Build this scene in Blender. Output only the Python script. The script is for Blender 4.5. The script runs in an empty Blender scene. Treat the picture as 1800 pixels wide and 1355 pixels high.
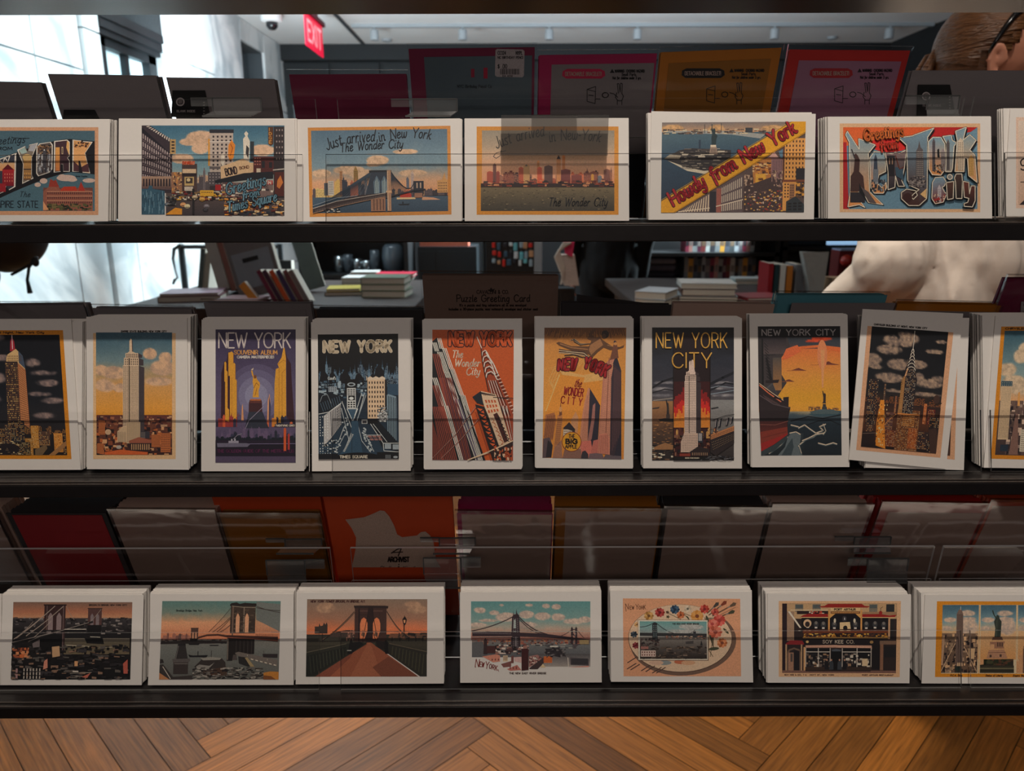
import bpy, bmesh, math, random
import numpy as np
from mathutils import Vector, Matrix

# ---------------------------------------------------------------- camera, world, lights, exposure
C = bpy.context.scene.collection
PX = 1300.0                      # focal length in pixels of the 1800x1355 frame
PITCH = math.radians(14.0)
ROLL = math.radians(-0.16)
EYE = Vector((0, 0, 1.35))
_r0 = Vector((1, 0, 0)); _u0 = Vector((0, math.sin(PITCH), math.cos(PITCH))); FWD = Vector((0, math.cos(PITCH), -math.sin(PITCH)))
RGT = _r0*math.cos(ROLL) + _u0*math.sin(ROLL); UPV = _u0*math.cos(ROLL) - _r0*math.sin(ROLL)

cam_d = bpy.data.cameras.new('camera'); cam = bpy.data.objects.new('camera', cam_d); C.objects.link(cam)
cam.matrix_world = Matrix(((RGT.x, UPV.x, -FWD.x, EYE.x), (RGT.y, UPV.y, -FWD.y, EYE.y), (RGT.z, UPV.z, -FWD.z, EYE.z), (0, 0, 0, 1)))
cam_d.sensor_width = 36; cam_d.lens = 36*PX/1800; cam_d.clip_start = 0.02
cam_d.dof.use_dof = True; cam_d.dof.focus_distance = 0.75; cam_d.dof.aperture_fstop = 9.0
bpy.context.scene.camera = cam

w = bpy.data.worlds.new('world'); bpy.context.scene.world = w; w.use_nodes = True
w.node_tree.nodes['Background'].inputs[0].default_value = (0.72, 0.74, 0.8, 1)
w.node_tree.nodes['Background'].inputs[1].default_value = 0.05

def lamp(name, kind, loc, target, power, color, size=0.1, sy=None, spot=None, blend=0.6, spread=None):
    d = bpy.data.lights.new(name, kind); d.energy = power; d.color = color
    if kind == 'AREA':
        d.size = size
        if spread: d.spread = math.radians(spread)
        if sy: d.shape = 'RECTANGLE'; d.size_y = sy
    else:
        d.shadow_soft_size = size
    if kind == 'SPOT': d.spot_size = math.radians(spot or 60); d.spot_blend = blend
    o = bpy.data.objects.new(name, d); C.objects.link(o); o.location = loc
    o.rotation_euler = (Vector(target)-Vector(loc)).to_track_quat('-Z', 'Y').to_euler()
    return o
lamp('ceiling_spot', 'SPOT', (0.05, -0.12, 3.1), (0.03, 0.95, 1.35), 104, (1.0, 0.90, 0.78), 0.022, spot=62, blend=0.7)
lamp('aisle_fill', 'AREA', (0.1, -1.1, 2.9), (0, 0.8, 1.1), 2.4, (1.0, 0.88, 0.78), 0.7)  # weak fill added in front of the rack
lamp('rear_card_fill', 'AREA', (0.0, -2.6, 2.45), (0, 0.8, 1.1), 12, (1.0, 0.84, 0.74), 1.8, 0.5)  # soft fill added behind the viewpoint to lift the rear cards
lamp('left_wall_fill', 'AREA', (0.1, 5.4, 3.1), (-2.8, 5.4, 0.9), 330, (0.74, 0.92, 1.0), 0.9, 5.0, spread=105)  # added unseen panel under the ceiling, stands in for daylight on the left wall
lamp('left_wall_fill_low', 'AREA', (-1.55, 4.6, 3.1), (-2.8, 4.9, 1.0), 75, (0.74, 0.92, 1.0), 0.8, 1.6)  # second added panel, brightens the lower part of the left wall
lamp('ceiling_wash', 'AREA', (1.2, 6.2, 2.2), (1.0, 8.6, 3.2), 60, (0.78, 0.9, 1.0), 2.5, 1.0)
lamp('ceiling_wash_left', 'AREA', (-2.2, 6.2, 1.9), (-2.2, 8.4, 3.2), 60, (0.78, 0.93, 1.0), 0.7, 1.0)
lamp('shop_light', 'SPOT', (0.0, 3.4, 3.15), (0.15, 3.3, 0.9), 20, (0.95, 0.97, 1.0), 0.15, spot=110)
lamp('shopper_light', 'SPOT', (1.3, 0.95, 3.15), (1.05, 1.7, 1.55), 50, (1.0, 0.9, 0.8), 0.1, spot=70)  # added spot, aimed to brighten the shopper's head and hair
lamp('floor_light', 'SPOT', (0.1, 2.0, 3.15), (0.0, 1.75, 0.0), 170, (1.0, 0.90, 0.76), 0.12, spot=62)
vs = bpy.context.scene.view_settings
vs.view_transform = 'Standard'; vs.look = 'None'; vs.gamma = 1.0; vs.use_curve_mapping = False; vs.exposure = 0.0

# ---------------------------------------------------------------- pixel to world helpers
def ray(u, v):
    return FWD + RGT*((u-900)/PX) - UPV*((v-677.5)/PX)
def at(u, v, d):                       # the point seen at pixel (u, v) at depth d
    return EYE + ray(u, v)*d
def hit(u, v, p0, n):                  # ... and on the plane through p0 with normal n
    d = ray(u, v); t = (p0-EYE).dot(n)/d.dot(n)
    return EYE + d*t

# ---------------------------------------------------------------- materials
def lin(c):
    c = c/255.0
    return c/12.92 if c <= 0.04045 else ((c+0.055)/1.055)**2.4
def rgb(c, g=1.0):
    k = [(lin(x)**(1.12 if g != 1.0 else 1))*g for x in c]; m = max(k)
    if m > 0.86: k = [x*0.86/m for x in k]
    return tuple(k) + (1,)
MATS = {}
def mat(name, col, rough=0.6, metal=0.0, var=0.08, scale=40.0, bump=0.0, spec=None, emit=None, coat=0.0, stretch=None):
    if name in MATS: return MATS[name]
    m = bpy.data.materials.new(name); m.use_nodes = True; nt = m.node_tree; n = nt.nodes; l = nt.links
    b = n['Principled BSDF']; b.inputs['Roughness'].default_value = rough; b.inputs['Metallic'].default_value = metal
    if spec is not None: b.inputs['Specular IOR Level'].default_value = spec
    if coat: b.inputs['Coat Weight'].default_value = coat; b.inputs['Coat Roughness'].default_value = 0.08
    tc = n.new('ShaderNodeTexCoord'); nz = n.new('ShaderNodeTexNoise'); nz.inputs['Scale'].default_value = scale; nz.inputs['Detail'].default_value = 5
    src = tc.outputs['Object']
    if stretch:
        mp = n.new('ShaderNodeMapping'); mp.inputs['Scale'].default_value = stretch; l.new(src, mp.inputs[0]); src = mp.outputs[0]
    l.new(src, nz.inputs['Vector'])
    mx = n.new('ShaderNodeMix'); mx.data_type = 'RGBA'
    c = rgb(col)
    mx.inputs[6].default_value = tuple(x*(1-var) for x in c[:3])+(1,); mx.inputs[7].default_value = tuple(min(1, x*(1+var)) for x in c[:3])+(1,)
    l.new(nz.outputs['Fac'], mx.inputs[0]); l.new(mx.outputs[2], b.inputs['Base Color'])
    if bump:
        bp = n.new('ShaderNodeBump'); bp.inputs['Strength'].default_value = bump; bp.inputs['Distance'].default_value = 0.01
        l.new(nz.outputs['Fac'], bp.inputs['Height']); l.new(bp.outputs[0], b.inputs['Normal'])
    if emit: b.inputs['Emission Color'].default_value = rgb(col); b.inputs['Emission Strength'].default_value = emit
    MATS[name] = m
    return m
def attr_mat(name, rough=0.55, grain=0.10, gscale=900.0, coat=0.0):
    m = bpy.data.materials.new(name); m.use_nodes = True; nt = m.node_tree; n = nt.nodes; l = nt.links
    b = n['Principled BSDF']; b.inputs['Roughness'].default_value = rough
    if coat: b.inputs['Coat Weight'].default_value = coat; b.inputs['Coat Roughness'].default_value = 0.15
    a = n.new('ShaderNodeVertexColor'); a.layer_name = 'Col'
    tc = n.new('ShaderNodeTexCoord'); nz = n.new('ShaderNodeTexNoise'); nz.inputs['Scale'].default_value = gscale; nz.inputs['Detail'].default_value = 3
    l.new(tc.outputs['Object'], nz.inputs['Vector'])
    mr = n.new('ShaderNodeMapRange'); mr.inputs[1].default_value = 0.3; mr.inputs[2].default_value = 0.7
    mr.inputs[3].default_value = 1-grain*1.6; mr.inputs[4].default_value = 1+grain
    l.new(nz.outputs['Fac'], mr.inputs[0])
    mx = n.new('ShaderNodeVectorMath'); mx.operation = 'SCALE'; l.new(a.outputs[0], mx.inputs[0]); l.new(mr.outputs[0], mx.inputs['Scale'])
    l.new(mx.outputs[0], b.inputs['Base Color'])
    MATS[name] = m
    return m
PRINT = attr_mat('printed_ink')
def clear_mat(name, tint=(0.96, 0.97, 0.97), refl=0.5, bump=0.0, bscale=30.0, veil=0.0, rough=0.03):
    m = bpy.data.materials.new(name); m.use_nodes = True; nt = m.node_tree; n = nt.nodes; l = nt.links
    n.remove(n['Principled BSDF']); out = n['Material Output']
    tr = n.new('ShaderNodeBsdfTransparent'); tr.inputs[0].default_value = tint+(1,)
    gl = n.new('ShaderNodeBsdfGlossy'); gl.inputs['Roughness'].default_value = rough
    fr = n.new('ShaderNodeFresnel'); fr.inputs['IOR'].default_value = 1.45
    mul = n.new('ShaderNodeMath'); mul.operation = 'MULTIPLY'; mul.inputs[1].default_value = refl
    l.new(fr.outputs[0], mul.inputs[0])
    mx = n.new('ShaderNodeMixShader'); l.new(mul.outputs[0], mx.inputs[0]); l.new(tr.outputs[0], mx.inputs[1]); l.new(gl.outputs[0], mx.inputs[2])
    last = mx
    if bump:
        tc = n.new('ShaderNodeTexCoord'); nz = n.new('ShaderNodeTexNoise'); nz.inputs['Scale'].default_value = bscale; nz.inputs['Distortion'].default_value = 1.5
        l.new(tc.outputs['Object'], nz.inputs['Vector']); bp = n.new('ShaderNodeBump'); bp.inputs['Strength'].default_value = bump; bp.inputs['Distance'].default_value = 0.004
        l.new(nz.outputs['Fac'], bp.inputs['Height']); l.new(bp.outputs[0], gl.inputs['Normal']); l.new(bp.outputs[0], fr.inputs['Normal'])
    if veil:
        df = n.new('ShaderNodeBsdfDiffuse'); df.inputs[0].default_value = (0.8, 0.8, 0.8, 1)
        m2 = n.new('ShaderNodeMixShader'); m2.inputs[0].default_value = veil
        l.new(mx.outputs[0], m2.inputs[1]); l.new(df.outputs[0], m2.inputs[2]); last = m2
    l.new(last.outputs[0], out.inputs[0])
    MATS[name] = m
    return m
ACR = clear_mat('clear_acrylic', (0.994, 0.995, 0.995), 0.22)
EDGE = clear_mat('acrylic_cut_edge', (0.10, 0.10, 0.11), 1.0, veil=0.10, rough=0.2)
EDGE2 = clear_mat('acrylic_edge_painted_glint', (0.3, 0.3, 0.3), 1.0, veil=0.9, rough=0.2)  # white veil paints in the light refracted along the panel edges
SLV = clear_mat('cellophane_sleeve', (0.96, 0.96, 0.96), 0.5, bump=0.35, bscale=9, rough=0.12)
FILM = clear_mat('clear_tag_plastic', (0.86, 0.87, 0.88), 0.7, veil=0.05, rough=0.06)
CARD = mat('white_card_stock', (232, 226, 220), 0.65, var=0.03, scale=300)
DARK = mat('black_lacquered_shelf', (24, 20, 20), 0.32, var=0.25, scale=60, bump=0.02)
RAILM = mat('glossy_rail_painted_highlight', (92, 84, 80), 0.3, metal=0.5, var=0.35, scale=300, bump=0.06)  # base colour lightened to paint in specular lines along the rails

# ---------------------------------------------------------------- object helpers
def props(o, label=None, cat=None, group=None, kind=None):
    if label: o['label'] = label
    if cat: o['category'] = cat
    if group: o['group'] = group
    if kind: o['kind'] = kind
    return o
def empty(name, loc, label=None, cat=None, group=None, rotz=0):
    o = bpy.data.objects.new(name, None); C.objects.link(o); o.location = loc; o.rotation_euler = (0, 0, rotz)
    o.empty_display_size = 0.05
    return props(o, label, cat, group)
class MB:                                # collects shapes into one mesh
    def __init__(s): s.v = []; s.f = []; s.m = []; s.sm = False
    def add(s, vs_, fs, mi=0):
        b = len(s.v); s.v += [tuple(p) for p in vs_]; s.f += [tuple(b+i for i in f) for f in fs]; s.m += [mi]*len(fs)
    def box(s, x0, y0, z0, x1, y1, z1, mi=0):
        s.add([(x0,y0,z0),(x1,y0,z0),(x1,y1,z0),(x0,y1,z0),(x0,y0,z1),(x1,y0,z1),(x1,y1,z1),(x0,y1,z1)],
              [(0,3,2,1),(4,5,6,7),(0,1,5,4),(1,2,6,5),(2,3,7,6),(3,0,4,7)], mi)
    def slab(s, quad, n, t, mi=0, mside=None):   # quad of points (counter-clockwise from the front) pushed back by t along n
        a = [Vector(p) for p in quad]; b = [p+n*t for p in a]
        s.add(a+b, [(0,1,2,3),(7,6,5,4)], mi)
        s.add(a+b, [(0,4,5,1),(1,5,6,2),(2,6,7,3),(3,7,4,0)], mi if mside is None else mside)
    def tube(s, pts, r, seg=10, mi=0):
        pts = [Vector(p) for p in pts]; rs = r if isinstance(r, (list, tuple)) else [r]*len(pts); rings = []
        for i, p in enumerate(pts):
            d = (pts[min(i+1, len(pts)-1)]-pts[max(i-1, 0)]).normalized()
            a = d.cross(Vector((0, 0, 1)));  a = a.normalized() if a.length > 1e-3 else Vector((1, 0, 0)); b = d.cross(a)
            rings.append([p+(a*math.cos(2*math.pi*k/seg)+b*math.sin(2*math.pi*k/seg))*rs[i] for k in range(seg)])
        vv = [q for rg in rings for q in rg]; ff = []
        for i in range(len(pts)-1):
            for k in range(seg): ff.append((i*seg+k, i*seg+(k+1)%seg, (i+1)*seg+(k+1)%seg, (i+1)*seg+k))
        ff.append(tuple(range(seg))[::-1]); ff.append(tuple((len(pts)-1)*seg+k for k in range(seg)))
        s.add(vv, ff, mi)
    def lathe(s, c, prof, seg=20, mi=0, ax=2):
        vv = []; ff = []; n = len(prof)
        for (r, h) in prof:
            for k in range(seg):
                a = 2*math.pi*k/seg; p = [r*math.cos(a), r*math.sin(a), h]
                if ax == 1: p = [p[0], p[2], p[1]]
                vv.append((c[0]+p[0], c[1]+p[1], c[2]+p[2]))
        for i in range(n-1):
            for k in range(seg): ff.append((i*seg+k, i*seg+(k+1)%seg, (i+1)*seg+(k+1)%seg, (i+1)*seg+k))
        ff.append(tuple(range(seg))[::-1]); ff.append(tuple((n-1)*seg+k for k in range(seg)))
        s.add(vv, ff, mi)
    def ball(s, c, rx, ry=None, rz=None, seg=16, rings=10, mi=0):
        ry = ry or rx; rz = rz or rx
        prof = [(math.sin(math.pi*i/rings), -math.cos(math.pi*i/rings)) for i in range(rings+1)]
        prof[0] = (0.02, -1); prof[-1] = (0.02, 1)
        t = MB(); t.lathe((0, 0, 0), prof, seg)
        s.add([(c[0]+p[0]*rx, c[1]+p[1]*ry, c[2]+p[2]*rz) for p in t.v], t.f, mi)
    def build(s, name, mats, parent=None, smooth=False, origin=None, bevel=0):
        me = bpy.data.meshes.new(name); org = Vector(origin) if origin is not None else Vector((0, 0, 0))
        me.from_pydata([tuple(Vector(p)-org) for p in s.v], [], s.f)
        for m in (mats if isinstance(mats, (list, tuple)) else [mats]): me.materials.append(m)
        me.polygons.foreach_set('material_index', s.m)
        me.polygons.foreach_set('use_smooth', [bool(smooth)]*len(s.f)); me.update()
        o = bpy.data.objects.new(name, me); C.objects.link(o); o.location = org
        if parent is not None:
            o.parent = parent; o.location = org - (parent.location if parent.parent is None else parent.matrix_basis.translation + parent.parent.location)
        if bevel:
            bv = o.modifiers.new('bevel', 'BEVEL'); bv.width = bevel; bv.segments = 2; bv.limit_method = 'ANGLE'
        return o
def struct(o): o['kind'] = 'structure'; return o

# ---------------------------------------------------------------- noise
def vnoise(x, y, seed=0, oct=4):
    x = np.asarray(x, float); y = np.asarray(y, float); r = np.zeros(np.broadcast(x, y).shape); a = 1.0; tot = 0
    for o in range(oct):
        xi = np.floor(x).astype(int); yi = np.floor(y).astype(int); fx = x-xi; fy = y-yi
        fx = fx*fx*(3-2*fx); fy = fy*fy*(3-2*fy)
        def h(i, j):
            n = (i*374761393 + j*668265263 + seed*974634777 + o*362437) & 0x7fffffff
            n = ((n ^ (n >> 13))*1274126177) & 0x7fffffff
            return ((n ^ (n >> 16)) & 0xffff)/65535.0
        r += a*((h(xi, yi)*(1-fx)+h(xi+1, yi)*fx)*(1-fy)+(h(xi, yi+1)*(1-fx)+h(xi+1, yi+1)*fx)*fy)
        tot += a; a *= 0.5; x = x*2.03+7.1; y = y*2.03+3.7
    return r/tot

# ---------------------------------------------------------------- stroke lettering (cap height 10, x height 6)
GL = {
'A':(8,'0,0 4,10 8,0;1.4,3.5 6.6,3.5'),'B':(7,'0,0 0,10 4,10 6,9 6,7 4.5,5.4 0,5.4;4.5,5.4 7,4.4 7,1.4 5,0 0,0'),
'C':(8,'~8,8 6.5,9.6 4.5,10 2,9.2 0.3,7 0,5 0.3,3 2,0.8 4.5,0 6.5,0.4 8,2'),'D':(7.5,'0,0 0,10 3.5,10 6.3,8.6 7.5,5 6.3,1.4 3.5,0 0,0'),
'E':(6,'6,10 0,10 0,0 6,0;0,5.2 5,5.2'),'F':(6,'6,10 0,10 0,0;0,5.2 5,5.2'),
'G':(8.5,'~8,8 6.5,9.6 4.5,10 2,9.2 0.3,7 0,5 0.3,3 2,0.8 4.5,0 6.8,0.5 8.4,2.4;8.4,2.4 8.4,4.8 5,4.8'),
'H':(7,'0,0 0,10;7,0 7,10;0,5 7,5'),'I':(0.5,'0.2,0 0.2,10'),'J':(5,'5,10 5,2.4 3.6,0.2 1.6,0 0,1.6'),
'K':(7,'0,0 0,10;6.8,10 0,3.8;2.4,6 7,0'),'L':(5.6,'0,10 0,0 5.6,0'),'M':(9,'0,0 0.6,10 4.5,2.6 8.4,10 9,0'),
'N':(7.5,'0,0 0,10 7.5,0 7.5,10'),'O':(9,'~0,5 0.4,7.4 2,9.3 4.5,10 7,9.3 8.6,7.4 9,5 8.6,2.6 7,0.7 4.5,0 2,0.7 0.4,2.6 0,5'),
'P':(6.5,'0,0 0,10 4,10 6.5,8.8 6.5,6 4,4.8 0,4.8'),'Q':(9,'~0,5 0.4,7.4 2,9.3 4.5,10 7,9.3 8.6,7.4 9,5 8.6,2.6 7,0.7 4.5,0 2,0.7 0.4,2.6 0,5;5.5,2.5 8.6,-0.6'),
'R':(6.8,'0,0 0,10 4,10 6.5,8.8 6.5,6.2 4,5 0,5;3.4,5 6.8,0'),
'S':(6,'~6,8.4 4.6,9.8 2.6,10 0.6,9 0.4,7 1.8,5.6 4.4,4.6 6,3 5.6,1 3.6,0 1.6,0.2 0,1.8'),
'T':(7,'0,10 7,10;3.5,10 3.5,0'),'U':(7,'0,10 0,3 1.4,0.6 3.5,0 5.6,0.6 7,3 7,10'),'V':(8,'0,10 4,0 8,10'),
'W':(11,'0,10 3,0 5.5,8.5 8,0 11,10'),'X':(7,'0,0 7,10;0,10 7,0'),'Y':(7.5,'0,10 3.75,4.6 7.5,10;3.75,4.6 3.75,0'),'Z':(7,'0,10 7,10 0,0 7,0'),
'a':(5,'~4.6,5.6 2.8,6.1 0.8,5 0,2.8 0.7,0.6 2.2,0 3.8,1.2 4.6,3.4;4.7,6 4.5,2 4.8,0.5 5.8,0.6'),
'b':(5,'0.3,10 0.2,0;~0.2,3.5 1.4,5.6 3.2,6 4.8,4.6 4.8,1.8 3.4,0.1 1.4,0.2 0.2,1.6'),
'c':(4.4,'~4.4,5 3,6 1.2,5.4 0,3.2 0.5,1 2.2,0 4,0.6 4.8,1.5'),
'd':(5,'~4.5,5 2.8,6 0.9,5 0,2.8 0.7,0.6 2.2,0 3.8,1.2 4.5,3;5.2,10.5 4.5,2 4.9,0.4 5.8,0.6'),
'e':(4.4,'~0.4,2.8 3,3.4 4.3,4.6 3.4,6 1.7,5.8 0.2,3.8 0.3,1.4 1.7,0 3.6,0.3 5,1.6'),
'f':(3.4,'~4.4,9 3.4,10 2,9 1.6,6 1.2,-3;0,5.6 3.8,5.6'),
'g':(5,'~4.5,5.2 2.8,6 0.9,5 0,3 0.7,0.8 2.2,0.3 3.8,1.4 4.5,3.4;~4.7,6 4.3,1 3.8,-2 2,-3.2 0.2,-2.2'),
'h':(5,'0.6,10 0,0;~0.3,3.4 1.8,5.7 3.5,5.8 4.2,4 4.1,1 4.7,0.2 5.6,0.8'),
'i':(1.2,'0.3,6 0.2,1 0.8,0.1 1.6,0.6;0.6,8.3 0.8,8.9'),'j':(1.6,'~1,6 0.8,-1.6 -0.6,-3 -1.8,-2;1.2,8.3 1.4,8.9'),
'k':(4.8,'0.6,10 0,0;4.2,5.8 0.4,2.8;1.4,3.6 3,1.4 4,0.1 5.2,0.5'),'l':(1.2,'0.8,10 0.2,1.4 0.8,0.1 1.6,0.6'),
'm':(8,'0.2,6 0,0;~0.2,3.6 1.4,5.6 2.8,5.8 3.5,4.4 3.4,0;~3.5,3.6 4.8,5.6 6.3,5.8 7,4.4 6.9,1 7.4,0.1 8.4,0.6'),
'n':(5,'0.2,6 0,0;~0.2,3.6 1.6,5.6 3.2,5.8 4,4.4 3.9,1 4.5,0.1 5.5,0.6'),
'o':(4.8,'~0,3 0.7,5.2 2.4,6 4.1,5.2 4.8,3 4.1,0.8 2.4,0 0.7,0.8 0,3'),
'p':(5,'0.6,6 -0.4,-3.4;~0.3,3.6 1.6,5.6 3.2,6 4.7,4.6 4.6,1.9 3.2,0.2 1.5,0.3 0.1,1.5'),
'q':(5,'~4.5,5.2 2.8,6 0.9,5 0,3 0.7,0.8 2.2,0.2 3.8,1.4 4.5,3.4;4.7,6 4.2,-3.4 5.6,-2'),
'r':(3.6,'0.2,6 0,0;~0.1,3.2 1.2,5.2 2.6,6 3.8,5.4'),
's':(3.8,'~3.6,5.2 2.2,6 0.6,5.2 0.8,3.8 2.8,2.6 3.6,1.2 2.4,0 0.6,0.2 -0.2,1'),
't':(3,'1.7,9 1,1.4 1.8,0.1 3.2,0.8;-0.4,6.2 3.6,6.6'),
'u':(5,'~0.2,6 0,1.6 1.2,0 2.8,0.4 4.2,3;4.6,6 4.3,1.2 4.8,0.1 5.8,0.7'),'v':(4.4,'0,6 1.8,0 4.4,6'),
'w':(7.2,'~0.2,6 0.2,1.4 1.6,0 3.2,1.4 3.6,5.4;~3.6,3 4,0.8 5.2,0 6.8,2 7,6'),'x':(4.4,'0,0 4.4,6;0,6 4.4,0'),
'y':(5,'~0.2,6 0,2.2 1.2,0.6 2.8,1 4.2,3;~4.7,6 4.3,1 3.6,-2 1.8,-3.2 0,-2.2'),'z':(4,'0,6 4,6 0,0 4,0'),
'.':(1,'0.2,0 0.4,0.6'),',':(1,'0.6,0.6 0,-1.6'),"'":(1,'0.4,10 0.2,8'),'&':(6,'6,0 1,7.5 1.6,10 3.6,9.4 3.4,7 0.2,3 1,0.3 3.4,0 6,4'),
'-':(3,'0,4 3,4'),'$':(6,'6,8 3,9 0.5,7.5 1,5.6 5,4.4 6,2.4 3.4,0.8 0,2;3,10.4 3,-0.8'),'!':(1,'0.4,10 0.4,3;0.4,0.8 0.4,0'),
'0':(6,'~0,5 0.6,9 3,10 5.4,9 6,5 5.4,1 3,0 0.6,1 0,5'),'1':(3,'0.4,8 2,10 2,0'),'2':(6,'0.2,7.6 1.4,10 4.6,10 5.8,7.6 0,0 6,0'),
'3':(6,'0.2,9 2,10 5.6,8.8 5,6 2.4,5.2 5.6,4 5.6,1 2.6,0 0,1.2'),'4':(6,'4.6,0 4.6,10 0,3 6,3'),'5':(6,'5.4,10 1,10 0.6,5.6 4.4,6 6,3.4 4.6,0.4 0,0.6'),
'7':(6,'0,10 6,10 2.4,0'),'8':(6,'~3,5.4 0.8,7.4 3,10 5.2,7.4 3,5.4 0.2,2.6 3,0 5.8,2.6 3,5.4'),
}
def glyph(ch):
    if ch not in GL: return (4.5, [])
    wd, s = GL[ch]; out = []
    for st in s.split(';'):
        sm = st.startswith('~'); st = st.lstrip('~')
        p = [tuple(float(a) for a in q.split(',')) for q in st.split()]
        if sm and len(p) > 2:
            q = []
            closed = p[0] == p[-1]
            for i in range(len(p)-1):
                p0 = p[i-1] if i else (p[-2] if closed else p[0]); p3 = p[i+2] if i+2 < len(p) else (p[1] if closed else p[-1])
                for t in (0, 0.5):
                    q.append(tuple(0.5*((2*p[i][k])+(-p0[k]+p[i+1][k])*t+(2*p0[k]-5*p[i][k]+4*p[i+1][k]-p3[k])*t*t+(-p0[k]+3*p[i][k]-3*p[i+1][k]+p3[k])*t**3) for k in (0, 1)))
            q.append(p[-1]); p = q
        out.append(p)
    return (wd, out)

# ---------------------------------------------------------------- Art: a picture printed on a flat face, drawn as thin ink shapes
class Art:
    STEP = 1.1e-5
    def __init__(s, p0, n, frame, src, quad=None, gain=1.65):
        s.p0 = p0; s.n = n; s.ox, s.oy, s.sc = frame; s.src = src; s.gain = gain
        x0, y0, x1, y1 = src
        s.quad = quad or ((x0, y0), (x1, y0), (x1, y1), (x0, y1)); s.cell = max((x1-x0), (y1-y0))/260.0
        s.lay = np.zeros((int((y1-y0)/s.cell)+2, int((x1-x0)/s.cell)+2), int)
        s.v = []; s.f = []; s.c = []; s.rnd = random.Random(7)
    def px(s, x, y):
        x0, y0, x1, y1 = s.src; a = (x-x0)/(x1-x0); b = (y-y0)/(y1-y0); q = s.quad
        u = (q[0][0]*(1-a)+q[1][0]*a)*(1-b)+(q[3][0]*(1-a)+q[2][0]*a)*b; v = (q[0][1]*(1-a)+q[1][1]*a)*(1-b)+(q[3][1]*(1-a)+q[2][1]*a)*b
        return s.ox+u/s.sc, s.oy+v/s.sc
    def layer(s, pts, n=1):
        x0, y0, x1, y1 = s.src
        xs = [p[0] for p in pts]; ys = [p[1] for p in pts]
        a = max(0, int((min(xs)-x0)/s.cell)); b = min(s.lay.shape[1], int((max(xs)-x0)/s.cell)+1)
        c = max(0, int((min(ys)-y0)/s.cell)); d = min(s.lay.shape[0], int((max(ys)-y0)/s.cell)+1)
        if b <= a: a, b = max(0, b-1), b+1
        if d <= c: c, d = max(0, d-1), d+1
        sl = s.lay[c:d, a:b]
        L = (int(sl.max()) if sl.size else 0)+1; s.lay[c:d, a:b] = L
        return L
    def raw(s, pts, col, L):
        x0, y0, x1, y1 = s.src; b = len(s.v); cs = []
        pts = [(min(x1, max(x0, x)), min(y1, max(y0, y))) for x, y in pts]
        if len(set(pts)) < 3: return
        for (x, y) in pts:
            u, v = s.px(x, y); p = hit(u, v, s.p0, s.n)
            s.v.append(p - s.n*(L*s.STEP+6e-5))
        s.f.append(tuple(range(b, b+len(pts))))
        for i, (x, y) in enumerate(pts):
            k = col(x, y) if callable(col) else (col[i] if isinstance(col[0], (tuple, list)) else col)
            s.c += list(rgb(k, s.gain))
    def P(s, pts, col): s.raw(pts, col, s.layer(pts))
    def R(s, x0, y0, x1, y1, col): s.P([(x0, y0), (x1, y0), (x1, y1), (x0, y1)], col)
    def G(s, x0, y0, x1, y1, ct, cb): s.P([(x0, y0), (x1, y0), (x1, y1), (x0, y1)], [ct, ct, cb, cb])
    def E(s, cx, cy, rx, ry, col, seg=28, rot=0):
        ca, sa = math.cos(rot), math.sin(rot)
        s.P([(cx+rx*math.cos(t)*ca-ry*math.sin(t)*sa, cy+rx*math.cos(t)*sa+ry*math.sin(t)*ca) for t in [2*math.pi*k/seg for k in range(seg)]], col)
    def field(s, x0, y0, x1, y1, fn, step=9.0):
        nx = max(2, int((x1-x0)/step)); ny = max(2, int((y1-y0)/step)); L = s.layer([(x0, y0), (x1, y1)])
        X, Y = np.meshgrid(np.linspace(x0, x1, nx+1), np.linspace(y0, y1, ny+1)); col = fn(X, Y)
        col = np.clip(np.stack([np.broadcast_to(c, X.shape) for c in col], -1), 0, 255)/255.0
        col = np.clip(np.where(col <= 0.04045, col/12.92, ((col+0.055)/1.055)**2.4)**1.12*s.gain, 0, 9); col = col*np.minimum(1, 0.86/np.maximum(col.max(-1, keepdims=True), 1e-6))
        b = len(s.v)
        for j in range(ny+1):
            for i in range(nx+1):
                u, v = s.px(X[j, i], Y[j, i]); s.v.append(hit(u, v, s.p0, s.n) - s.n*(L*s.STEP+6e-5))
        for j in range(ny):
            for i in range(nx):
                a = j*(nx+1)+i; q = (a, a+1, a+nx+2, a+nx+1); s.f.append(tuple(b+k for k in q))
                for k in q: s.c += [*col[k//(nx+1), k % (nx+1)], 1.0]
    def sky(s, x0, y0, x1, y1, stops, clouds=(), ccol=(220, 195, 170), shade=None, seed=1, nf=0.02, nz=0.5, step=9.0, cov=None, streak=1.0, soft=0.25):
        ts = [t for t, c in stops]
        def fn(X, Y):
            t = (Y-y0)/(y1-y0); n = vnoise(X*nf/streak, Y*nf, seed, 5); n2 = vnoise(X*nf*3/streak, Y*nf*3, seed+9, 3)
            base = [np.interp(t+(n-0.5)*0.10, ts, [c[k] for _, c in stops]) for k in range(3)]
            m = np.zeros(X.shape)
            for (cx, cy, rx, ry) in clouds: m = np.maximum(m, 1.0-np.sqrt(((X-cx)/rx)**2+((Y-cy)/ry)**2))
            m = m*1.6+(n-0.5)*nz*3*np.clip(m*2.5+0.1, 0, 1) if clouds else m
            if cov is not None: m = np.maximum(m, (n-0.5)*4+cov)
            a = np.clip(m/soft, 0, 1); a = a*a*(3-2*a); sh = shade or tuple(x*0.72 for x in ccol)
            lit = np.clip(0.6+(n2-0.5)*1.2, 0, 1)
            return [base[k]*(1-a)+(ccol[k]*lit+sh[k]*(1-lit))*a + (n2-0.5)*5 for k in range(3)]
        s.field(x0, y0, x1, y1, fn, step)
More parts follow.
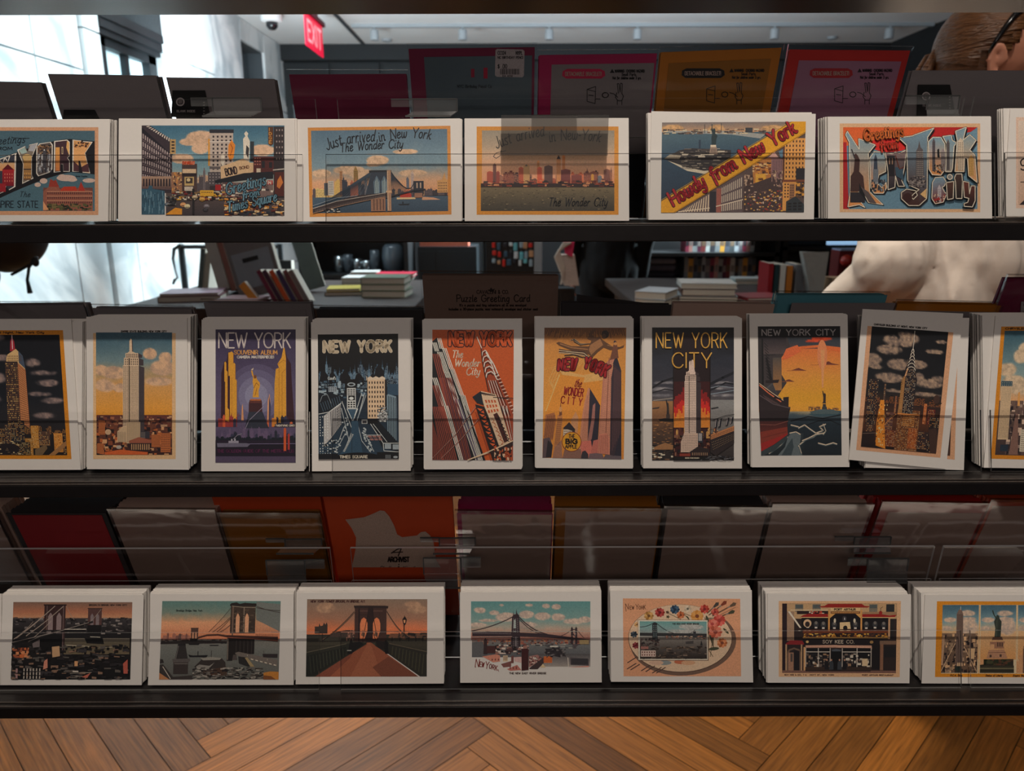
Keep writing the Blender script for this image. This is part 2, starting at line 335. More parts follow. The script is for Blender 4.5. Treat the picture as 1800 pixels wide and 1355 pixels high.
    def L(s, pts, wd, col, cap=0.4, lay=None):
        lw = lay
        if lw is None:
            lw = 0
            for a, b in zip(pts[:-1], pts[1:]): lw = max(lw, s.layer([(min(a[0], b[0])-wd/2, min(a[1], b[1])-wd/2), (max(a[0], b[0])+wd/2, max(a[1], b[1])+wd/2)]))
            for a, b in zip(pts[:-1], pts[1:]): s.bump(a, b, wd, lw)
        for a, b in zip(pts[:-1], pts[1:]):
            dx, dy = b[0]-a[0], b[1]-a[1]; l = math.hypot(dx, dy) or 1e-6; dx /= l; dy /= l; e = wd*cap; nx, ny = -dy*wd/2, dx*wd/2; k = 0.5
            s.raw([(a[0]-dx*e+nx*k, a[1]-dy*e+ny*k), (a[0]+nx, a[1]+ny), (b[0]+nx, b[1]+ny), (b[0]+dx*e+nx*k, b[1]+dy*e+ny*k),
                   (b[0]+dx*e-nx*k, b[1]+dy*e-ny*k), (b[0]-nx, b[1]-ny), (a[0]-nx, a[1]-ny), (a[0]-dx*e-nx*k, a[1]-dy*e-ny*k)], col, lw)
    def bump(s, a, b, wd, L):
        x0, y0, _, _ = s.src
        i0 = max(0, int((min(a[0], b[0])-wd/2-x0)/s.cell)); i1 = int((max(a[0], b[0])+wd/2-x0)/s.cell)+1
        j0 = max(0, int((min(a[1], b[1])-wd/2-y0)/s.cell)); j1 = int((max(a[1], b[1])+wd/2-y0)/s.cell)+1
        s.lay[j0:max(j1, j0+1), i0:max(i1, i0+1)] = np.maximum(s.lay[j0:max(j1, j0+1), i0:max(i1, i0+1)], L)
    def T(s, txt, x, y, h, wd, col, ang=0.0, slant=0.0, sx=1.0, gap=2.2, fit=None, curve=0.0, outl=None):
        """text from (x, y) on the baseline; ang degrees up, curve = bend in degrees over its length; fit = total length"""
        k = h/10.0; tot = 0
        for ch in txt: tot += glyph(ch)[0]+gap
        tot -= gap
        kx = (fit/tot) if fit else k*sx
        strokes = []; cx = 0.0
        for ch in txt:
            gw, st = glyph(ch)
            for p in st: strokes.append([((cx+q[0])*kx+q[1]*k*slant, q[1]*k) for q in p])
            cx += gw+gap
        Lh = tot*kx; res = []
        for p in strokes:
            q = []
            for (X, Y) in p:
                if curve:
                    R_ = Lh/math.radians(curve); th = math.radians(ang)+math.radians(curve)*(0.5-X/Lh)
                    # centre of the arc below the text
                    c0 = (x, y); a0 = math.radians(ang)+math.radians(curve)*0.5
                    bx = c0[0]+R_*(math.sin(a0)-math.sin(th)); by = c0[1]-R_*(math.cos(th)-math.cos(a0))
                else:
                    th = math.radians(ang); bx = x+X*math.cos(th); by = y-X*math.sin(th)
                q.append((bx-Y*math.sin(th), by-Y*math.cos(th)))
            res.append(q)
        for (ww, cc) in (outl or []) + [(wd, col)]:
            L = 0; o = []
            for q in res: L = max(L, s.layer([(min(a[0] for a in q)-ww/2, min(a[1] for a in q)-ww/2), (max(a[0] for a in q)+ww/2, max(a[1] for a in q)+ww/2)]))
            for q in res:
                for a, b in zip(q[:-1], q[1:]): s.bump(a, b, ww, L)
                s.L(q, ww, cc, lay=L)
    def WQ(s, q, nx, ny, col, fx=0.5, fy=0.5, miss=0.0, cols=None):     # windows inside a four-sided face
        L = s.layer(q)
        def bl(a, b): return tuple((q[0][k]*(1-a)+q[1][k]*a)*(1-b)+(q[3][k]*(1-a)+q[2][k]*a)*b for k in (0, 1))
        for j in range(ny):
            for i in range(nx):
                if miss and s.rnd.random() < miss: continue
                a0 = (i+0.5-fx/2)/nx; a1 = (i+0.5+fx/2)/nx; b0 = (j+0.5-fy/2)/ny; b1 = (j+0.5+fy/2)/ny
                s.raw([bl(a0, b0), bl(a1, b0), bl(a1, b1), bl(a0, b1)], s.rnd.choice(cols) if cols else col, L)
    def W(s, x0, y0, x1, y1, nx, ny, col, fx=0.5, fy=0.5, miss=0.0, cols=None):
        s.WQ([(x0, y0), (x1, y0), (x1, y1), (x0, y1)], nx, ny, col, fx, fy, miss, cols)
    def busy(s, x0, y0, x1, y1, n, cols, sw=(6, 30), sh=(6, 30), seed=3, tilt=0.0, inside=None):
        r = random.Random(seed); L = s.layer([(x0, y0), (x1, y1)])
        items = []
        for i in range(n):
            cx = r.uniform(x0, x1); cy = r.uniform(y0, y1)
            if inside and not inside(cx, cy): continue
            items.append((cy, cx))
        for i, (cy, cx) in enumerate(items):
            w_, h_ = r.uniform(*sw)/2, r.uniform(*sh)/2; t = r.uniform(-tilt, tilt); c = r.choice(cols)
            x_0, x_1 = max(x0, cx-w_), min(x1, cx+w_); y_0, y_1 = max(y0, cy-h_), min(y1, cy+h_)
            s.raw([(x_0, y_0+t*w_), (x_1, y_0-t*w_), (x_1, y_1-t*w_), (x_0, y_1+t*w_)], c, L+(i % 6))
        a = s.src; i0 = int((x0-a[0])/s.cell); i1 = int((x1-a[0])/s.cell)+1; j0 = int((y0-a[1])/s.cell); j1 = int((y1-a[1])/s.cell)+1
        s.lay[max(0, j0):j1, max(0, i0):i1] = L+5
    def skyline(s, x0, x1, ybase, hmin, hmax, cols, wmin=10, wmax=30, seed=5, win=None, spire=0.2):
        r = random.Random(seed); x = x0
        while x < x1:
            w_ = r.uniform(wmin, wmax); h_ = r.uniform(hmin, hmax); c = r.choice(cols); xe = min(x1, x+w_)
            pts = [(x, ybase), (x, ybase-h_), (x+w_*0.25, ybase-h_), (x+w_*0.25, ybase-h_*1.12), (min(xe, x+w_*0.7), ybase-h_*1.12), (min(xe, x+w_*0.7), ybase-h_), (xe, ybase-h_), (xe, ybase)]
            s.P(pts, c)
            if win and w_ > 9: s.W(x+1, ybase-h_+2, xe-1, ybase-2, max(2, int(w_/6)), max(2, int(h_/8)), win, 0.5, 0.5, 0.2)
            if r.random() < spire: s.P([(x+w_*0.4, ybase-h_*1.1), (x+w_*0.5, ybase-h_*1.4), (x+w_*0.6, ybase-h_*1.1)], c)
            x += w_*r.uniform(0.8, 1.05)
    def hatch(s, poly_l, poly_r, n, wd, col):                              # lines between two edges
        for i in range(n):
            t = (i+0.5)/n
            def ip(p): return (p[0][0]*(1-t)+p[1][0]*t, p[0][1]*(1-t)+p[1][1]*t)
            s.L([ip(poly_l), ip(poly_r)], wd, col, cap=0)
    def build(s, name, parent, m=None):
        me = bpy.data.meshes.new(name); org = Vector((0, 0, 0)) if parent.parent else Vector(parent.location)
        me.from_pydata([tuple(p-org) for p in s.v], [], s.f)
        ca = me.color_attributes.new('Col', 'FLOAT_COLOR', 'CORNER'); ca.data.foreach_set('color', s.c)
        me.materials.append(m or PRINT); me.update()
        o = bpy.data.objects.new(name, me); C.objects.link(o); o.parent = parent
        return o
# ---------------------------------------------------------------- the display rack (two-sided, open, three tiers)
LEAN = math.radians(15); RLEAN = math.radians(19)
ROWS = {1: (0.750, 1.331), 2: (0.712, 1.084), 3: (0.689, 0.850)}
YF = {1: 0.700, 2: 0.677, 3: 0.655}
UPF = Vector((0, math.sin(LEAN), math.cos(LEAN))); NF = Vector((0, math.cos(LEAN), -math.sin(LEAN)))
UPR = Vector((0, -math.sin(RLEAN), math.cos(RLEAN))); NR = Vector((0, math.cos(RLEAN), math.sin(RLEAN)))
REAR = 0.136
def fplane(r, dy=0.0): return Vector((0, ROWS[r][0]-dy, ROWS[r][1]))
def rplane(r, dy=0.0): return Vector((0, ROWS[r][0]+REAR+dy, ROWS[r][1]))

rack = empty('display_rack', (0, 0.78, 0), 'black lacquered open double-sided card rack with thin shelves', 'display rack')
for r, th in ((1, 0.0155), (2, 0.0125), (3, 0.0125)):
    yb, zb = ROWS[r]; b = MB(); b.box(-0.86, YF[r], zb-th-0.0024, 0.86, yb+REAR+0.06, zb-0.0024)
    b.build('shelf', DARK, rack, bevel=0.0008)
    for (ya, yc, hh) in ((YF[r]+0.0006, YF[r]+0.0026, 0.0014), (YF[r]+0.0075, YF[r]+0.0095, 0.0012)):
        b = MB(); b.box(-0.86, ya, zb-0.0024, 0.86, yc, zb-0.0024+hh); b.build('rail', RAILM, rack, bevel=0.0005)
b = MB(); b.box(-0.86, 0.74, 1.559, 0.86, 0.93, 1.58); b.build('top_shelf', mat('dark_satin_top_shelf', (38, 33, 32), 0.3, var=0.15, bump=0.02, scale=300), rack, bevel=0.001)
for sx in (-1, 1):
    b = MB(); b.box(sx*0.875-0.012, 0.67, 0, sx*0.875+0.012, 0.92, 1.59); b.build('upright', DARK, rack, bevel=0.002)
b = MB(); b.box(-0.86, 0.88, 0.06, 0.86, 0.905, 0.10); b.build('foot_rail', DARK, rack, bevel=0.002)

# acrylic trays: lip in front of the postcards, floor, low back panels
LIPV = {1: 270, 2: 722, 3: 1109}
for r in (1, 2, 3):
    yb, zb = ROWS[r]
    p0 = Vector((0, yb-0.0075, zb)); hl = (hit(900, LIPV[r], p0, NF)-p0).dot(UPF)
    for (x0, x1, what) in ((-0.84, -0.205, 'left'), (-0.182, 0.474, 'middle'), (0.484, 0.845, 'right')):
        lab = 'clear acrylic card tray, %s one on the %s shelf' % (what, {1: 'upper', 2: 'middle', 3: 'lower'}[r])
        t = empty('acrylic_tray', ((x0+x1)/2, yb, zb), lab, 'card tray', 'clear trays holding the postcards')
        def plate(nm, base, up, h, th=0.0022, eg=EDGE):
            a = Vector((x0, base[0], base[1])); bq = Vector((x1, base[0], base[1])); m = MB()
            n_ = Vector((0, up.z, -up.y))
            m.slab([a+up*h, bq+up*h, bq, a], n_, th, 0, 1); m.build(nm, [ACR, eg], t)
        plate('front_lip', (yb-0.0075-0.0015, zb), UPF, hl)
        plate('back_panel', (yb+0.047, zb), UPF, 0.087, 0.003, EDGE2)
        plate('back_panel', (yb+0.0885, zb), Vector((0, -math.sin(math.radians(8)), math.cos(math.radians(8)))), 0.124, 0.003, EDGE2)

# ---------------------------------------------------------------- postcards
SEED = random.Random(11)
def postcard(r, q, label, frame, n=10, dy=0.0, th=0.0009, back=None, jit=0.0007, stackq=None):
    """q: the four corners of the card (TL, TR, BR, BL) in frame units; n more cards stand behind it"""
    ox, oy, sc = frame; p0 = fplane(r, dy)
    c = [hit(ox+x/sc, oy+y/sc, p0, NF) for (x, y) in q]
    loc = (c[2]+c[3])/2
    b = MB(); b.slab(c, NF, th); card = b.build('postcard', CARD, None, origin=loc, bevel=0.0)
    props(card, label, 'postcard')
    if n:
        w_ = (c[1]-c[0]).length*0.5+(c[2]-c[3]).length*0.5; h_ = ((c[0]-c[3]).length+(c[1]-c[2]).length)/2
        if stackq:
            w_, h_ = stackq[2], stackq[3]; loc = Vector((stackq[0], p0.y, ROWS[r][1]))
        pitch = 0.00142
        o0 = MB(); hw = w_/2; base = Vector((0, 0, 0))
        o0.slab([base-Vector((hw, 0, 0))+UPF*h_, base+Vector((hw, 0, 0))+UPF*h_, base+Vector((hw, 0, 0)), base-Vector((hw, 0, 0))], NF, 0.00125)
        first = None
        for k in range(n):
            pos = Vector((loc.x+SEED.uniform(-jit, jit), loc.y+0.0011+pitch*k/math.cos(LEAN)+(0.0004 if k else 0), max(loc.z, ROWS[r][1])+SEED.uniform(0, 0.0004)))
            if first is None: first = o0.build('postcard', CARD, None); o = first
            else: o = first.copy(); C.objects.link(o)
            pos.y += (pos.z-loc.z)*math.tan(LEAN)+0.0003; o.location = pos
            props(o, 'white-edged postcard in the stack behind the ' + back, 'postcard', 'postcards stacked behind the ' + back)
    return card, p0
def art(cp, frame, src, quad=None, gain=1.45): return Art(cp[1], NF, frame, src, quad, gain)
# ================================================================ upper shelf
INK = (22, 30, 42)
# --- card 1: big-letter greeting, cut by the left edge of the frame
fr = (0, 200, 6.776)
cp = postcard(1, [(-420, 66), (1312, 66), (1287, 1280), (-440, 1280)], 'landscape postcard with big NEW YORK letters over a red-roofed capitol, far left of upper shelf', fr, 9, back='capitol and big-letter card', dy=0.003)
a = art(cp, fr, (-300, 160, 1172, 1205)); 
a.R(-300, 160, 1172, 1205, (196, 150, 118)); a.sky(-270, 202, 1130, 1158, [(0, (74, 100, 112)), (1, (82, 112, 124))], seed=3, nf=.03)
def band(x): t = (x+200)/1330.0; return 640-430*math.sin(min(1, t)*1.45)+60*t*t
def low(x): t = (x+200)/1330.0; return 1090-370*math.sin(min(1, t*0.98)*1.5)-20*t
xs = [-270+i*70 for i in range(21)]
a.P([(x, max(292, 300+(0 if x > 800 else (800-x)**1.35*0.028) + max(0, x-850)*0.10)) for x in xs]+[(x, 695+(0 if x > 850 else (850-x)**1.3*0.048)+max(0, x-850)*0.1) for x in xs[::-1]], (22, 22, 30))
def letter(pts, cols, seed):
    a.P(pts, (222, 215, 205)); cx = sum(p[0] for p in pts)/len(pts); cy = sum(p[1] for p in pts)/len(pts)
    a.P([(cx+(x-cx)*0.88, cy+(y-cy)*0.955) for x, y in pts], cols[0])
    xs_ = [p[0] for p in pts]; ys_ = [p[1] for p in pts]
    inset = MBox = (min(xs_)+18, min(ys_)+(max(ys_)-min(ys_))*.35, max(xs_)-18, max(ys_)-25)
letter([(205, 430), (300, 385), (330, 460), (350, 370), (455, 345), (380, 520), (380, 730), (400, 770), (265, 835), (275, 600)], [(120, 110, 100)], 1)
a.G(282, 540, 372, 790, (196, 150, 90), (110, 80, 60)); a.E(325, 520, 55, 40, (190, 160, 110)); a.P([(225, 435), (295, 400), (325, 460), (260, 480)], (150, 170, 165)); a.P([(340, 440), (360, 380), (440, 355), (400, 450)], (160, 160, 165))
a.R(280, 655, 372, 668, (60, 50, 50)); a.W(285, 690, 370, 780, 4, 2, (210, 160, 90))
letter([(435, 400), (470, 355), (605, 335), (630, 370), (625, 660), (590, 700), (455, 745), (432, 710)], [(90, 80, 78)], 2)
a.busy(448, 370, 612, 480, 60, [(120, 90, 70), (60, 48, 44), (150, 120, 90), (40, 36, 36)], (10, 30), (10, 30), 4)
a.busy(448, 480, 612, 700, 70, [(60, 60, 70), (110, 110, 118), (170, 170, 172), (40, 40, 50)], (6, 14), (30, 70), 5)
a.E(530, 530, 14, 110, (200, 200, 200)); a.R(512, 440, 552, 650, (72, 70, 76))
letter([(645, 325), (800, 308), (832, 335), (832, 500), (805, 525), (832, 560), (832, 690), (755, 690), (750, 600), (725, 600), (722, 690), (640, 700)], [(70, 48, 56)], 3)
a.G(662, 400, 712, 680, (214, 160, 90), (190, 120, 70)); a.P([(800, 320), (826, 345), (826, 500), (790, 400)], (214, 170, 110)); a.R(735, 395, 752, 480, (214, 190, 150)); a.R(738, 405, 748, 475, (70, 60, 60))
a.R(724, 610, 750, 700, (24, 22, 30))
letter([(865, 308), (968, 318), (970, 380), (990, 325), (1105, 335), (1015, 470), (1075, 710), (985, 700), (955, 560), (940, 690), (862, 690)], [(206, 156, 104)], 4)
a.busy(880, 335, 1060, 400, 40, [(110, 60, 40), (60, 40, 36), (190, 140, 90)], (14, 34), (8, 18), 6); a.P([(875, 560), (960, 640), (1050, 590), (1065, 695), (875, 685)], (86, 52, 58)); a.P([(935, 560), (955, 560), (985, 695), (940, 690)], (40, 28, 36))
# W fragment and red building at the left
letter([(-300, 640), (200, 465), (185, 870), (110, 910), (80, 840), (60, 925), (-300, 1080)], [(60, 62, 74)], 5)
a.G(-250, 580, 175, 680, (206, 170, 130), (214, 150, 100)); a.G(30, 660, 168, 860, (170, 40, 50), (120, 24, 40)); a.P([(30, 665), (95, 600), (165, 665)], (100, 20, 34)); a.R(-200, 830, 70, 930, (150, 36, 46)); a.W(45, 700, 160, 820, 4, 3, (210, 130, 110), .3, .5)
a.L([(0, 560), (35, 590), (60, 520), (95, 575), (115, 510)], 12, (222, 215, 205)); a.P([(195, 470), (262, 600), (262, 835), (185, 860)], (22, 22, 30))
a.T('Greetings', -150, 375, 88, 9, (24, 32, 44), ang=4, slant=0.28, fit=445); a.L([(140, 285), (250, 292), (350, 292)], 7, (24, 32, 44)); a.T('FROM', -65, 432, 36, 9, (24, 32, 44), fit=210)
a.T('The', 228, 990, 62, 7, (24, 32, 44), slant=.3, fit=125); a.T('EMPIRE STATE', -95, 1116, 76, 10, (24, 32, 44), fit=548)
for (x, y, rx, ry) in ((790, 765, 115, 38), (1060, 795, 75, 26), (520, 800, 45, 32), (450, 845, 38, 26), (860, 785, 60, 24), (740, 745, 45, 24)): a.E(x, y, rx, ry, (196, 172, 160))
a.R(515, 880, 1105, 1155, (120, 74, 66)); a.P([(515, 1155), (515, 930), (580, 870), (600, 780), (700, 870), (715, 905), (760, 870), (900, 865), (925, 905), (965, 810), (1010, 900), (1105, 925), (1105, 1155)], (146, 92, 76))
a.P([(580, 870), (600, 775), (640, 800), (665, 785), (705, 870)], (150, 60, 48)); a.P([(715, 920), (760, 868), (900, 865), (925, 920)], (178, 62, 40)); a.P([(930, 920), (965, 808), (1015, 920)], (168, 56, 44))
for y in (930, 985, 1040): a.W(560, y, 1100, y+34, 22, 1, (70, 40, 44), .45, .7); a.L([(560, y-4), (1100, y-4)], 5, (206, 160, 130))
a.busy(560, 1070, 1100, 1152, 90, [(60, 62, 44), (92, 90, 60), (40, 42, 36), (120, 106, 70)], (16, 50), (10, 30), 7); a.P([(515, 1040), (580, 1140), (515, 1150)], (206, 150, 110))
a.T('State Capitol', 905, 752, 15, 4, (40, 50, 60), fit=135)
a.build('printed_picture', cp[0])

# --- card 2: busy square with cars and theatre signs
fr = (200, 200, 5.4545)
cp = postcard(1, [(48, 44), (1735, 52), (1752, 1030), (40, 1030)], 'landscape postcard of a busy city square with lettering Greetings from Times Square', fr, 10, back='busy city square card', dy=0.004)
a = art(cp, fr, (268, 112, 1636, 978), gain=1.5)
a.sky(268, 112, 1636, 760, [(0, (62, 104, 126)), (.6, (120, 150, 160)), (1, (200, 180, 160))], [(850, 230, 170, 70), (740, 270, 120, 40), (830, 330, 90, 60), (1430, 350, 130, 60), (650, 430, 120, 50), (870, 640, 80, 60)], (226, 190, 160), seed=8, nf=.012, nz=.35)
a.G(500, 740, 1636, 978, (92, 78, 76), (62, 56, 60))
# left building in perspective
a.P([(268, 112), (345, 112), (560, 250), (560, 760), (268, 760)], (58, 48, 56)); a.P([(268, 130), (520, 360), (565, 380), (565, 400), (268, 175)], (30, 28, 40))
for k in range(7):
    y0 = 180+k*78; y1 = 385+k*50
    a.WQ([(272, y0), (545, y1), (545, y1+34), (272, y0+58)], 13, 1, (176, 160, 158), .42, .8); a.L([(268, y0+66), (555, y1+40)], 5, (120, 104, 106))
a.WQ([(340, 112), (560, 240), (560, 290), (300, 120)], 12, 1, (196, 186, 176), .5, .7); a.R(540, 245, 595, 385, (170, 140, 96)); a.W(545, 255, 592, 375, 1, 4, (50, 40, 40), .6, .5)
a.G(268, 600, 555, 720, (170, 140, 120), (90, 70, 70)); a.W(275, 620, 550, 700, 10, 1, (44, 36, 44), .5, .9)
a.R(555, 560, 660, 760, (150, 110, 84)); a.busy(560, 560, 655, 760, 50, [(196, 140, 80), (90, 66, 60), (50, 44, 50), (206, 170, 120)], (6, 20), (6, 26), 3)
# centre billboard tower
a.R(655, 480, 800, 740, (80, 62, 60)); a.T('CHEVROLET', 662, 486, 26, 7, (206, 84, 48), fit=115, outl=[(12, (226, 190, 160))]); a.R(660, 530, 790, 570, (206, 180, 150)); a.R(655, 570, 795, 600, (50, 40, 44)); a.R(680, 605, 770, 690, (186, 160, 110)); a.R(692, 615, 758, 668, (70, 60, 56)); a.E(718, 635, 18, 16, (200, 180, 140)); a.R(680, 700, 760, 738, (206, 196, 180)); a.W(685, 705, 755, 735, 5, 2, (90, 60, 60), .6, .4)
a.skyline(800, 905, 745, 60, 210, [(120, 110, 112), (92, 84, 88), (150, 132, 120)], 18, 34, 4, win=(60, 54, 60))
# main tower
a.R(905, 240, 925, 500, (196, 140, 60)); a.R(922, 175, 1145, 745, (176, 162, 152)); a.R(918, 150, 1150, 185, (40, 40, 50)); a.W(935, 200, 1140, 740, 5, 14, (56, 48, 54), .42, .5); a.R(918, 262, 1145, 270, (200, 190, 180)); a.R(918, 505, 1145, 530, (100, 92, 92)); a.R(905, 560, 1030, 745, (84, 78, 82)); a.W(910, 565, 1028, 740, 4, 6, (150, 140, 140), .4, .4)
a.P([(1100, 300), (1130, 250), (1165, 300), (1150, 420), (1110, 450), (1095, 400)], (206, 130, 48)); a.L([(1120, 290), (1140, 330), (1118, 400)], 8, (150, 80, 30))
a.P([(1245, 400), (1240, 240), (1262, 215), (1250, 190), (1270, 165), (1290, 190), (1282, 215), (1305, 260), (1300, 400), (1300, 460), (1245, 460)], (226, 216, 200)); a.P([(1272, 300), (1298, 330), (1290, 430), (1265, 380)], (50, 48, 54)); a.R(1308, 265, 1345, 460, (44, 52, 60))
a.E(1045, 440, 18, 60, (216, 206, 190)); a.P([(1025, 510), (1240, 430), (1310, 470), (1340, 470), (1340, 560), (1030, 640)], (206, 176, 140)); a.T('BOND', 1080, 595, 66, 12, (66, 52, 54), ang=12, fit=110)
a.T('BOND', 1210, 535, 26, 6, (110, 70, 50), ang=8, fit=90); a.R(1340, 410, 1540, 580, (86, 40, 40)); a.W(1345, 415, 1415, 500, 3, 3, (170, 110, 96), .6, .4); a.R(1420, 455, 1450, 520, (36, 34, 42)); a.R(1370, 525, 1410, 565, (196, 180, 160)); a.R(1490, 465, 1520, 520, (36, 34, 42))
a.P([(970, 640), (1250, 570), (1530, 555), (1530, 620), (1300, 630), (1060, 660), (975, 668)], (26, 30, 40))
a.R(1040, 660, 1530, 800, (120, 100, 96)); a.busy(1050, 660, 1530, 800, 90, [(200, 190, 176), (60, 50, 56), (150, 60, 50), (96, 80, 80)], (10, 50), (6, 20), 9)
a.R(1475, 640, 1525, 680, (170, 40, 44)); a.T('N', 1486, 676, 30, 7, (226, 216, 200)); a.R(975, 680, 1030, 735, (160, 34, 38)); a.R(920, 690, 975, 745, (60, 50, 54))
a.R(1535, 125, 1636, 800, (50, 40, 44)); a.W(1550, 130, 1630, 460, 3, 6, (150, 134, 130), .4, .3); a.R(1545, 560, 1632, 790, (86, 36, 32)); a.P([(1570, 640), (1600, 590), (1625, 660), (1590, 720), (1565, 700)], (196, 120, 60)); a.L([(1530, 540), (1636, 530)], 10, (190, 180, 170))
a.P([(1480, 125), (1530, 125), (1530, 290), (1505, 310), (1480, 290)], (84, 50, 26))
for i, ch in enumerate('IDGE'): a.T(ch, 1490, 165+i*40, 28, 6, (214, 150, 70), fit=(22 if ch != 'I' else 4))
# traffic
a.busy(560, 745, 1080, 830, 120, [(206, 160, 60), (60, 50, 54), (196, 186, 170), (120, 40, 40), (140, 110, 70), (40, 40, 46)], (14, 40), (8, 18), 21)
a.R(830, 735, 960, 790, (206, 160, 56)); a.W(840, 745, 950, 765, 6, 1, (70, 60, 50)); a.R(755, 720, 775, 966, (36, 34, 38))
for (x, y, c) in ((665, 870, (206, 150, 100)), (705, 885, (214, 200, 160)), (880, 925, (40, 38, 44)), (890, 885, (110, 104, 110)), (515, 870, (90, 96, 104)), (850, 820, (196, 150, 70)), (780, 800, (170, 150, 120))):
    a.E(x, y, 28, 20, c); a.E(x, y-6, 18, 9, tuple(min(255, k+30) for k in c)); a.R(x-18, y+8, x+18, y+14, (30, 28, 32))
a.P([(495, 966), (590, 900), (655, 910), (655, 966)], (216, 150, 50)); a.busy(500, 790, 600, 880, 30, [(60, 60, 64), (120, 116, 110), (36, 36, 42)], (20, 40), (12, 20), 2)
a.busy(1060, 800, 1636, 976, 170, [(214, 190, 150), (96, 40, 36), (50, 44, 50), (206, 140, 60), (130, 100, 84), (44, 50, 62)], (14, 60), (8, 24), 31, tilt=.2)
# blue stencil panel
a.P([(268, 720), (330, 720), (340, 690), (370, 690), (375, 720), (490, 740), (490, 966), (268, 966)], (58, 92, 110))
r_ = random.Random(4)
for i in range(70):
    x = 275+r_.randrange(26)*8; y = r_.uniform(730, 930); a.L([(x, y), (x, min(960, y+r_.uniform(20, 70)))], 3.4, (126, 158, 172) if i % 2 else (30, 48, 62), cap=0)
for (t_, x, y, h, fit, ang) in (('Greetings', 1085, 780, 105, 385, 15), ('from', 1240, 815, 64, 160, 12), ('Times Square', 1095, 945, 92, 480, 13)):
    a.T(t_, x, y, h, 11, (112, 150, 166), ang=ang, slant=.25, fit=fit, outl=[(24, (26, 40, 54))])
a.build('printed_picture', cp[0])

# --- card 3: bridge by day
fr = (520, 200, 6.0)
cp = postcard(1, [(12, 66), (1733, 48), (1748, 1130), (14, 1135)], 'landscape postcard of a bridge under blue sky, reading Just arrived in New York', fr, 7, back='blue-sky bridge card')
a = art(cp, fr, (126, 126, 1642, 1088), quad=((126, 146), (1630, 126), (1642, 1062), (146, 1088)))
a.R(126, 126, 1642, 1088, (192, 132, 64))
a.sky(160, 160, 1607, 860, [(0, (84, 110, 128)), (.55, (120, 142, 152)), (.8, (204, 160, 126)), (1, (206, 150, 110))], [(860, 490, 130, 60), (820, 530, 90, 30), (1160, 400, 140, 30), (560, 590, 180, 50), (1230, 630, 170, 40), (260, 620, 110, 50), (700, 640, 160, 60)], (224, 190, 158), seed=5, nf=.012, nz=.4)
a.sky(160, 850, 1607, 1050, [(0, (74, 94, 110)), (1, (52, 72, 90))], seed=2, nf=.03, streak=3)
a.skyline(165, 470, 880, 50, 120, [(196, 150, 92), (150, 100, 70), (90, 80, 84), (206, 180, 120)], 26, 56, 3, win=(70, 60, 64)); a.P([(395, 870), (400, 720), (440, 680), (465, 720), (470, 870)], (214, 180, 110)); a.R(455, 600, 485, 870, (176, 130, 90)); a.W(457, 605, 483, 860, 2, 14, (90, 66, 60)); a.R(330, 705, 390, 860, (196, 190, 180)); a.W(335, 710, 385, 850, 4, 7, (90, 88, 92)); a.R(288, 725, 328, 860, (70, 78, 90))
a.P([(600, 870), (605, 600), (625, 545), (650, 600), (655, 870)], (150, 120, 70)); a.W(608, 600, 650, 860, 3, 14, (90, 70, 50))
a.skyline(480, 790, 880, 60, 190, [(86, 90, 100), (60, 66, 80), (180, 110, 84), (120, 118, 122)], 28, 50, 8, win=(40, 44, 56))
a.skyline(1010, 1607, 880, 40, 90, [(176, 110, 84), (96, 84, 88), (60, 54, 62), (190, 150, 110)], 24, 50, 12, win=(50, 44, 50)); a.P([(1165, 800), (1165, 690), (1178, 670), (1195, 700), (1195, 800)], (100, 104, 116)); a.P([(1215, 800), (1215, 640), (1230, 605), (1245, 640), (1245, 800)], (190, 170, 160)); a.W(1217, 640, 1243, 800, 2, 10, (90, 80, 90)); a.P([(1495, 850), (1495, 720), (1545, 710), (1575, 630), (1585, 700), (1607, 715), (1607, 850)], (196, 150, 96)); a.W(1500, 730, 1600, 850, 6, 4, (110, 80, 60))
a.P([(1100, 860), (1150, 840), (1215, 855), (1220, 905), (1090, 910)], (176, 60, 44)); a.R(1060, 895, 1260, 915, (206, 180, 140)); a.P([(1330, 890), (1450, 900), (1530, 925), (1330, 925)], (196, 150, 120))
# cables and deck
for k in range(16):
    t = k/15.0; a.L([(985, 605), (1165*t+1010*(1-t), 800+10*t-(1-t)*(-120))], 4, (44, 56, 70), cap=0)
a.L([(1005, 620), (1060, 700), (1110, 760), (1170, 800), (1215, 795), (1255, 730)], 9, (36, 44, 56))
for k in range(20):
    t = k/19.0; a.L([(790-20*(1-t), 625), (170+560*t, 1010-150*t)], 3.6, (70, 88, 104) if k % 2 else (38, 48, 62), cap=0)
a.P([(790, 600), (1005, 600), (1005, 640), (985, 900), (720, 900), (790, 640)], (52, 62, 76)); a.R(770, 598, 1008, 620, (30, 36, 46))
for x in (850, 930):
    a.P([(x-34, 850), (x-34, 720), (x, 655), (x+34, 720), (x+34, 850)], (96, 116, 132)); a.P([(x-22, 850), (x-22, 730), (x, 680), (x+22, 730), (x+22, 850)], (140, 156, 160))
    for k in (-18, -4, 12): a.L([(x+k, 690), (x+k*1.4-8, 850)], 4, (40, 50, 64))
a.R(960, 600, 1002, 1040, (168, 132, 106)); a.L([(968, 610), (968, 1030)], 6, (206, 180, 150)); a.R(950, 820, 1006, 845, (196, 160, 126))
a.P([(1240, 720), (1350, 720), (1350, 860), (1330, 900), (1255, 900), (1240, 860)], (40, 46, 58)); a.W(1260, 735, 1335, 800, 2, 1, (176, 150, 130), .4, .9); a.R(1250, 850, 1335, 900, (150, 110, 90)); a.L([(1010, 880), (1250, 822), (1360, 812)], 16, (40, 44, 54))
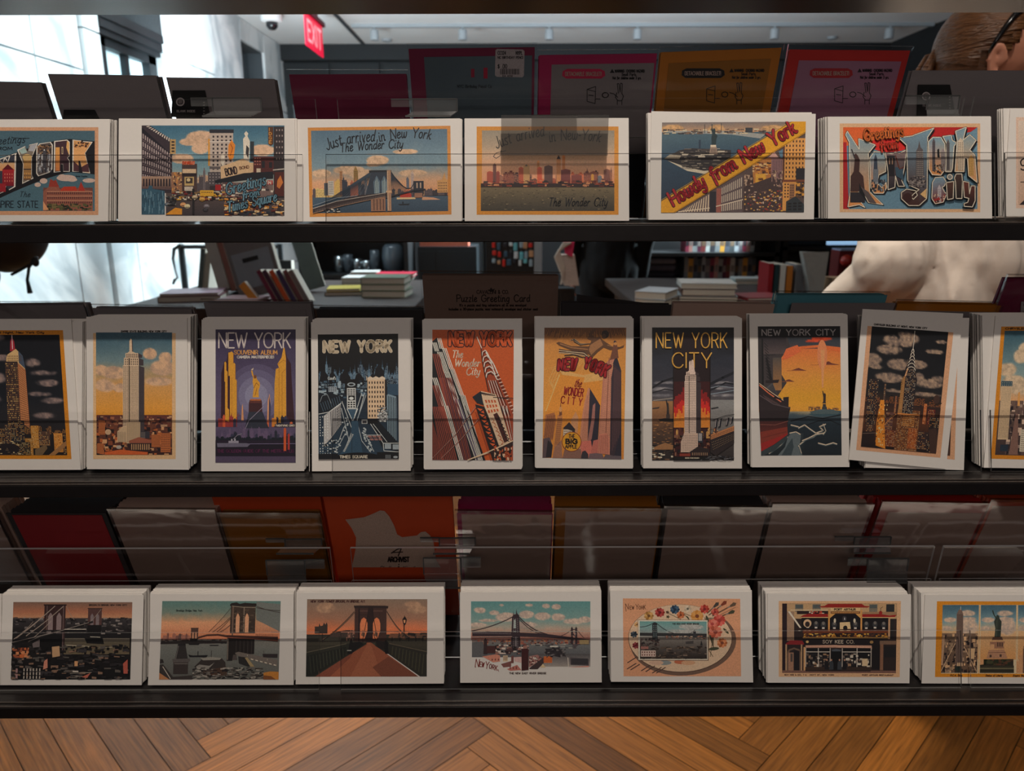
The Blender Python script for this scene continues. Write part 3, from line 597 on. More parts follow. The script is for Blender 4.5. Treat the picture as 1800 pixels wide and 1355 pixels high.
a.P([(785, 905), (940, 890), (940, 1040), (785, 1040)], (150, 112, 90)); a.W(800, 910, 935, 1030, 4, 1, (96, 70, 62), .35, 1)
a.P([(165, 1000), (600, 870), (960, 840), (960, 880), (600, 950), (165, 1055)], (56, 44, 46))
a.WQ([(190, 1010), (940, 850), (940, 880), (190, 1050)], 46, 1, (110, 96, 92), .35, .7); a.L([(165, 1000), (420, 925), (940, 845)], 5, (190, 180, 170)); a.L([(165, 1050), (500, 970), (940, 882)], 6, (150, 120, 100)); a.L([(165, 970), (420, 890), (640, 870)], 4, (150, 160, 168))
a.P([(1070, 965), (1200, 962), (1185, 980), (1090, 980)], (26, 34, 44)); a.R(1118, 940, 1132, 965, (26, 34, 44)); a.busy(280, 1005, 460, 1045, 16, [(196, 190, 180), (40, 36, 40)], (12, 34), (8, 16), 4)
a.T('Just arrived', 330, 372, 120, 12, (16, 26, 40), ang=10, slant=.1, curve=22, fit=510); a.T('in New York', 890, 290, 108, 12, (16, 26, 40), ang=2, slant=.1, curve=26, fit=540)
a.T('The Wonder City', 470, 398, 95, 11, (16, 26, 40), ang=3, curve=8, slant=.15, fit=660)
a.build('printed_picture', cp[0])

# --- card 4: skyline at dusk over dark water
fr = (810, 200, 5.4545)
cp = postcard(1, [(38, 44), (1602, 44), (1613, 1025), (38, 1028)], 'landscape postcard of a red skyline over dark water with orange border', fr, 6, back='red skyline card')
a = art(cp, fr, (152, 122, 1512, 968)); a.R(152, 122, 1512, 968, (196, 134, 44))
a.sky(203, 160, 1472, 705, [(0, (140, 132, 118)), (.35, (176, 152, 128)), (.7, (214, 160, 122)), (1, (210, 140, 104))], seed=6, nf=.01, streak=2)
a.sky(192, 700, 1472, 932, [(0, (120, 106, 80)), (1, (58, 52, 42))], seed=12, nf=.05, streak=4, nz=1)
r_ = random.Random(9)
for i in range(150):
    x = r_.uniform(200, 1430); y = r_.uniform(715, 925); a.raw([(x, y), (x+r_.uniform(14, 40), y+r_.uniform(-4, 4)), (x+10, y+5)], (44, 38, 32) if i % 3 else (150, 132, 98), 6)
a.skyline(250, 1450, 680, 50, 130, [(150, 66, 44), (110, 44, 38), (70, 36, 40), (196, 96, 56), (130, 84, 70), (60, 40, 46)], 34, 66, 17, win=(206, 130, 84))
for (x0, x1, yt, c) in ((250, 310, 560, (176, 76, 48)), (308, 340, 490, (110, 60, 52)), (340, 372, 560, (150, 60, 44)), (555, 600, 520, (186, 84, 50)), (600, 660, 500, (196, 150, 96)), (730, 755, 460, (206, 140, 84)), (733, 778, 520, (206, 90, 52)), (800, 880, 505, (96, 58, 52)), (918, 958, 430, (206, 140, 84)), (972, 1000, 405, (206, 130, 70)), (960, 1050, 540, (120, 44, 40)), (1058, 1160, 590, (130, 56, 46)), (1240, 1305, 560, (150, 84, 60)), (1250, 1275, 585, (222, 160, 60)), (1315, 1350, 600, (110, 116, 124)), (1370, 1430, 540, (140, 84, 66))):
    a.P([(x0, 685), (x0, yt), ((x0+x1)/2, yt-12), (x1, yt), (x1, 685)], c); a.W(x0+2, yt+6, x1-2, 675, max(2, int((x1-x0)/9)), max(4, int((680-yt)/12)), tuple(int(k*.62) for k in c), .45, .45)
a.P([(918, 435), (938, 395), (958, 435)], (44, 34, 44)); a.P([(1370, 680), (1390, 540), (1410, 535), (1445, 680)], (120, 70, 60)); a.L([(322, 495), (322, 475)], 4, (90, 60, 56)); a.P([(612, 505), (628, 485), (645, 505)], (110, 100, 84))
a.R(192, 668, 1472, 704, (44, 24, 28)); a.busy(200, 640, 1460, 700, 110, [(96, 40, 34), (44, 26, 30), (190, 130, 90), (150, 66, 44), (36, 24, 30)], (10, 60), (6, 18), 6)
a.T('Just arrived', 345, 335, 110, 9, (24, 22, 26), ang=15, slant=.1, curve=16, fit=470); a.T('in New-York', 855, 272, 104, 9, (24, 22, 26), ang=0, slant=.08, curve=22, fit=480); a.L([(385, 350), (380, 400), (340, 428), (312, 410), (340, 375), (430, 355)], 6, (24, 22, 26))
a.T('The Wonder City', 840, 885, 78, 11, (20, 18, 20), slant=.2, fit=560)
a.build('printed_picture', cp[0])

# --- card 5: harbour statue with a yellow diagonal banner
fr = (1120, 190, 5.4545)
cp = postcard(1, [(137, 30), (1712, 55), (1695, 1065), (115, 1070)], 'landscape postcard with yellow diagonal banner reading Howdy from New York in red script', fr, 8, back='yellow banner card', dy=0.004)
a = art(cp, fr, (230, 130, 1615, 1003), quad=((238, 138), (1615, 130), (1597, 998), (228, 1003)))
a.sky(230, 130, 1615, 240, [(0, (120, 112, 110)), (1, (196, 150, 110))], [(330, 190, 120, 40), (760, 200, 90, 50), (1300, 190, 120, 30)], (214, 170, 120), seed=3, nf=.02)
a.sky(230, 225, 1615, 1003, [(0, (74, 100, 112)), (.35, (46, 72, 92)), (1, (34, 52, 72))], seed=7, nf=.02, streak=2); a.P([(240, 225), (600, 240), (900, 250), (1180, 290), (1230, 250), (900, 215), (240, 210)], (150, 150, 146))
a.busy(240, 195, 1240, 245, 110, [(120, 96, 80), (60, 56, 60), (196, 180, 150), (90, 80, 74)], (10, 50), (5, 16), 5); a.R(1035, 185, 1105, 230, (56, 60, 66)); a.R(640, 150, 646, 235, (60, 60, 64)); a.R(800, 140, 806, 230, (60, 60, 64))
a.P([(255, 480), (400, 400), (520, 380), (900, 400), (900, 480), (760, 590), (640, 625), (480, 590)], (44, 40, 44)); a.P([(290, 500), (480, 600), (650, 630), (760, 590), (640, 600), (480, 565)], (196, 186, 166)); a.busy(400, 385, 880, 470, 60, [(176, 166, 150), (70, 64, 62), (40, 36, 40), (110, 100, 92)], (20, 70), (6, 14), 6); a.busy(420, 480, 800, 580, 40, [(150, 140, 128), (60, 54, 52), (96, 88, 80)], (30, 90), (5, 12), 8)
a.P([(255, 480), (310, 440), (420, 450), (400, 485)], (150, 140, 124)); a.P([(690, 440), (700, 370), (760, 370), (770, 440)], (150, 130, 116)); a.W(702, 380, 758, 436, 5, 1, (60, 50, 50), .4, .8); a.R(700, 350, 755, 370, (206, 190, 170))
a.P([(712, 350), (708, 280), (716, 240), (706, 205), (712, 155), (722, 205), (730, 185), (745, 200), (745, 240), (768, 262), (758, 290), (752, 350)], (32, 54, 60)); a.L([(712, 150), (714, 210)], 8, (32, 54, 60)); a.R(588, 300, 606, 390, (36, 56, 76))
# street half below the banner
a.P([(1615, 200), (1615, 1003), (360, 1003)], (90, 74, 72))
a.P([(740, 800), (960, 650), (1020, 640), (1020, 1003), (360, 1003)], (96, 82, 84)); a.WQ([(440, 985), (700, 815), (700, 1000), (380, 1000)], 12, 1, (206, 186, 160), .45, .9); a.WQ([(810, 760), (1015, 650), (1015, 980), (810, 1000)], 11, 3, (190, 176, 160), .45, .8); a.R(765, 770, 810, 1003, (150, 90, 80)); a.L([(400, 995), (700, 960), (1020, 880)], 9, (206, 190, 170)); a.R(702, 800, 762, 1003, (44, 40, 50))
a.P([(1110, 560), (1180, 500), (1290, 470), (1290, 760), (1240, 780), (1120, 770)], (176, 120, 66)); a.busy(1110, 520, 1290, 640, 60, [(214, 180, 130), (120, 70, 50), (206, 140, 60), (70, 50, 50)], (14, 40), (8, 22), 4)
a.R(1140, 632, 1240, 728, (216, 166, 70)); a.E(1190, 685, 26, 18, (176, 120, 50)); a.T('TIMES', 1168, 690, 12, 4, (60, 40, 36), fit=44); a.R(1145, 740, 1235, 800, (214, 206, 190)); a.T('News', 1155, 785, 34, 5, (80, 40, 40), slant=.2, fit=70)
a.P([(1245, 480), (1310, 430), (1350, 480), (1400, 490), (1400, 690), (1290, 650), (1290, 480)], (146, 110, 110)); a.WQ([(1300, 500), (1395, 500), (1395, 680), (1300, 640)], 6, 1, (96, 76, 84), .4, 1); a.P([(1270, 470), (1315, 415), (1360, 475)], (190, 150, 140)); a.P([(1360, 420), (1420, 380), (1420, 480), (1380, 480)], (90, 120, 140))
a.P([(1030, 760), (1300, 660), (1420, 700), (1420, 1000), (1030, 1000)], (74, 58, 58)); a.busy(1030, 640, 1120, 760, 70, [(176, 150, 130), (90, 66, 60), (60, 50, 54)], (10, 30), (8, 24), 14); a.busy(1035, 780, 1430, 995, 190, [(110, 84, 80), (196, 170, 150), (60, 46, 50), (150, 60, 50), (206, 160, 80)], (8, 24), (6, 16), 15); a.busy(1295, 600, 1410, 760, 60, [(150, 120, 110), (196, 170, 140), (80, 60, 60)], (8, 20), (8, 30), 16)
a.R(1400, 290, 1615, 690, (206, 150, 84)); a.W(1420, 300, 1610, 680, 6, 9, (60, 40, 36), .36, .5); a.R(1400, 290, 1418, 690, (96, 60, 44)); a.R(1405, 712, 1530, 990, (206, 150, 84)); a.W(1415, 720, 1470, 870, 2, 5, (70, 46, 40)); a.R(1470, 730, 1520, 880, (150, 110, 80)); a.W(1475, 735, 1515, 875, 3, 6, (60, 40, 40)); a.R(1530, 580, 1615, 690, (44, 40, 48)); a.R(1400, 690, 1615, 712, (120, 70, 50))
a.busy(1530, 700, 1615, 860, 40, [(206, 150, 70), (60, 44, 44), (110, 80, 50)], (10, 30), (8, 30), 18); a.P([(1440, 900), (1530, 850), (1615, 930), (1615, 1003), (1440, 1003)], (50, 56, 62)); a.WQ([(1450, 910), (1600, 900), (1600, 990), (1450, 990)], 3, 3, (26, 26, 32), .7, .6)
a.P([(230, 1003), (230, 890), (1475, 130), (1615, 130), (1615, 240), (365, 1003)], (214, 156, 34)); a.L([(230, 893), (1478, 130)], 4, (60, 40, 30)); a.L([(1615, 232), (355, 1003)], 4, (60, 40, 30)); a.L([(230, 882), (1462, 130)], 3, (230, 190, 80))
a.T('Howdy from New York', 352, 940, 138, 21, (160, 26, 40), ang=31, slant=.05, fit=1375, outl=[(33, (66, 14, 30))])
a.build('printed_picture', cp[0])

# --- card 6: orange and blue big-letter card
fr = (1440, 190, 5.0)
cp = postcard(1, [(75, 75), (1510, 75), (1520, 970), (75, 970)], 'landscape postcard with ornate New York City letters on orange and pale blue', fr, 14, back='ornate letter card', dy=0.002)
a = art(cp, fr, (180, 135, 1415, 915)); a.R(180, 135, 1415, 915, (206, 168, 132)); a.sky(210, 168, 1390, 887, [(0, (100, 132, 150)), (1, (104, 136, 154))], seed=2)
a.sky(210, 168, 800, 330, [(0, (206, 96, 44)), (1, (214, 110, 56))], seed=4); a.P([(210, 300), (240, 300), (260, 887), (210, 887)], (168, 30, 36)); a.P([(700, 168), (1390, 168), (1330, 210), (980, 270), (800, 270)], (176, 34, 36)); a.P([(640, 168), (1000, 168), (940, 230), (760, 270), (640, 260)], (206, 92, 44)); a.E(620, 320, 170, 68, (196, 40, 34)); a.P([(1390, 175), (1390, 400), (1330, 300), (1310, 230)], (110, 140, 156))
def bigl(pts, closed=True, body=(120, 150, 166), bodyl=(206, 140, 84), w0=0):
    sh = [(x+16, y+12) for x, y in pts]; a.P(sh, (18, 20, 28)); a.P([(x, y) for x, y in pts], (18, 20, 28))
    a.L(pts+[pts[0]], 15, (18, 20, 28)); ys = [p[1] for p in pts]; y0, y1 = min(ys), max(ys)
    a.P(pts, lambda x, y: tuple(body[k]*(1-min(1, max(0, (y-y0)/(y1-y0))))+bodyl[k]*min(1, max(0, (y-y0)/(y1-y0))) for k in range(3))); a.L(pts+[pts[0]], 7, (224, 214, 196))
bigl([(230, 235), (245, 205), (350, 365), (345, 270), (490, 325), (430, 400), (440, 735), (560, 850), (430, 830), (345, 660), (345, 800), (400, 875), (350, 850), (250, 870), (270, 740), (262, 300)])
bigl([(440, 440), (480, 385), (560, 390), (580, 440), (580, 560), (520, 590), (505, 660), (545, 700), (585, 655), (590, 700), (560, 750), (480, 750), (450, 700)])
bigl([(575, 395), (640, 405), (660, 390), (700, 400), (760, 370), (745, 520), (720, 640), (745, 690), (690, 690), (665, 600), (660, 700), (600, 720), (600, 560)], body=(130, 110, 110), bodyl=(40, 36, 44))
bigl([(690, 265), (810, 250), (830, 240), (1000, 180), (945, 260), (940, 740), (935, 800), (870, 860), (780, 860), (715, 800), (715, 745), (760, 715), (840, 730), (855, 770), (820, 805), (800, 785), (820, 760), (870, 720), (800, 690), (770, 640), (760, 330)], bodyl=(70, 40, 36))
bigl([(950, 300), (990, 262), (1060, 262), (1095, 320), (1100, 540), (1060, 595), (985, 590), (955, 540)]); a.P([(1028, 370), (1045, 360), (1050, 440), (1030, 440)], (18, 20, 28))
bigl([(1075, 255), (1150, 245), (1160, 290), (1195, 310), (1175, 340), (1160, 540), (1150, 565), (1100, 565), (1110, 320)], bodyl=(150, 140, 130))
bigl([(1185, 210), (1280, 175), (1250, 290), (1310, 240), (1365, 290), (1310, 375), (1355, 420), (1375, 660), (1300, 600), (1290, 450), (1265, 440), (1260, 565), (1180, 565), (1200, 290)], bodyl=(206, 150, 100))
bigl([(985, 660), (1010, 615), (1080, 610), (1105, 650), (1090, 690), (1070, 700), (1090, 740), (1110, 760), (1080, 830), (1010, 845), (980, 800)], bodyl=(120, 50, 44)); a.E(1138, 610, 30, 30, (18, 20, 28)); a.E(1138, 610, 26, 26, (224, 214, 196)); a.E(1138, 610, 18, 18, (130, 130, 130))
bigl([(1105, 660), (1170, 650), (1165, 800), (1115, 810)], body=(90, 60, 50), bodyl=(50, 34, 32)); bigl([(1175, 620), (1190, 585), (1240, 585), (1245, 650), (1240, 800), (1190, 800), (1185, 660)], body=(80, 60, 54), bodyl=(36, 28, 28))
bigl([(1250, 650), (1300, 660), (1305, 760), (1320, 690), (1355, 690), (1355, 820), (1330, 875), (1260, 870), (1258, 845), (1290, 835), (1300, 800), (1260, 790)], body=(110, 60, 50), bodyl=(40, 26, 26))
a.P([(300, 560), (310, 450), (305, 410), (320, 400), (335, 415), (355, 455), (350, 560), (385, 600), (400, 735), (270, 735), (275, 600)], (70, 46, 44)); a.L([(310, 440), (283, 365)], 10, (50, 50, 56)); a.R(270, 740, 400, 830, (44, 40, 48)); a.P([(350, 660), (395, 760), (420, 830), (350, 740)], (18, 20, 28)); a.P([(360, 690), (400, 770), (440, 830), (500, 840), (430, 740)], (90, 80, 80))
a.P([(840, 620), (845, 380), (862, 350), (872, 290), (885, 350), (905, 370), (915, 620)], (90, 84, 86)); a.W(848, 380, 908, 620, 5, 14, (170, 160, 150), .35, .5); a.E(850, 660, 75, 34, (120, 112, 110)); a.busy(780, 600, 930, 700, 60, [(60, 54, 58), (150, 140, 134), (90, 80, 80)], (8, 24), (6, 18), 3); a.P([(880, 760), (935, 710), (930, 800)], (206, 170, 120)); a.E(770, 790, 40, 40, (60, 30, 28))
a.P([(475, 540), (480, 440), (492, 405), (505, 440), (510, 540)], (60, 70, 86)); a.busy(455, 630, 575, 735, 40, [(70, 76, 84), (130, 134, 138), (44, 46, 56)], (8, 20), (10, 30), 5); a.R(470, 540, 515, 650, (110, 116, 124)); a.P([(590, 420), (660, 420), (655, 600), (605, 600)], (34, 30, 38)); a.W(600, 440, 650, 500, 2, 1, (150, 120, 100), .4, .9); a.P([(660, 520), (730, 540), (735, 640), (670, 600)], (60, 84, 100)); a.L([(665, 420), (700, 540), (735, 520)], 7, (110, 56, 44))
for (x0, x1, y0, y1, c) in ((985, 1010, 280, 560, (90, 84, 90)), (1060, 1095, 370, 560, (140, 130, 130)), (1108, 1135, 290, 550, (96, 90, 92)), (1205, 1255, 280, 555, (196, 180, 160)), (1300, 1345, 430, 600, (196, 156, 96)), (1030, 1062, 690, 830, (176, 166, 170))):
    a.P([(x0, y1), (x0, y0+20), ((x0+x1)/2, y0-12), (x1, y0+20), (x1, y1)], c); a.W(x0+2, y0+24, x1-2, y1, 3, max(4, int((y1-y0)/16)), tuple(int(k*.5) for k in c), .4, .6)
a.busy(1000, 500, 1090, 580, 30, [(96, 80, 74), (176, 160, 140), (50, 44, 46)], (8, 20), (8, 24), 7); a.busy(995, 760, 1095, 830, 24, [(150, 44, 44), (60, 36, 36), (190, 170, 150)], (8, 22), (8, 22), 8)
a.T('Greetings', 392, 295, 104, 12, (206, 112, 50), ang=7, slant=.04, fit=345, outl=[(19, (66, 50, 36))]); a.T('from', 535, 372, 80, 12, (196, 60, 38), ang=6, fit=150, outl=[(19, (66, 50, 36))])
a.build('printed_picture', cp[0])

# --- card 7: only its left edge shows
fr = (1690, 180, 5.0)
cp = postcard(1, [(430, 55), (1700, 50), (1700, 1000), (370, 1000)], 'landscape postcard of a pale picture in tan, cut by the right edge of upper shelf', fr, 6, back='pale tan card', dy=0.004)
a = art(cp, fr, (480, 130, 1560, 930)); a.R(480, 130, 1560, 930, (214, 186, 168)); a.sky(500, 160, 1540, 900, [(0, (206, 190, 176)), (1, (190, 160, 140))], seed=4); a.T('g', 520, 560, 110, 12, (50, 44, 46)); a.P([(508, 900), (580, 830), (700, 880), (700, 900)], (50, 44, 46)); a.L([(520, 700), (620, 700)], 8, (60, 50, 50))
a.build('printed_picture', cp[0])
# ================================================================ middle shelf
def tower(a, x0, x1, xs, yt, yb, face, side, rows=26, cols=4, mast=True, win=None, back=(60, 54, 58)):
    """stepped art-deco skyscraper: x0..x1 lit face, to xs the side, top yt (mast tip) bottom yb"""
    H = yb-yt; w_ = x1-x0; s1 = yt+H*.15; s2 = yt+H*.20; s3 = yt+H*.28
    win = win or back
    if mast:
        m = (x0+x1)/2; a.P([(m-w_*.10, s1), (m-w_*.09, yt+H*.02), (m, yt-4), (m+w_*.09, yt+H*.02), (m+w_*.12, s1)], face); a.L([(m+w_*.08, yt+H*.02), (m+w_*.11, s1)], w_*.05, side)
        a.P([(x0+w_*.2, s1+6), (m-w_*.12, s1-H*.015), (m+w_*.12, s1-H*.015), (x1+(xs-x1)*.5, s1+H*.03), (x1, s1+H*.03)], face)
    a.P([(x0+w_*.16, s1+H*.0), (x1-w_*.04, s1), (x1-w_*.04, s2), (x0+w_*.16, s2)], face); a.P([(x1-w_*.04, s1), (x1+(xs-x1)*.6, s1+H*.02), (x1+(xs-x1)*.6, s2), (x1-w_*.04, s2)], side)
    a.P([(x0+w_*.06, s2), (x1, s2), (x1, s3), (x0+w_*.06, s3)], face); a.P([(x1, s2), (x1+(xs-x1)*.85, s2+H*.02), (x1+(xs-x1)*.85, s3), (x1, s3)], side)
    a.P([(x0, s3), (x1, s3), (x1, yb), (x0, yb)], face); a.P([(x1, s3), (xs, s3+H*.02), (xs, yb), (x1, yb)], side)
    a.R(x0+w_*.36, s2, x0+w_*.44, yb, tuple(int(k*.42) for k in face))
    a.W(x0+2, s3+4, x0+w_*.34, yb-4, 3, rows, win, .42, .55); a.W(x0+w_*.46, s3+4, x1-3, yb-4, cols+1, rows, win, .42, .55); a.W(x0+w_*.2, s1+4, x1-w_*.06, s2, 6, 2, win, .4, .8); a.W(x0+w_*.1, s2+4, x1-4, s3-2, 7, 3, win, .4, .6)
    a.L([(x0, s3), (x1, s3)], 3, tuple(min(255, k+24) for k in face)); a.L([(x0+w_*.06, s2), (x1, s2)], 3, tuple(min(255, k+24) for k in face))
W2 = 1.55
# --- night tower, cut by the left edge
fr = (0, 540, 4.517)
cp = postcard(2, [(-226, 93), (565, 95), (640, 1290), (-190, 1292)], 'portrait postcard of a tall red-topped tower at night, far left of middle shelf', fr, 14, back='far left night tower card', stackq=(-0.490, 0, 0.100, 0.152))
a = art(cp, fr, (-120, 182, 560, 1205), quad=((-150, 183), (500, 182), (568, 1205), (-110, 1204)), gain=W2)
a.R(-120, 182, 560, 1205, (190, 126, 36)); a.T('Building at Night, New York City', -118, 207, 15, 4.5, (60, 36, 30), fit=520)
a.sky(-90, 218, 528, 1175, [(0, (18, 20, 28)), (.5, (24, 28, 36)), (.75, (40, 38, 42)), (1, (30, 24, 24))], [(-40, 240, 130, 40), (40, 400, 110, 30), (290, 440, 80, 40), (370, 520, 130, 30), (400, 600, 110, 34), (330, 690, 120, 26), (450, 740, 130, 30), (0, 560, 90, 50), (370, 860, 110, 30), (-30, 720, 90, 40)], (150, 128, 120), shade=(70, 66, 72), seed=14, nf=.014, nz=.5, soft=.7)
a.P([(112, 350), (118, 270), (132, 225), (150, 270), (156, 340)], (150, 40, 56)); a.L([(134, 222), (134, 330)], 6, (214, 190, 190))
a.P([(80, 400), (90, 375), (160, 330), (215, 385), (230, 500), (70, 500)], (190, 160, 116)); a.P([(180, 345), (215, 385), (232, 490), (180, 440)], (70, 80, 96)); a.P([(66, 430), (170, 430), (170, 1010), (66, 1010)], (60, 46, 44)); a.P([(170, 440), (232, 500), (245, 1010), (170, 1010)], (150, 92, 62))
a.W(68, 440, 168, 1000, 11, 34, None, .5, .5, .25, [(206, 170, 110), (150, 110, 70), (96, 70, 54)]); a.WQ([(172, 450), (230, 510), (243, 1000), (172, 1000)], 8, 1, (206, 150, 100), .4, 1); a.WQ([(172, 450), (230, 510), (243, 1000), (172, 1000)], 1, 30, (96, 60, 44), 1, .22); a.W(88, 380, 205, 430, 9, 3, (90, 66, 50), .45, .6)
a.skyline(-90, 528, 1010, 20, 70, [(44, 34, 36), (60, 46, 44), (30, 26, 32)], 16, 40, 3, win=(206, 150, 80))
for (x0, x1, y0, y1, c) in ((-90, 60, 960, 1175, (56, 44, 44)), (40, 140, 930, 1100, (66, 52, 50)), (96, 200, 900, 1060, (50, 42, 44)), (250, 312, 940, 1120, (176, 126, 60)), (200, 262, 1040, 1175, (150, 108, 52)), (310, 400, 985, 1100, (90, 66, 54)), (430, 500, 1000, 1150, (190, 130, 60)), (90, 180, 1030, 1130, (30, 36, 48)), (500, 528, 1000, 1170, (40, 30, 34)), (120, 240, 1070, 1175, (60, 50, 40))):
    a.R(x0, y0, x1, y1, c); a.W(x0+3, y0+4, x1-3, y1-3, max(3, int((x1-x0)/10)), max(4, int((y1-y0)/11)), None, .5, .45, .2, [(222, 180, 110), (206, 150, 80), tuple(int(k*.4) for k in c), (230, 210, 160)])
a.E(40, 1125, 120, 45, (36, 30, 34)); a.busy(-85, 1060, 170, 1170, 60, [(190, 170, 130), (36, 30, 34), (96, 80, 66)], (8, 26), (4, 10), 5); a.P([(275, 1130), (365, 1090), (375, 1120), (330, 1175), (275, 1175)], (110, 90, 66)); a.P([(380, 1175), (528, 1060), (528, 1100), (430, 1175)], (150, 110, 70))
a.build('printed_picture', cp[0])

# --- tower by day
fr = (145, 540, 4.517)
cp = postcard(2, [(30, 75), (830, 85), (845, 1290), (35, 1285)], 'portrait postcard of a pale stepped tower against an orange and blue sky', fr, 13, back='orange-sky tower card')
a = art(cp, fr, (85, 180, 740, 1205), gain=W2)
a.R(85, 205, 740, 1205, (206, 172, 132)); a.T('EMPIRE STATE BUILDING, NEW YORK CITY', 308, 198, 13, 4, (40, 34, 34), fit=360)
a.sky(108, 200, 712, 870, [(0, (58, 88, 104)), (.35, (110, 130, 134)), (.6, (196, 150, 96)), (1, (206, 144, 54))], [(535, 370, 60, 50), (640, 480, 110, 70), (660, 400, 60, 50), (250, 520, 100, 60), (150, 500, 60, 45), (180, 620, 90, 60), (600, 590, 130, 40), (300, 640, 60, 40)], (214, 176, 140), shade=(150, 128, 116), seed=21, nf=.012, nz=.4, soft=.4)
a.sky(112, 855, 712, 1172, [(0, (96, 52, 48)), (.3, (110, 66, 50)), (1, (60, 34, 32))], seed=3, nf=.05)
a.busy(112, 862, 712, 960, 110, [(70, 40, 44), (150, 96, 70), (176, 140, 110), (60, 36, 40), (120, 70, 54)], (10, 36), (8, 24), 7)
a.busy(112, 950, 712, 1170, 220, [(56, 34, 36), (130, 74, 52), (176, 100, 56), (44, 30, 34), (196, 150, 110), (90, 52, 44), (30, 26, 30)], (12, 44), (10, 34), 8)
tower(a, 322, 448, 492, 250, 1010, (196, 172, 146), (70, 62, 66), 34, 5); a.P([(278, 985), (322, 945), (352, 945), (352, 1070), (278, 1070)], (190, 166, 136)); a.R(352, 910, 460, 1080, (190, 166, 136)); a.W(282, 990, 350, 1068, 6, 9, (80, 66, 60), .45, .5); a.W(355, 915, 458, 1070, 9, 14, (80, 66, 60), .45, .5)
a.R(462, 985, 535, 1040, (60, 58, 66)); a.W(465, 990, 500, 1040, 4, 4, (150, 140, 130), .5, .5); a.P([(370, 1060), (450, 1030), (548, 1055), (548, 1078), (370, 1078)], (150, 90, 70)); a.R(380, 1078, 540, 1140, (56, 40, 40)); a.W(384, 1082, 538, 1135, 9, 1, (190, 150, 110), .4, .85)
for (x0, x1, y0, y1) in ((550, 620, 1010, 1110), (622, 700, 1000, 1150), (118, 170, 1080, 1160), (130, 180, 900, 1010)):
    a.R(x0, y0, x1, y1, (176, 106, 62)); a.W(x0+3, y0+5, x1-3, y1-3, 7, 8, (90, 50, 40), .45, .5)
a.P([(180, 1150), (300, 1130), (520, 1150), (520, 1170), (180, 1170)], (190, 96, 50)); a.E(205, 990, 24, 22, (190, 160, 130)); a.E(290, 1110, 22, 14, (170, 160, 150))
a.build('printed_picture', cp[0])

# --- purple album cover
fr = (340, 540, 4.517)
cp = postcard(2, [(65, 98), (880, 100), (880, 1300), (62, 1302)], 'portrait postcard in purple reading New York Souvenir Album with golden towers and a statue', fr, 9, back='purple album card')
a = art(cp, fr, (176, 176, 812, 1233), gain=W2)
a.sky(176, 176, 812, 1233, [(0, (58, 50, 76)), (.4, (88, 78, 106)), (.8, (96, 84, 112)), (1, (90, 76, 100))], seed=4, nf=.05)
for (r_, c) in ((250, (92, 84, 112)), (205, (104, 98, 126)), (150, (120, 116, 142)), (95, (134, 132, 156))): a.E(500, 700, r_*.95, r_, c, 40)
a.T('NEW YORK', 202, 322, 118, 11, (190, 180, 176), fit=568, gap=1.6)
a.T('SOUVENIR ALBUM', 325, 374, 32, 6.5, (214, 160, 96), fit=340); a.T('CAMERA MASTERPIECES', 348, 404, 18, 6, (214, 206, 200), fit=292)
GOLD = (222, 164, 62); DK = (60, 32, 44)
a.P([(218, 940), (222, 520), (245, 430), (262, 430), (275, 360), (290, 350), (300, 940)], DK)
for (x0, x1, yt, yb) in ((246, 262, 430, 590), (252, 272, 500, 900), (278, 292, 355, 545), (290, 318, 350, 900), (316, 334, 440, 900), (332, 345, 570, 930), (264, 284, 800, 920)): a.P([(x0, yb), (x0, yt+8), ((x0+x1)/2, yt), (x1, yt+14), (x1, yb)], GOLD); a.L([(x1, yt+14), (x1, yb)], 2.5, (150, 96, 40))
a.P([(292, 545), (320, 545), (318, 930), (296, 930)], GOLD); a.L([(306, 560), (306, 930)], 3, (170, 110, 44))
a.P([(640, 920), (645, 600), (655, 490), (680, 480), (668, 450), (700, 400), (714, 330), (724, 318), (735, 400), (738, 920)], GOLD); a.P([(726, 322), (745, 400), (775, 450), (782, 600), (806, 940), (740, 940), (740, 420)], DK)
for pts in ([(680, 480), (680, 910)], [(705, 520), (735, 490)], [(705, 520), (705, 915)], [(668, 455), (715, 420), (738, 430)]): a.L(pts, 3, (160, 104, 44))
a.skyline(180, 345, 950, 30, 90, [(206, 96, 60), (60, 56, 78), (150, 60, 60), (44, 46, 64)], 16, 34, 4); a.skyline(560, 812, 950, 30, 90, [(60, 58, 82), (44, 42, 60), (206, 110, 70), (90, 80, 110)], 16, 34, 6); a.R(625, 880, 660, 945, (214, 140, 60))
a.P([(380, 900), (385, 790), (392, 765), (400, 900)], (206, 150, 110)); a.P([(585, 900), (590, 740), (605, 685), (612, 760), (600, 800), (598, 900)], (206, 150, 110)); a.P([(600, 700), (615, 780), (610, 900), (598, 900)], (70, 66, 90))
a.P([(448, 735), (540, 735), (545, 760), (550, 900), (438, 900), (440, 760)], (66, 36, 42)); a.R(452, 728, 535, 742, (170, 100, 60)); a.R(448, 745, 545, 760, (96, 54, 50)); a.P([(410, 960), (440, 830), (550, 830), (600, 960)], (52, 56, 70))
a.P([(470, 715), (478, 640), (470, 590), (474, 555), (466, 540), (458, 505), (468, 500), (480, 548), (488, 545), (500, 545), (504, 570), (528, 600), (528, 630), (518, 660), (520, 715)], GOLD); a.L([(480, 640), (500, 600), (520, 620)], 4, (140, 90, 40)); a.L([(490, 700), (505, 640)], 4, (140, 90, 40)); a.E(490, 552, 11, 14, (120, 76, 44)); a.P([(456, 498), (474, 498), (478, 480), (464, 490)], (226, 206, 180))
a.L([(410, 970), (440, 900), (560, 785)], 4, (150, 140, 160))
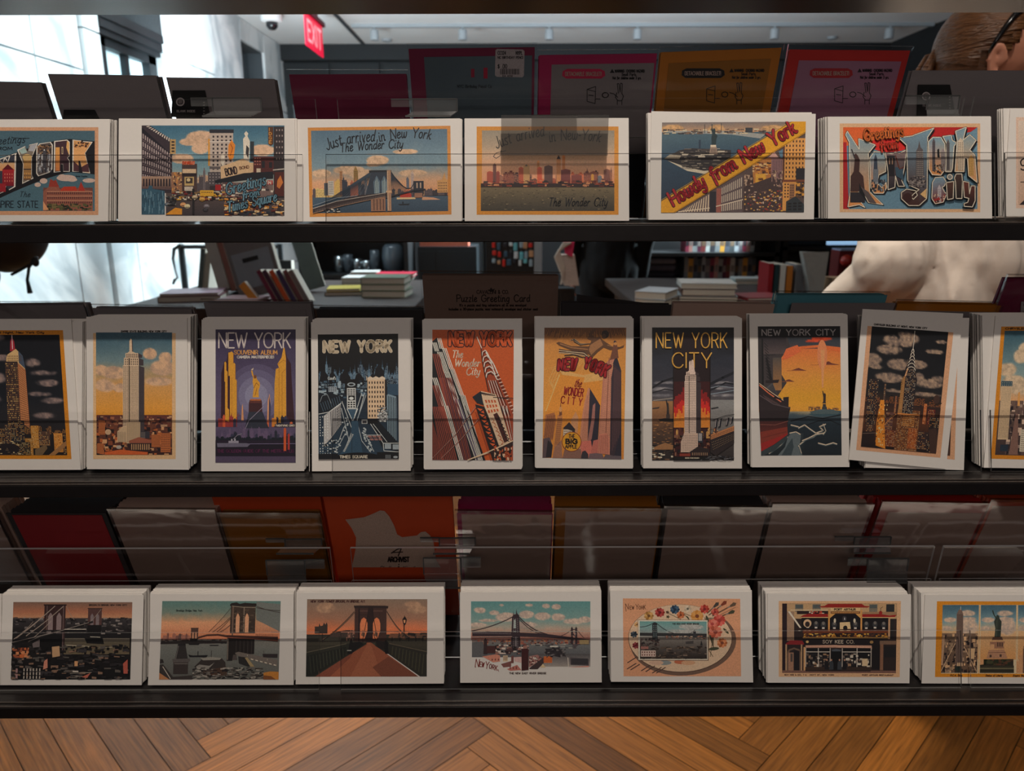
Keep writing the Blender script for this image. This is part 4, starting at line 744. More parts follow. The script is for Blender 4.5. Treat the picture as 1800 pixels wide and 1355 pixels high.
a.skyline(178, 812, 1062, 40, 100, [(108, 92, 120), (60, 60, 84), (44, 48, 64), (90, 78, 106)], 14, 34, 11); a.skyline(178, 812, 1062, 14, 44, [(26, 34, 46), (34, 38, 52)], 14, 34, 12)
a.R(176, 1055, 812, 1183, (34, 26, 44)); a.R(176, 1058, 812, 1072, (44, 34, 54)); a.L([(400, 1084), (812, 1082)], 5, (120, 110, 140)); a.P([(188, 1078), (420, 1078), (455, 1084), (430, 1108), (192, 1110)], (110, 106, 124)); a.R(280, 1060, 360, 1078, (150, 146, 160)); a.R(300, 1045, 312, 1062, (170, 166, 176)); a.R(325, 1042, 337, 1062, (170, 166, 176)); a.L([(320, 1045), (350, 1015), (385, 1005)], 5, (140, 134, 150))
a.T('THE GOLDEN GUIDE OF THE METROPOLIS', 192, 1152, 23, 5, (92, 36, 76), fit=606); a.P([(718, 1140), (718, 965), (728, 955), (738, 965), (738, 1140)], (214, 100, 56)); a.P([(750, 1130), (750, 1010), (758, 1000), (766, 1010), (766, 1130)], (176, 66, 60))
a.R(648, 926, 812, 950, (34, 30, 48)); a.T('TWENTYFIVE CENTS', 655, 946, 14, 4, (222, 212, 200), fit=150); a.T('WER', 470, 1084, 1, 1, (60, 60, 60)) if False else None
a.R(176, 1183, 812, 1233, (84, 72, 96))
a.build('printed_picture', cp[0])

# --- night square woodcut
fr = (540, 540, 4.517)
cp = postcard(2, [(30, 118), (815, 105), (822, 1298), (38, 1302)], 'portrait postcard of a dark blue night street grid titled New York, Times Square', fr, 10, back='dark blue street card')
a = art(cp, fr, (86, 212, 722, 1204), quad=((84, 216), (722, 210), (728, 1202), (92, 1206)), gain=W2)
N0 = (10, 12, 18); N1 = (48, 70, 90); N2 = (90, 116, 134); NW = (206, 210, 208)
a.R(86, 212, 722, 1204, N0); a.T('NEW YORK', 135, 352, 84, 23, (176, 162, 140), fit=530, gap=3.4, outl=[(27, (206, 196, 180))])
r_ = random.Random(5)
for k in range(3):
    a.skyline(92, 722, 640+k*30, 90-k*20, 190-k*30, [(62, 86, 106), (84, 110, 130), (40, 58, 76), (24, 34, 46)] if k < 2 else [(14, 20, 28), (30, 44, 58)], 10, 30, 30+k, win=(150, 172, 186), spire=.5)
for (x, y, s_) in ((130, 530, 34), (200, 540, 30), (300, 545, 44), (410, 560, 40), (570, 500, 40), (520, 560, 30), (360, 600, 30)): a.P([(x-s_, y+60), (x-s_*.7, y-10), (x-s_*.2, y-s_), (x+s_*.3, y-s_*.8), (x+s_, y+10), (x+s_, y+60)], (16, 18, 26))
a.G(86, 640, 722, 1204, (20, 30, 42), (44, 66, 84)); a.busy(92, 580, 470, 720, 120, [(20, 26, 36), (70, 94, 112), (150, 166, 174), (34, 48, 62)], (8, 30), (6, 20), 8)
a.T("Canal's", 165, 572, 22, 5, NW, fit=62); a.R(170, 628, 235, 670, (150, 160, 168)); a.W(172, 630, 233, 668, 4, 3, N0, .5, .5); a.P([(240, 600), (255, 585), (270, 600), (264, 640), (246, 640)], (150, 166, 176))
a.R(300, 570, 390, 690, (12, 12, 16)); a.E(350, 612, 32, 16, (150, 160, 166)); a.E(350, 612, 20, 8, N0); a.R(315, 640, 385, 800, (190, 192, 190)); a.W(318, 645, 382, 700, 3, 4, N0, .8, .5); a.R(325, 700, 378, 738, N0); a.E(350, 722, 18, 12, NW); a.W(318, 745, 382, 798, 3, 3, N0, .7, .6)
# avenues
a.P([(315, 805), (400, 805), (360, 905)], (60, 86, 106)); a.L([(315, 805), (400, 805), (360, 905), (315, 805)], 5, NW)
for (p0_, p1_) in (((275, 745), (365, 1000)), ((455, 680), (395, 900)), ((430, 690), (375, 860))): a.L([p0_, p1_], 4, NW)
for (p0_, p1_, wd) in (((270, 800), (350, 1150), 4), ((350, 990), (285, 1150), 4), ((385, 1000), (320, 1150), 4), ((400, 930), (430, 1060), 4), ((430, 1060), (500, 1150), 4), ((460, 1015), (525, 1145), 4), ((300, 1000), (220, 1150), 4)): a.L([p0_, p1_], wd, (190, 196, 196))
a.P([(350, 900), (400, 900), (420, 1060), (440, 1180), (250, 1180), (345, 1040)], (52, 80, 100))
for k in range(26):
    t = k/25.0; a.L([(365-70*t, 1010+135*t), (352-70*t, 1006+135*t)], 3, NW); a.E(300-(0 if k < 13 else 60)+r_.uniform(-22, 22), 880+270*t, 8, 6, (170, 178, 180)); a.E(440+60*t+r_.uniform(-18, 18), 960+180*t, 8, 6, (170, 178, 180)); a.E(455-70*(1-t)+10, 700+190*(1-t), 4, 4, (150, 160, 166))
a.L([(350, 1000), (352, 1150)], 3, (30, 40, 52))
# right tower
a.P([(470, 545), (480, 560), (500, 548), (520, 560), (545, 548), (570, 560), (595, 548), (618, 560), (618, 580), (470, 580)], (224, 206, 184)); a.R(475, 575, 615, 885, (224, 196, 164)); a.R(615, 575, 632, 840, (30, 30, 36)); a.W(482, 580, 612, 880, 6, 8, (36, 30, 34), .42, .5); a.R(475, 545, 478, 885, N0)
a.R(635, 610, 722, 700, (50, 76, 96)); a.P([(630, 700), (640, 690), (705, 710), (705, 1060), (635, 1060)], (120, 140, 152)); a.WQ([(638, 705), (702, 722), (702, 1060), (638, 1060)], 5, 1, N0, .4, 1)
a.busy(555, 790, 640, 900, 60, [NW, N0, (90, 100, 110)], (6, 30), (4, 10), 6); a.E(600, 870, 36, 40, (150, 150, 150)); a.busy(565, 840, 640, 910, 40, [NW, N0], (4, 14), (6, 18), 9); a.WQ([(560, 920), (722, 1080), (722, 1100), (560, 960)], 18, 1, NW, .4, .9)
a.P([(500, 920), (560, 900), (722, 1080), (722, 1150), (590, 1110)], (20, 28, 38)); a.L([(500, 925), (600, 1080), (722, 1080)], 5, NW); a.L([(520, 925), (630, 1070)], 4, NW); a.L([(600, 1080), (605, 1140), (722, 1150)], 5, NW); a.R(612, 1085, 662, 1125, (150, 160, 166)); a.R(675, 1090, 722, 1130, (150, 160, 166)); a.WQ([(470, 1015), (580, 1015), (600, 1060), (500, 1060)], 3, 2, (150, 110, 104), .8, .7); a.L([(460, 1015), (590, 1015)], 4, NW); a.R(430, 890, 475, 925, (170, 172, 170)); a.R(436, 900, 470, 920, (50, 50, 56)); a.R(480, 895, 560, 925, N0)
# left blocks
a.P([(92, 700), (180, 680), (270, 700), (270, 760), (170, 830), (92, 840)], (20, 28, 38)); a.hatch([(95, 760), (260, 700)], [(120, 830), (275, 760)], 9, 4, (80, 100, 116)); a.L([(92, 845), (170, 830), (270, 758)], 5, NW); a.L([(100, 750), (120, 700), (160, 690), (190, 760)], 3, (150, 160, 166))
a.P([(130, 860), (265, 765), (268, 930), (185, 1040), (130, 1100)], (170, 168, 166)); a.WQ([(180, 830), (265, 770), (265, 935), (185, 1030)], 7, 1, (60, 60, 74), .4, 1); a.WQ([(232, 800), (266, 775), (266, 930), (232, 950)], 3, 7, N0, .4, .5); a.WQ([(92, 860), (170, 850), (170, 1190), (92, 1195)], 4, 16, NW, .3, .5, .2); a.P([(185, 1045), (268, 945), (290, 945), (250, 1050)], (40, 60, 76)); a.L([(185, 1055), (250, 1055), (290, 950)], 4, NW)
a.busy(130, 1050, 260, 1190, 50, [NW, (70, 90, 106), N0], (5, 18), (4, 10), 12)
a.E(400, 1204, 200, 52, (12, 14, 20)); a.R(86, 1160, 240, 1204, (16, 20, 28)); a.R(550, 1150, 722, 1204, (14, 16, 22)); a.T('TIMES SQUARE', 256, 1196, 20, 5.5, (214, 206, 190), fit=218); a.E(697, 1190, 18, 9, (150, 156, 160)); a.W(615, 1172, 660, 1202, 3, 1, (120, 126, 130), .5, 1)
a.build('printed_picture', cp[0])

# --- orange angled skyscrapers
fr = (735, 540, 4.517)
cp = postcard(2, [(32, 100), (825, 100), (820, 1285), (50, 1287)], 'portrait postcard in bright orange with leaning striped skyscrapers, reading The Wonder City', fr, 5, back='bright orange card')
a = art(cp, fr, (113, 178, 760, 1214), quad=((113, 178), (760, 178), (753, 1216), (113, 1212)), gain=W2)
a.sky(113, 178, 760, 1214, [(0, (178, 84, 34)), (1, (184, 88, 36))], seed=2, nf=.08); OK_ = (18, 20, 26); OW = (226, 222, 212); OB = (140, 70, 56)
a.T('NEW YORK', 252, 302, 104, 22, (188, 84, 36), fit=484, gap=2.8, outl=[(37, (44, 20, 26))])
a.T('The', 268, 400, 56, 8, (224, 206, 186), slant=.2, fit=82); a.T('Wonder', 288, 470, 58, 8, (224, 206, 186), slant=.2, fit=200); a.T('City', 382, 538, 58, 8, (224, 206, 186), slant=.2, fit=105)
def slabt(x, y, wd, n, xb, yb, col):      # striped tower falling from (x, y) to (xb, yb)
    a.P([(x, y), (x+wd, y-8), (xb+wd, yb), (xb, yb)], col)
    for i in range(n):
        t = (i+.5)/n; a.L([(x+wd*t, y+4), (xb+wd*t, yb)], wd/n*.42, OK_, cap=0)
S = .335
for (x, y, wd, n, c) in ((113, 270, 36, 3, OW), (145, 350, 44, 4, OW), (182, 330, 36, 3, OW), (205, 512, 46, 4, OW), (250, 486, 44, 4, OW), (290, 720, 40, 4, OW), (330, 690, 60, 6, OW)):
    pass
a.P([(113, 270), (150, 240), (190, 320), (215, 345), (250, 480), (280, 500), (335, 690), (370, 705), (525, 1214), (113, 1214)], OK_)
def stripes(x0, y0, x1, y1, wd, yb, cols, n):
    # parallelogram column from top edge (x0..x0+wd at y0) down along slope (x1-x0)/(y1-y0) to yb
    m = (x1-x0)/(y1-y0); dx = m*(yb-y0)
    for i in range(n):
        a0 = x0+wd*i/n; a1 = x0+wd*(i+.56)/n; c = cols[i % len(cols)]
        a.P([(a0, y0), (a1, y0), (a1+dx, yb), (a0+dx, yb)], c)
m_ = (113, 0, 113+285, 1000)
stripes(113, 280, 113+96, 610, 38, 350, [OW], 4); stripes(150, 245, 210, 480, 38, 330, [OW], 3); stripes(150, 355, 207, 520, 46, 520, [OW], 4); stripes(190, 325, 248, 490, 40, 490, [OW], 3)
stripes(113, 370, 220, 790, 60, 790, [OB], 4); stripes(207, 515, 285, 735, 46, 735, [OW], 4); stripes(252, 488, 330, 700, 40, 700, [OW], 4); stripes(113, 560, 190, 785, 42, 785, [OW], 3); stripes(285, 728, 460, 1214, 44, 1214, [OW, (120, 110, 130)], 4); stripes(335, 698, 490, 1214, 44, 1214, [OW, OW], 4)
stripes(170, 560, 330, 1214, 105, 1214, [OB, (120, 64, 66)], 8); stripes(205, 782, 330, 1214, 38, 1214, [OW], 3)
stripes(113, 620, 225, 1000, 50, 1000, [OB], 4); stripes(80, 790, 190, 1214, 130, 1214, [OB, OB], 9); stripes(20, 900, 110, 1214, 100, 1214, [OB], 7)
for (x, y) in ((375, 705), (400, 720)): pass
a.P([(370, 770), (400, 830), (540, 1214), (520, 1214)], OK_); stripes(455, 830, 580, 1214, 70, 1214, [(150, 66, 30)], 5)
# right curved tower
a.P([(466, 235), (470, 235), (520, 330), (590, 430), (640, 530), (760, 850), (760, 1214), (700, 1214), (560, 660), (540, 560), (510, 420), (500, 330)], (150, 66, 34))
for k in range(5):
    cx_ = 520+k*9; cy_ = 355+k*42; a.L([(cx_-12-k, cy_+34), (cx_-8, cy_), (cx_+14+k*3, cy_-14), (cx_+32+k*5, cy_+8), (cx_+50+k*6, cy_+50)], 6+k*.6, OW); a.L([(cx_-4-k, cy_+34), (cx_, cy_+8), (cx_+14+k*2, cy_), (cx_+26+k*4, cy_+16)], 5, OK_)
a.L([(467, 235), (505, 325)], 6, OW); a.L([(500, 325), (510, 420), (530, 520), (560, 660)], 6, OK_); a.L([(540, 360), (600, 450), (640, 540)], 9, OW)
for k in range(26):
    t = k/25.0; x = 615+150*t; y = 535+330*t; a.L([(x, y), (x+26, y-8)], 5, OW if k % 2 else OK_, cap=0)
for k in range(8): a.L([(560+k*9, 580), (640+k*14, 860)], 4, OK_ if k % 2 else OW, cap=0)
for k in range(5): a.L([(650+k*14, 780), (715+k*16, 1050)], 5, OK_ if k % 2 else OW, cap=0)
# bridge pylon
a.P([(433, 712), (500, 665), (540, 780), (470, 760)], (26, 34, 46)); a.P([(500, 665), (620, 690), (632, 720), (740, 1060), (640, 1100), (520, 760)], (224, 196, 166)); a.P([(505, 690), (620, 706), (616, 700), (500, 672)], (60, 50, 50)); a.W(520, 680, 615, 704, 8, 1, (90, 60, 50), .4, .8)
a.WQ([(525, 725), (620, 730), (650, 830), (560, 850)], 4, 3, (176, 84, 44), .6, .6); a.P([(600, 850), (630, 835), (650, 870), (720, 1060), (690, 1075), (625, 910)], (70, 26, 22)); a.P([(455, 770), (530, 790), (560, 860), (690, 1214), (600, 1214)], (30, 20, 22))
for k in range(9):
    x = 470+k*17; y = 800+k*46; a.P([(x, y), (x+46, y+8), (x+26, y+24)], (206, 96, 46)); a.P([(x+52, y+18), (x+60, y+44), (x+30, y+32)], (190, 84, 40))
for k in range(8):
    x = 625+k*13; y = 860+k*28; a.L([(x, y), (x+26, y+14), (x+6, y+30)], 6, (30, 20, 22)); x = 588+k*15; y = 880+k*34; a.L([(x, y), (x+20, y+20), (x+4, y+34), (x+28, y+40)], 4, (176, 100, 60))
a.L([(113, 1200), (300, 1010), (460, 790)], 5, (150, 110, 100)); a.L([(180, 1205), (340, 1050), (490, 880)], 5, (150, 110, 100)); a.L([(600, 715), (760, 722)], 6, (30, 20, 24)); a.L([(400, 1214), (560, 1150), (753, 1060)], 14, (214, 190, 160)); a.P([(560, 1150), (680, 1100), (760, 1060), (760, 1090), (600, 1214), (600, 1160)], (50, 26, 26)); a.busy(610, 1110, 750, 1214, 50, [(176, 84, 44), (30, 20, 22), (214, 180, 150)], (6, 20), (8, 30), 5, tilt=.6)
a.build('printed_picture', cp[0])

# --- golden flying figure
fr = (930, 540, 4.517)
cp = postcard(2, [(48, 82), (830, 88), (823, 1280), (55, 1275)], 'portrait postcard in gold with a flying bronze figure and a round Big Apple badge', fr, 8, back='gold flying-figure card')
a = art(cp, fr, (108, 162, 770, 1205), quad=((122, 162), (772, 162), (752, 1207), (106, 1195)), gain=W2)
a.sky(108, 162, 770, 1205, [(0, (120, 78, 44)), (.15, (190, 132, 66)), (.6, (206, 146, 66)), (1, (196, 130, 56))], seed=5, nf=.02, nz=.5)
r_ = random.Random(3)
for i in range(50): x = 115+i*13; a.L([(x, 165), (x+(x-440)*.06, 165+r_.uniform(30, 80))], 5, (70, 44, 34))
for i in range(22): t = i/21.0; a.L([(440+r_.uniform(-30, 30), 400), (110+660*t, 620 if i % 2 else 500)], 3, (222, 170, 96))
for k in range(4): a.L([(200+k*12, 470+k*20), (150+k*16, 580+k*16), (200+k*10, 680+k*6)], 4, (216, 176, 110))
a.P([(240, 540), (560, 540), (600, 1100), (108, 900)], (204, 138, 56)); a.L([(236, 540), (130, 830)], 7, (226, 190, 120)); a.P([(235, 500), (430, 540), (580, 510), (595, 580), (430, 600), (440, 560), (260, 540)], (222, 176, 110))
BZ = (96, 66, 44); BL = (150, 108, 72)
a.P([(205, 285), (225, 275), (330, 310), (470, 310), (490, 265), (455, 250), (480, 190), (510, 170), (520, 180), (495, 220), (520, 240), (560, 235), (575, 255), (610, 280), (660, 310), (720, 315), (755, 300), (750, 320), (700, 335), (640, 340), (590, 320), (545, 355), (500, 400), (470, 375), (330, 345), (230, 305)], BZ)
a.P([(480, 300), (560, 250), (585, 300), (530, 340), (490, 380), (470, 340)], BL); a.L([(240, 292), (330, 322), (460, 335)], 9, BL); a.E(600, 215, 30, 32, (50, 34, 30)); a.E(590, 230, 16, 20, (84, 58, 44)); a.L([(620, 300), (700, 322)], 6, BL)
for k in range(4): a.L([(320+k*8, 265-k*4), (350, 250+k*8), (400, 290+k*4), (480, 290)], 5, (56, 44, 42) if k % 2 else (140, 120, 96)); a.L([(230, 335+k*9), (330, 350+k*6), (430, 355+k*10), (480, 400+k*4)], 6, (190, 170, 140) if k % 2 else (60, 46, 44))
a.L([(275, 385), (350, 378), (420, 400), (500, 400)], 8, (44, 40, 44))
a.T('the', 356, 632, 62, 7, (130, 34, 30), ang=-6, slant=.25, fit=52); a.T('WONDER', 270, 695, 62, 9, (140, 30, 30), ang=-6, slant=.05, fit=158, gap=2.6, curve=-4); a.T('CITY', 250, 765, 56, 9, (140, 30, 30), ang=-6, fit=170, gap=9)
PK = (176, 120, 100); PD = (44, 40, 54)
a.P([(670, 270), (680, 262), (692, 272), (700, 400), (735, 500), (750, 1205), (660, 1205), (668, 440)], PD); a.P([(612, 440), (650, 400), (664, 320), (680, 300), (684, 400), (665, 450), (655, 1150), (550, 1170), (575, 800), (590, 520)], PK)
a.WQ([(610, 460), (672, 430), (662, 1140), (560, 1160)], 7, 44, (214, 160, 126), .35, .5); a.L([(636, 400), (620, 1000)], 5, (120, 74, 60)); a.P([(668, 300), (684, 268), (698, 300), (712, 400), (640, 420)], (110, 70, 54)); a.E(684, 290, 14, 12, (180, 130, 80))
a.P([(480, 640), (570, 780), (555, 1100), (470, 1120), (455, 800)], PD); a.P([(440, 760), (470, 640), (484, 650), (476, 900), (470, 1160), (400, 1160), (420, 900)], (186, 130, 104)); a.WQ([(446, 770), (478, 660), (470, 1140), (415, 1150)], 4, 40, (130, 84, 74), .4, .5); a.P([(500, 900), (510, 780), (530, 760), (528, 880), (505, 1050), (470, 1080), (490, 960)], (150, 104, 96))
for pts, c in (([(115, 1040), (128, 860), (200, 840), (215, 900), (190, 1060)], (160, 104, 66)), ([(200, 1110), (225, 860), (262, 860), (268, 900), (240, 1150)], (176, 120, 74)), ([(335, 900), (372, 830), (395, 880), (390, 1000), (340, 1000)], (190, 140, 100)), ([(270, 1060), (275, 960), (320, 920), (370, 980), (365, 1040)], (60, 50, 54)), ([(108, 1205), (112, 1050), (165, 1040), (190, 1110), (180, 1200)], (90, 74, 78)), ([(190, 1205), (205, 1120), (260, 1060), (270, 1205)], (150, 110, 90)), ([(270, 1205), (290, 1120), (420, 1130), (430, 1205)], (130, 96, 84)), ([(430, 1205), (410, 1070), (500, 1060), (520, 1180)], (190, 110, 96)), ([(500, 1160), (520, 1060), (560, 1050), (570, 1170)], (176, 104, 92)), ([(420, 1205), (430, 1150), (455, 1140), (480, 1170), (480, 1205)], (54, 48, 56)), ([(480, 1205), (490, 1165), (590, 1155), (610, 1205)], (110, 90, 94)), ([(555, 1160), (565, 1010), (625, 1000), (650, 1040), (655, 1170)], (190, 124, 104)), ([(600, 1205), (620, 1170), (750, 1180), (750, 1205)], (96, 84, 90))):
    a.P(pts, c)
a.WQ([(140, 870), (205, 860), (190, 1050), (120, 1040)], 6, 1, (96, 60, 44), .35, 1); a.WQ([(228, 880), (262, 880), (245, 1100), (205, 1100)], 4, 14, (100, 64, 44), .5, .5); a.R(275, 975, 345, 1040, (206, 190, 170)); a.W(278, 980, 342, 1035, 6, 3, (90, 70, 66), .5, .6); a.P([(238, 870), (240, 810), (250, 775), (258, 810), (262, 860)], (110, 70, 50)); a.L([(250, 790), (250, 765)], 4, (90, 56, 44)); a.E(249, 815, 12, 22, (190, 140, 90)); a.P([(275, 965), (320, 915), (372, 975), (345, 985)], (44, 36, 44))
a.P([(135, 1200), (150, 1060), (190, 1100), (180, 1200)], (40, 34, 42)); a.hatch([(565, 1020), (640, 1010)], [(560, 1160), (645, 1165)], 7, 3, (120, 70, 62)); a.P([(655, 560), (675, 450), (735, 500), (745, 960), (690, 1180), (655, 1170)], (60, 46, 56)); a.hatch([(676, 470), (730, 520)], [(668, 1150), (738, 1000)], 6, 4, (96, 66, 66))
for (x, y, h, ch, an) in ((225, 500, 78, 'N', 6), (275, 498, 84, 'E', 4), (325, 496, 84, 'W', 0), (432, 480, 80, 'Y', -4), (482, 498, 80, 'O', -8), (530, 518, 84, 'R', -12), (572, 540, 90, 'K', -16)):
    a.T(ch, x, y, h, 20, (150, 26, 34), ang=an, slant=.18, fit=34, outl=[(34, (70, 18, 24))])
a.E(343, 1072, 80, 80, (120, 44, 30)); a.E(343, 1072, 75, 75, (214, 156, 40)); a.T('THE', 318, 1045, 32, 6, (50, 34, 30), fit=50); a.T('BIG', 297, 1087, 34, 12, (30, 24, 26), fit=90, gap=3); a.T('APPLE', 293, 1124, 26, 6, (50, 34, 30), fit=92)
a.build('printed_picture', cp[0])

# --- New York City with ocean liner
fr = (1120, 540, 4.517)
cp = postcard(2, [(55, 85), (832, 85), (832, 1280), (48, 1278)], 'portrait postcard on near-black sky with gold New York City title and red glow', fr, 9, back='gold-titled tower card')
a = art(cp, fr, (118, 160, 768, 1218), gain=W2)
a.sky(118, 160, 768, 1218, [(0, (14, 16, 22)), (.25, (44, 48, 60)), (.45, (60, 60, 70)), (.6, (96, 90, 90)), (1, (50, 44, 44))], [(200, 650, 130, 16), (180, 700, 140, 14), (220, 600, 100, 12), (690, 640, 110, 14), (660, 600, 120, 10), (700, 700, 120, 14)], (150, 146, 148), shade=(70, 70, 80), seed=8, nf=.02, streak=3, soft=.6)
for (pts, w_, c) in (([(118, 640), (200, 590), (290, 560)], 16, (26, 28, 36)), ([(118, 680), (220, 650), (290, 660)], 9, (30, 30, 38)), ([(580, 610), (680, 560), (768, 520)], 22, (26, 30, 40)), ([(580, 660), (700, 600), (768, 610)], 12, (24, 28, 38)), ([(580, 690), (768, 660)], 8, (120, 130, 140)), ([(580, 640), (650, 625), (768, 640)], 5, (130, 140, 150)), ([(130, 740), (290, 720)], 6, (150, 140, 130))): a.L(pts, w_, c)
a.sky(118, 745, 288, 1218, [(0, (150, 110, 72)), (.3, (120, 86, 60)), (.6, (80, 60, 48)), (1, (36, 32, 34))], seed=3, nf=.03, streak=4); a.sky(578, 735, 768, 1000, [(0, (130, 130, 130)), (1, (110, 106, 104))], seed=13, nf=.03, streak=4)
r_ = random.Random(2)
for i in range(60): y = r_.uniform(905, 1080); x = r_.uniform(120, 260); a.raw([(x, y), (x+r_.uniform(14, 40), y), (x+12, y+4)], (196, 140, 84) if i % 2 else (50, 40, 40), 9)
a.P([(168, 890), (220, 880), (285, 885), (285, 910), (180, 905)], (36, 30, 32)); a.P([(232, 880), (236, 800), (230, 760), (226, 735), (234, 735), (240, 755), (250, 765), (252, 800), (256, 880)], (44, 38, 38)); a.R(230, 850, 260, 882, (60, 48, 44)); a.P([(120, 800), (180, 790), (170, 805), (120, 810)], (60, 50, 48)); a.busy(120, 1090, 288, 1215, 60, [(40, 34, 34), (110, 84, 64), (26, 24, 28), (190, 180, 160)], (10, 40), (6, 14), 8); a.P([(135, 1110), (220, 1075), (288, 1095), (288, 1130), (135, 1130)], (150, 110, 74))
a.R(288, 210, 578, 600, (34, 18, 24)); a.R(288, 590, 578, 1218, (60, 18, 22))
for i in range(24):
    x = 288+i*12.1; d = abs(x-433)/145.0; a.R(x, 580+d*150+r_.uniform(-20, 20), x+12.2, 900, (130, 26, 28)); a.R(x, 680+d*110+r_.uniform(-20, 20), x+12.2, 920, (184, 40, 32)); a.R(x, 760+d*90+r_.uniform(-30, 30), x+12.2, 955, (222, 130, 50)); a.R(x, 880+r_.uniform(-30, 20), x+6, 955, (226, 160, 70))
a.skyline(288, 578, 1040, 40, 90, [(196, 150, 90), (90, 44, 40), (150, 100, 70), (56, 34, 38)], 12, 30, 9, win=(60, 34, 34)); a.busy(290, 1010, 576, 1180, 90, [(44, 26, 30), (90, 50, 44), (26, 20, 26), (130, 90, 70)], (10, 30), (10, 30), 10)
tower(a, 374, 466, 504, 425, 1010, (206, 184, 170), (60, 50, 54), 30, 4); a.P([(345, 1070), (370, 1000), (480, 1000), (480, 1150), (345, 1150)], (196, 172, 156)); a.W(350, 1010, 476, 1145, 11, 10, (90, 76, 76), .4, .5); a.R(480, 995, 520, 1075, (44, 48, 60)); a.R(485, 1000, 512, 1060, (150, 146, 146))
a.P([(412, 1150), (480, 1105), (570, 1125), (570, 1180), (412, 1180)], (44, 32, 34)); a.W(430, 1150, 560, 1178, 9, 1, (150, 120, 96), .4, .8); a.R(335, 1160, 420, 1182, (130, 56, 44))
a.R(284, 200, 289, 1190, (20, 14, 18)); a.R(576, 200, 581, 1190, (20, 14, 18)); a.R(288, 1186, 578, 1218, (14, 12, 16)); a.T('EMPIRE STATE BUILDING', 380, 1200, 8, 3, (190, 180, 160), fit=110)
a.P([(580, 1010), (768, 940), (768, 1080), (620, 1180), (580, 1150)], (46, 36, 38)); a.P([(582, 1010), (768, 940), (768, 980), (582, 1050)], (176, 120, 80)); a.WQ([(582, 1020), (768, 950), (768, 975), (582, 1045)], 16, 2, (50, 34, 34), .5, .5); a.WQ([(584, 1065), (766, 1000), (766, 1050), (600, 1140)], 14, 4, (200, 170, 130), .2, .25)
for x in (625, 655, 715, 750): a.P([(x-14, 965-(x-625)*.25), (x-2, 890-(x-625)*.12), (x+16, 884-(x-625)*.12), (x+6, 955-(x-625)*.25)], (26, 30, 42)); a.L([(x, 890-(x-625)*.12), (x-8, 950-(x-625)*.2)], 4, (170, 160, 160))
a.busy(500, 1180, 768, 1218, 40, [(60, 60, 66), (120, 120, 124), (30, 30, 36)], (14, 50), (3, 7), 3, tilt=.3); a.busy(585, 955, 640, 1000, 14, [(206, 150, 100), (90, 50, 40)], (6, 16), (6, 12), 2)
a.L([(600, 895), (700, 860), (768, 850)], 5, (40, 36, 40)); a.P([(585, 800), (640, 790), (650, 800), (590, 812)], (40, 40, 44))
GT = (214, 168, 84)
a.T('NEW YORK', 150, 322, 118, 9.5, GT, fit=560, gap=2.6); a.T('CITY', 278, 480, 118, 10, GT, fit=310, gap=2.2)
tower(a, 404, 470, 485, 418, 600, (206, 184, 170), (60, 50, 54), 2, 4) if False else a.P([(415, 535), (424, 470), (428, 425), (438, 415), (446, 425), (450, 470), (460, 535)], (200, 178, 166))
a.build('printed_picture', cp[0])

# --- ship's bow at sunset
fr = (1305, 540, 4.517)
cp = postcard(2, [(55, 65), (835, 60), (850, 1268), (75, 1270)], "portrait postcard of a ship's bow, green waves and small statue under a yellow sunset", fr, 8, back="ship's bow card")
a = art(cp, fr, (122, 152, 788, 1178), quad=((122, 152), (776, 150), (788, 1175), (135, 1178)), gain=W2)
a.sky(122, 240, 788, 830, [(0, (150, 80, 56)), (.2, (206, 120, 66)), (.5, (214, 150, 72)), (.8, (216, 160, 56)), (1, (206, 150, 60))], seed=8, nf=.012, nz=.5)
a.sky(122, 235, 788, 330, [(0, (50, 56, 64)), (1, (70, 70, 76))], [(640, 250, 90, 24), (560, 270, 60, 10)], (214, 84, 50), seed=5, nf=.02, streak=2); a.P([(340, 330), (480, 310), (620, 300), (788, 320), (788, 360), (600, 322), (480, 330), (380, 360)], (206, 110, 60))
a.P([(122, 235), (360, 240), (380, 310), (310, 400), (300, 520), (350, 600), (280, 700), (122, 640)], (64, 58, 60)); a.sky(126, 240, 350, 370, [(0, (44, 40, 46)), (1, (90, 78, 78))], seed=31, nf=.03); a.P([(350, 330), (440, 300), (470, 350), (360, 410), (310, 420), (330, 370)], (206, 108, 66)); a.G(240, 400, 310, 660, (84, 78, 74), (150, 110, 70))
for (x, y, s_) in ((450, 495, 60), (690, 450, 90), (370, 582, 40)): a.P([(x-s_, y+6), (x-s_*.4, y-6), (x, y-s_*.22), (x+s_*.3, y-4), (x+s_, y+8)], (110, 60, 50)); a.L([(x-s_*1.6, y+10), (x+s_, y+9)], 3, (150, 90, 60))
a.E(640, 380, 40, 120, (216, 140, 96)); a.P([(634, 640), (628, 340), (660, 340), (646, 640)], (222, 160, 110))
a.R(122, 152, 788, 240, (20, 18, 26)); a.T('NEW YORK CITY', 155, 224, 46, 8, (150, 144, 144), fit=592, gap=2.8)
a.R(122, 250, 165, 620, (50, 46, 48)); a.R(150, 250, 164, 620, (20, 20, 24)); a.P([(180, 400), (196, 400), (235, 580), (215, 590)], (30, 28, 32)); a.hatch([(170, 270), (190, 560)], [(200, 300), (235, 600)], 12, 5, (28, 26, 30)); a.L([(122, 385), (260, 378)], 4, (40, 36, 40)); a.P([(180, 580), (290, 575), (280, 600), (180, 600)], (44, 36, 40)); a.P([(180, 640), (235, 600), (275, 700), (300, 720), (210, 690)], (80, 80, 84)); a.hatch([(190, 650), (235, 610)], [(240, 700), (280, 715)], 5, 4, (40, 36, 40))
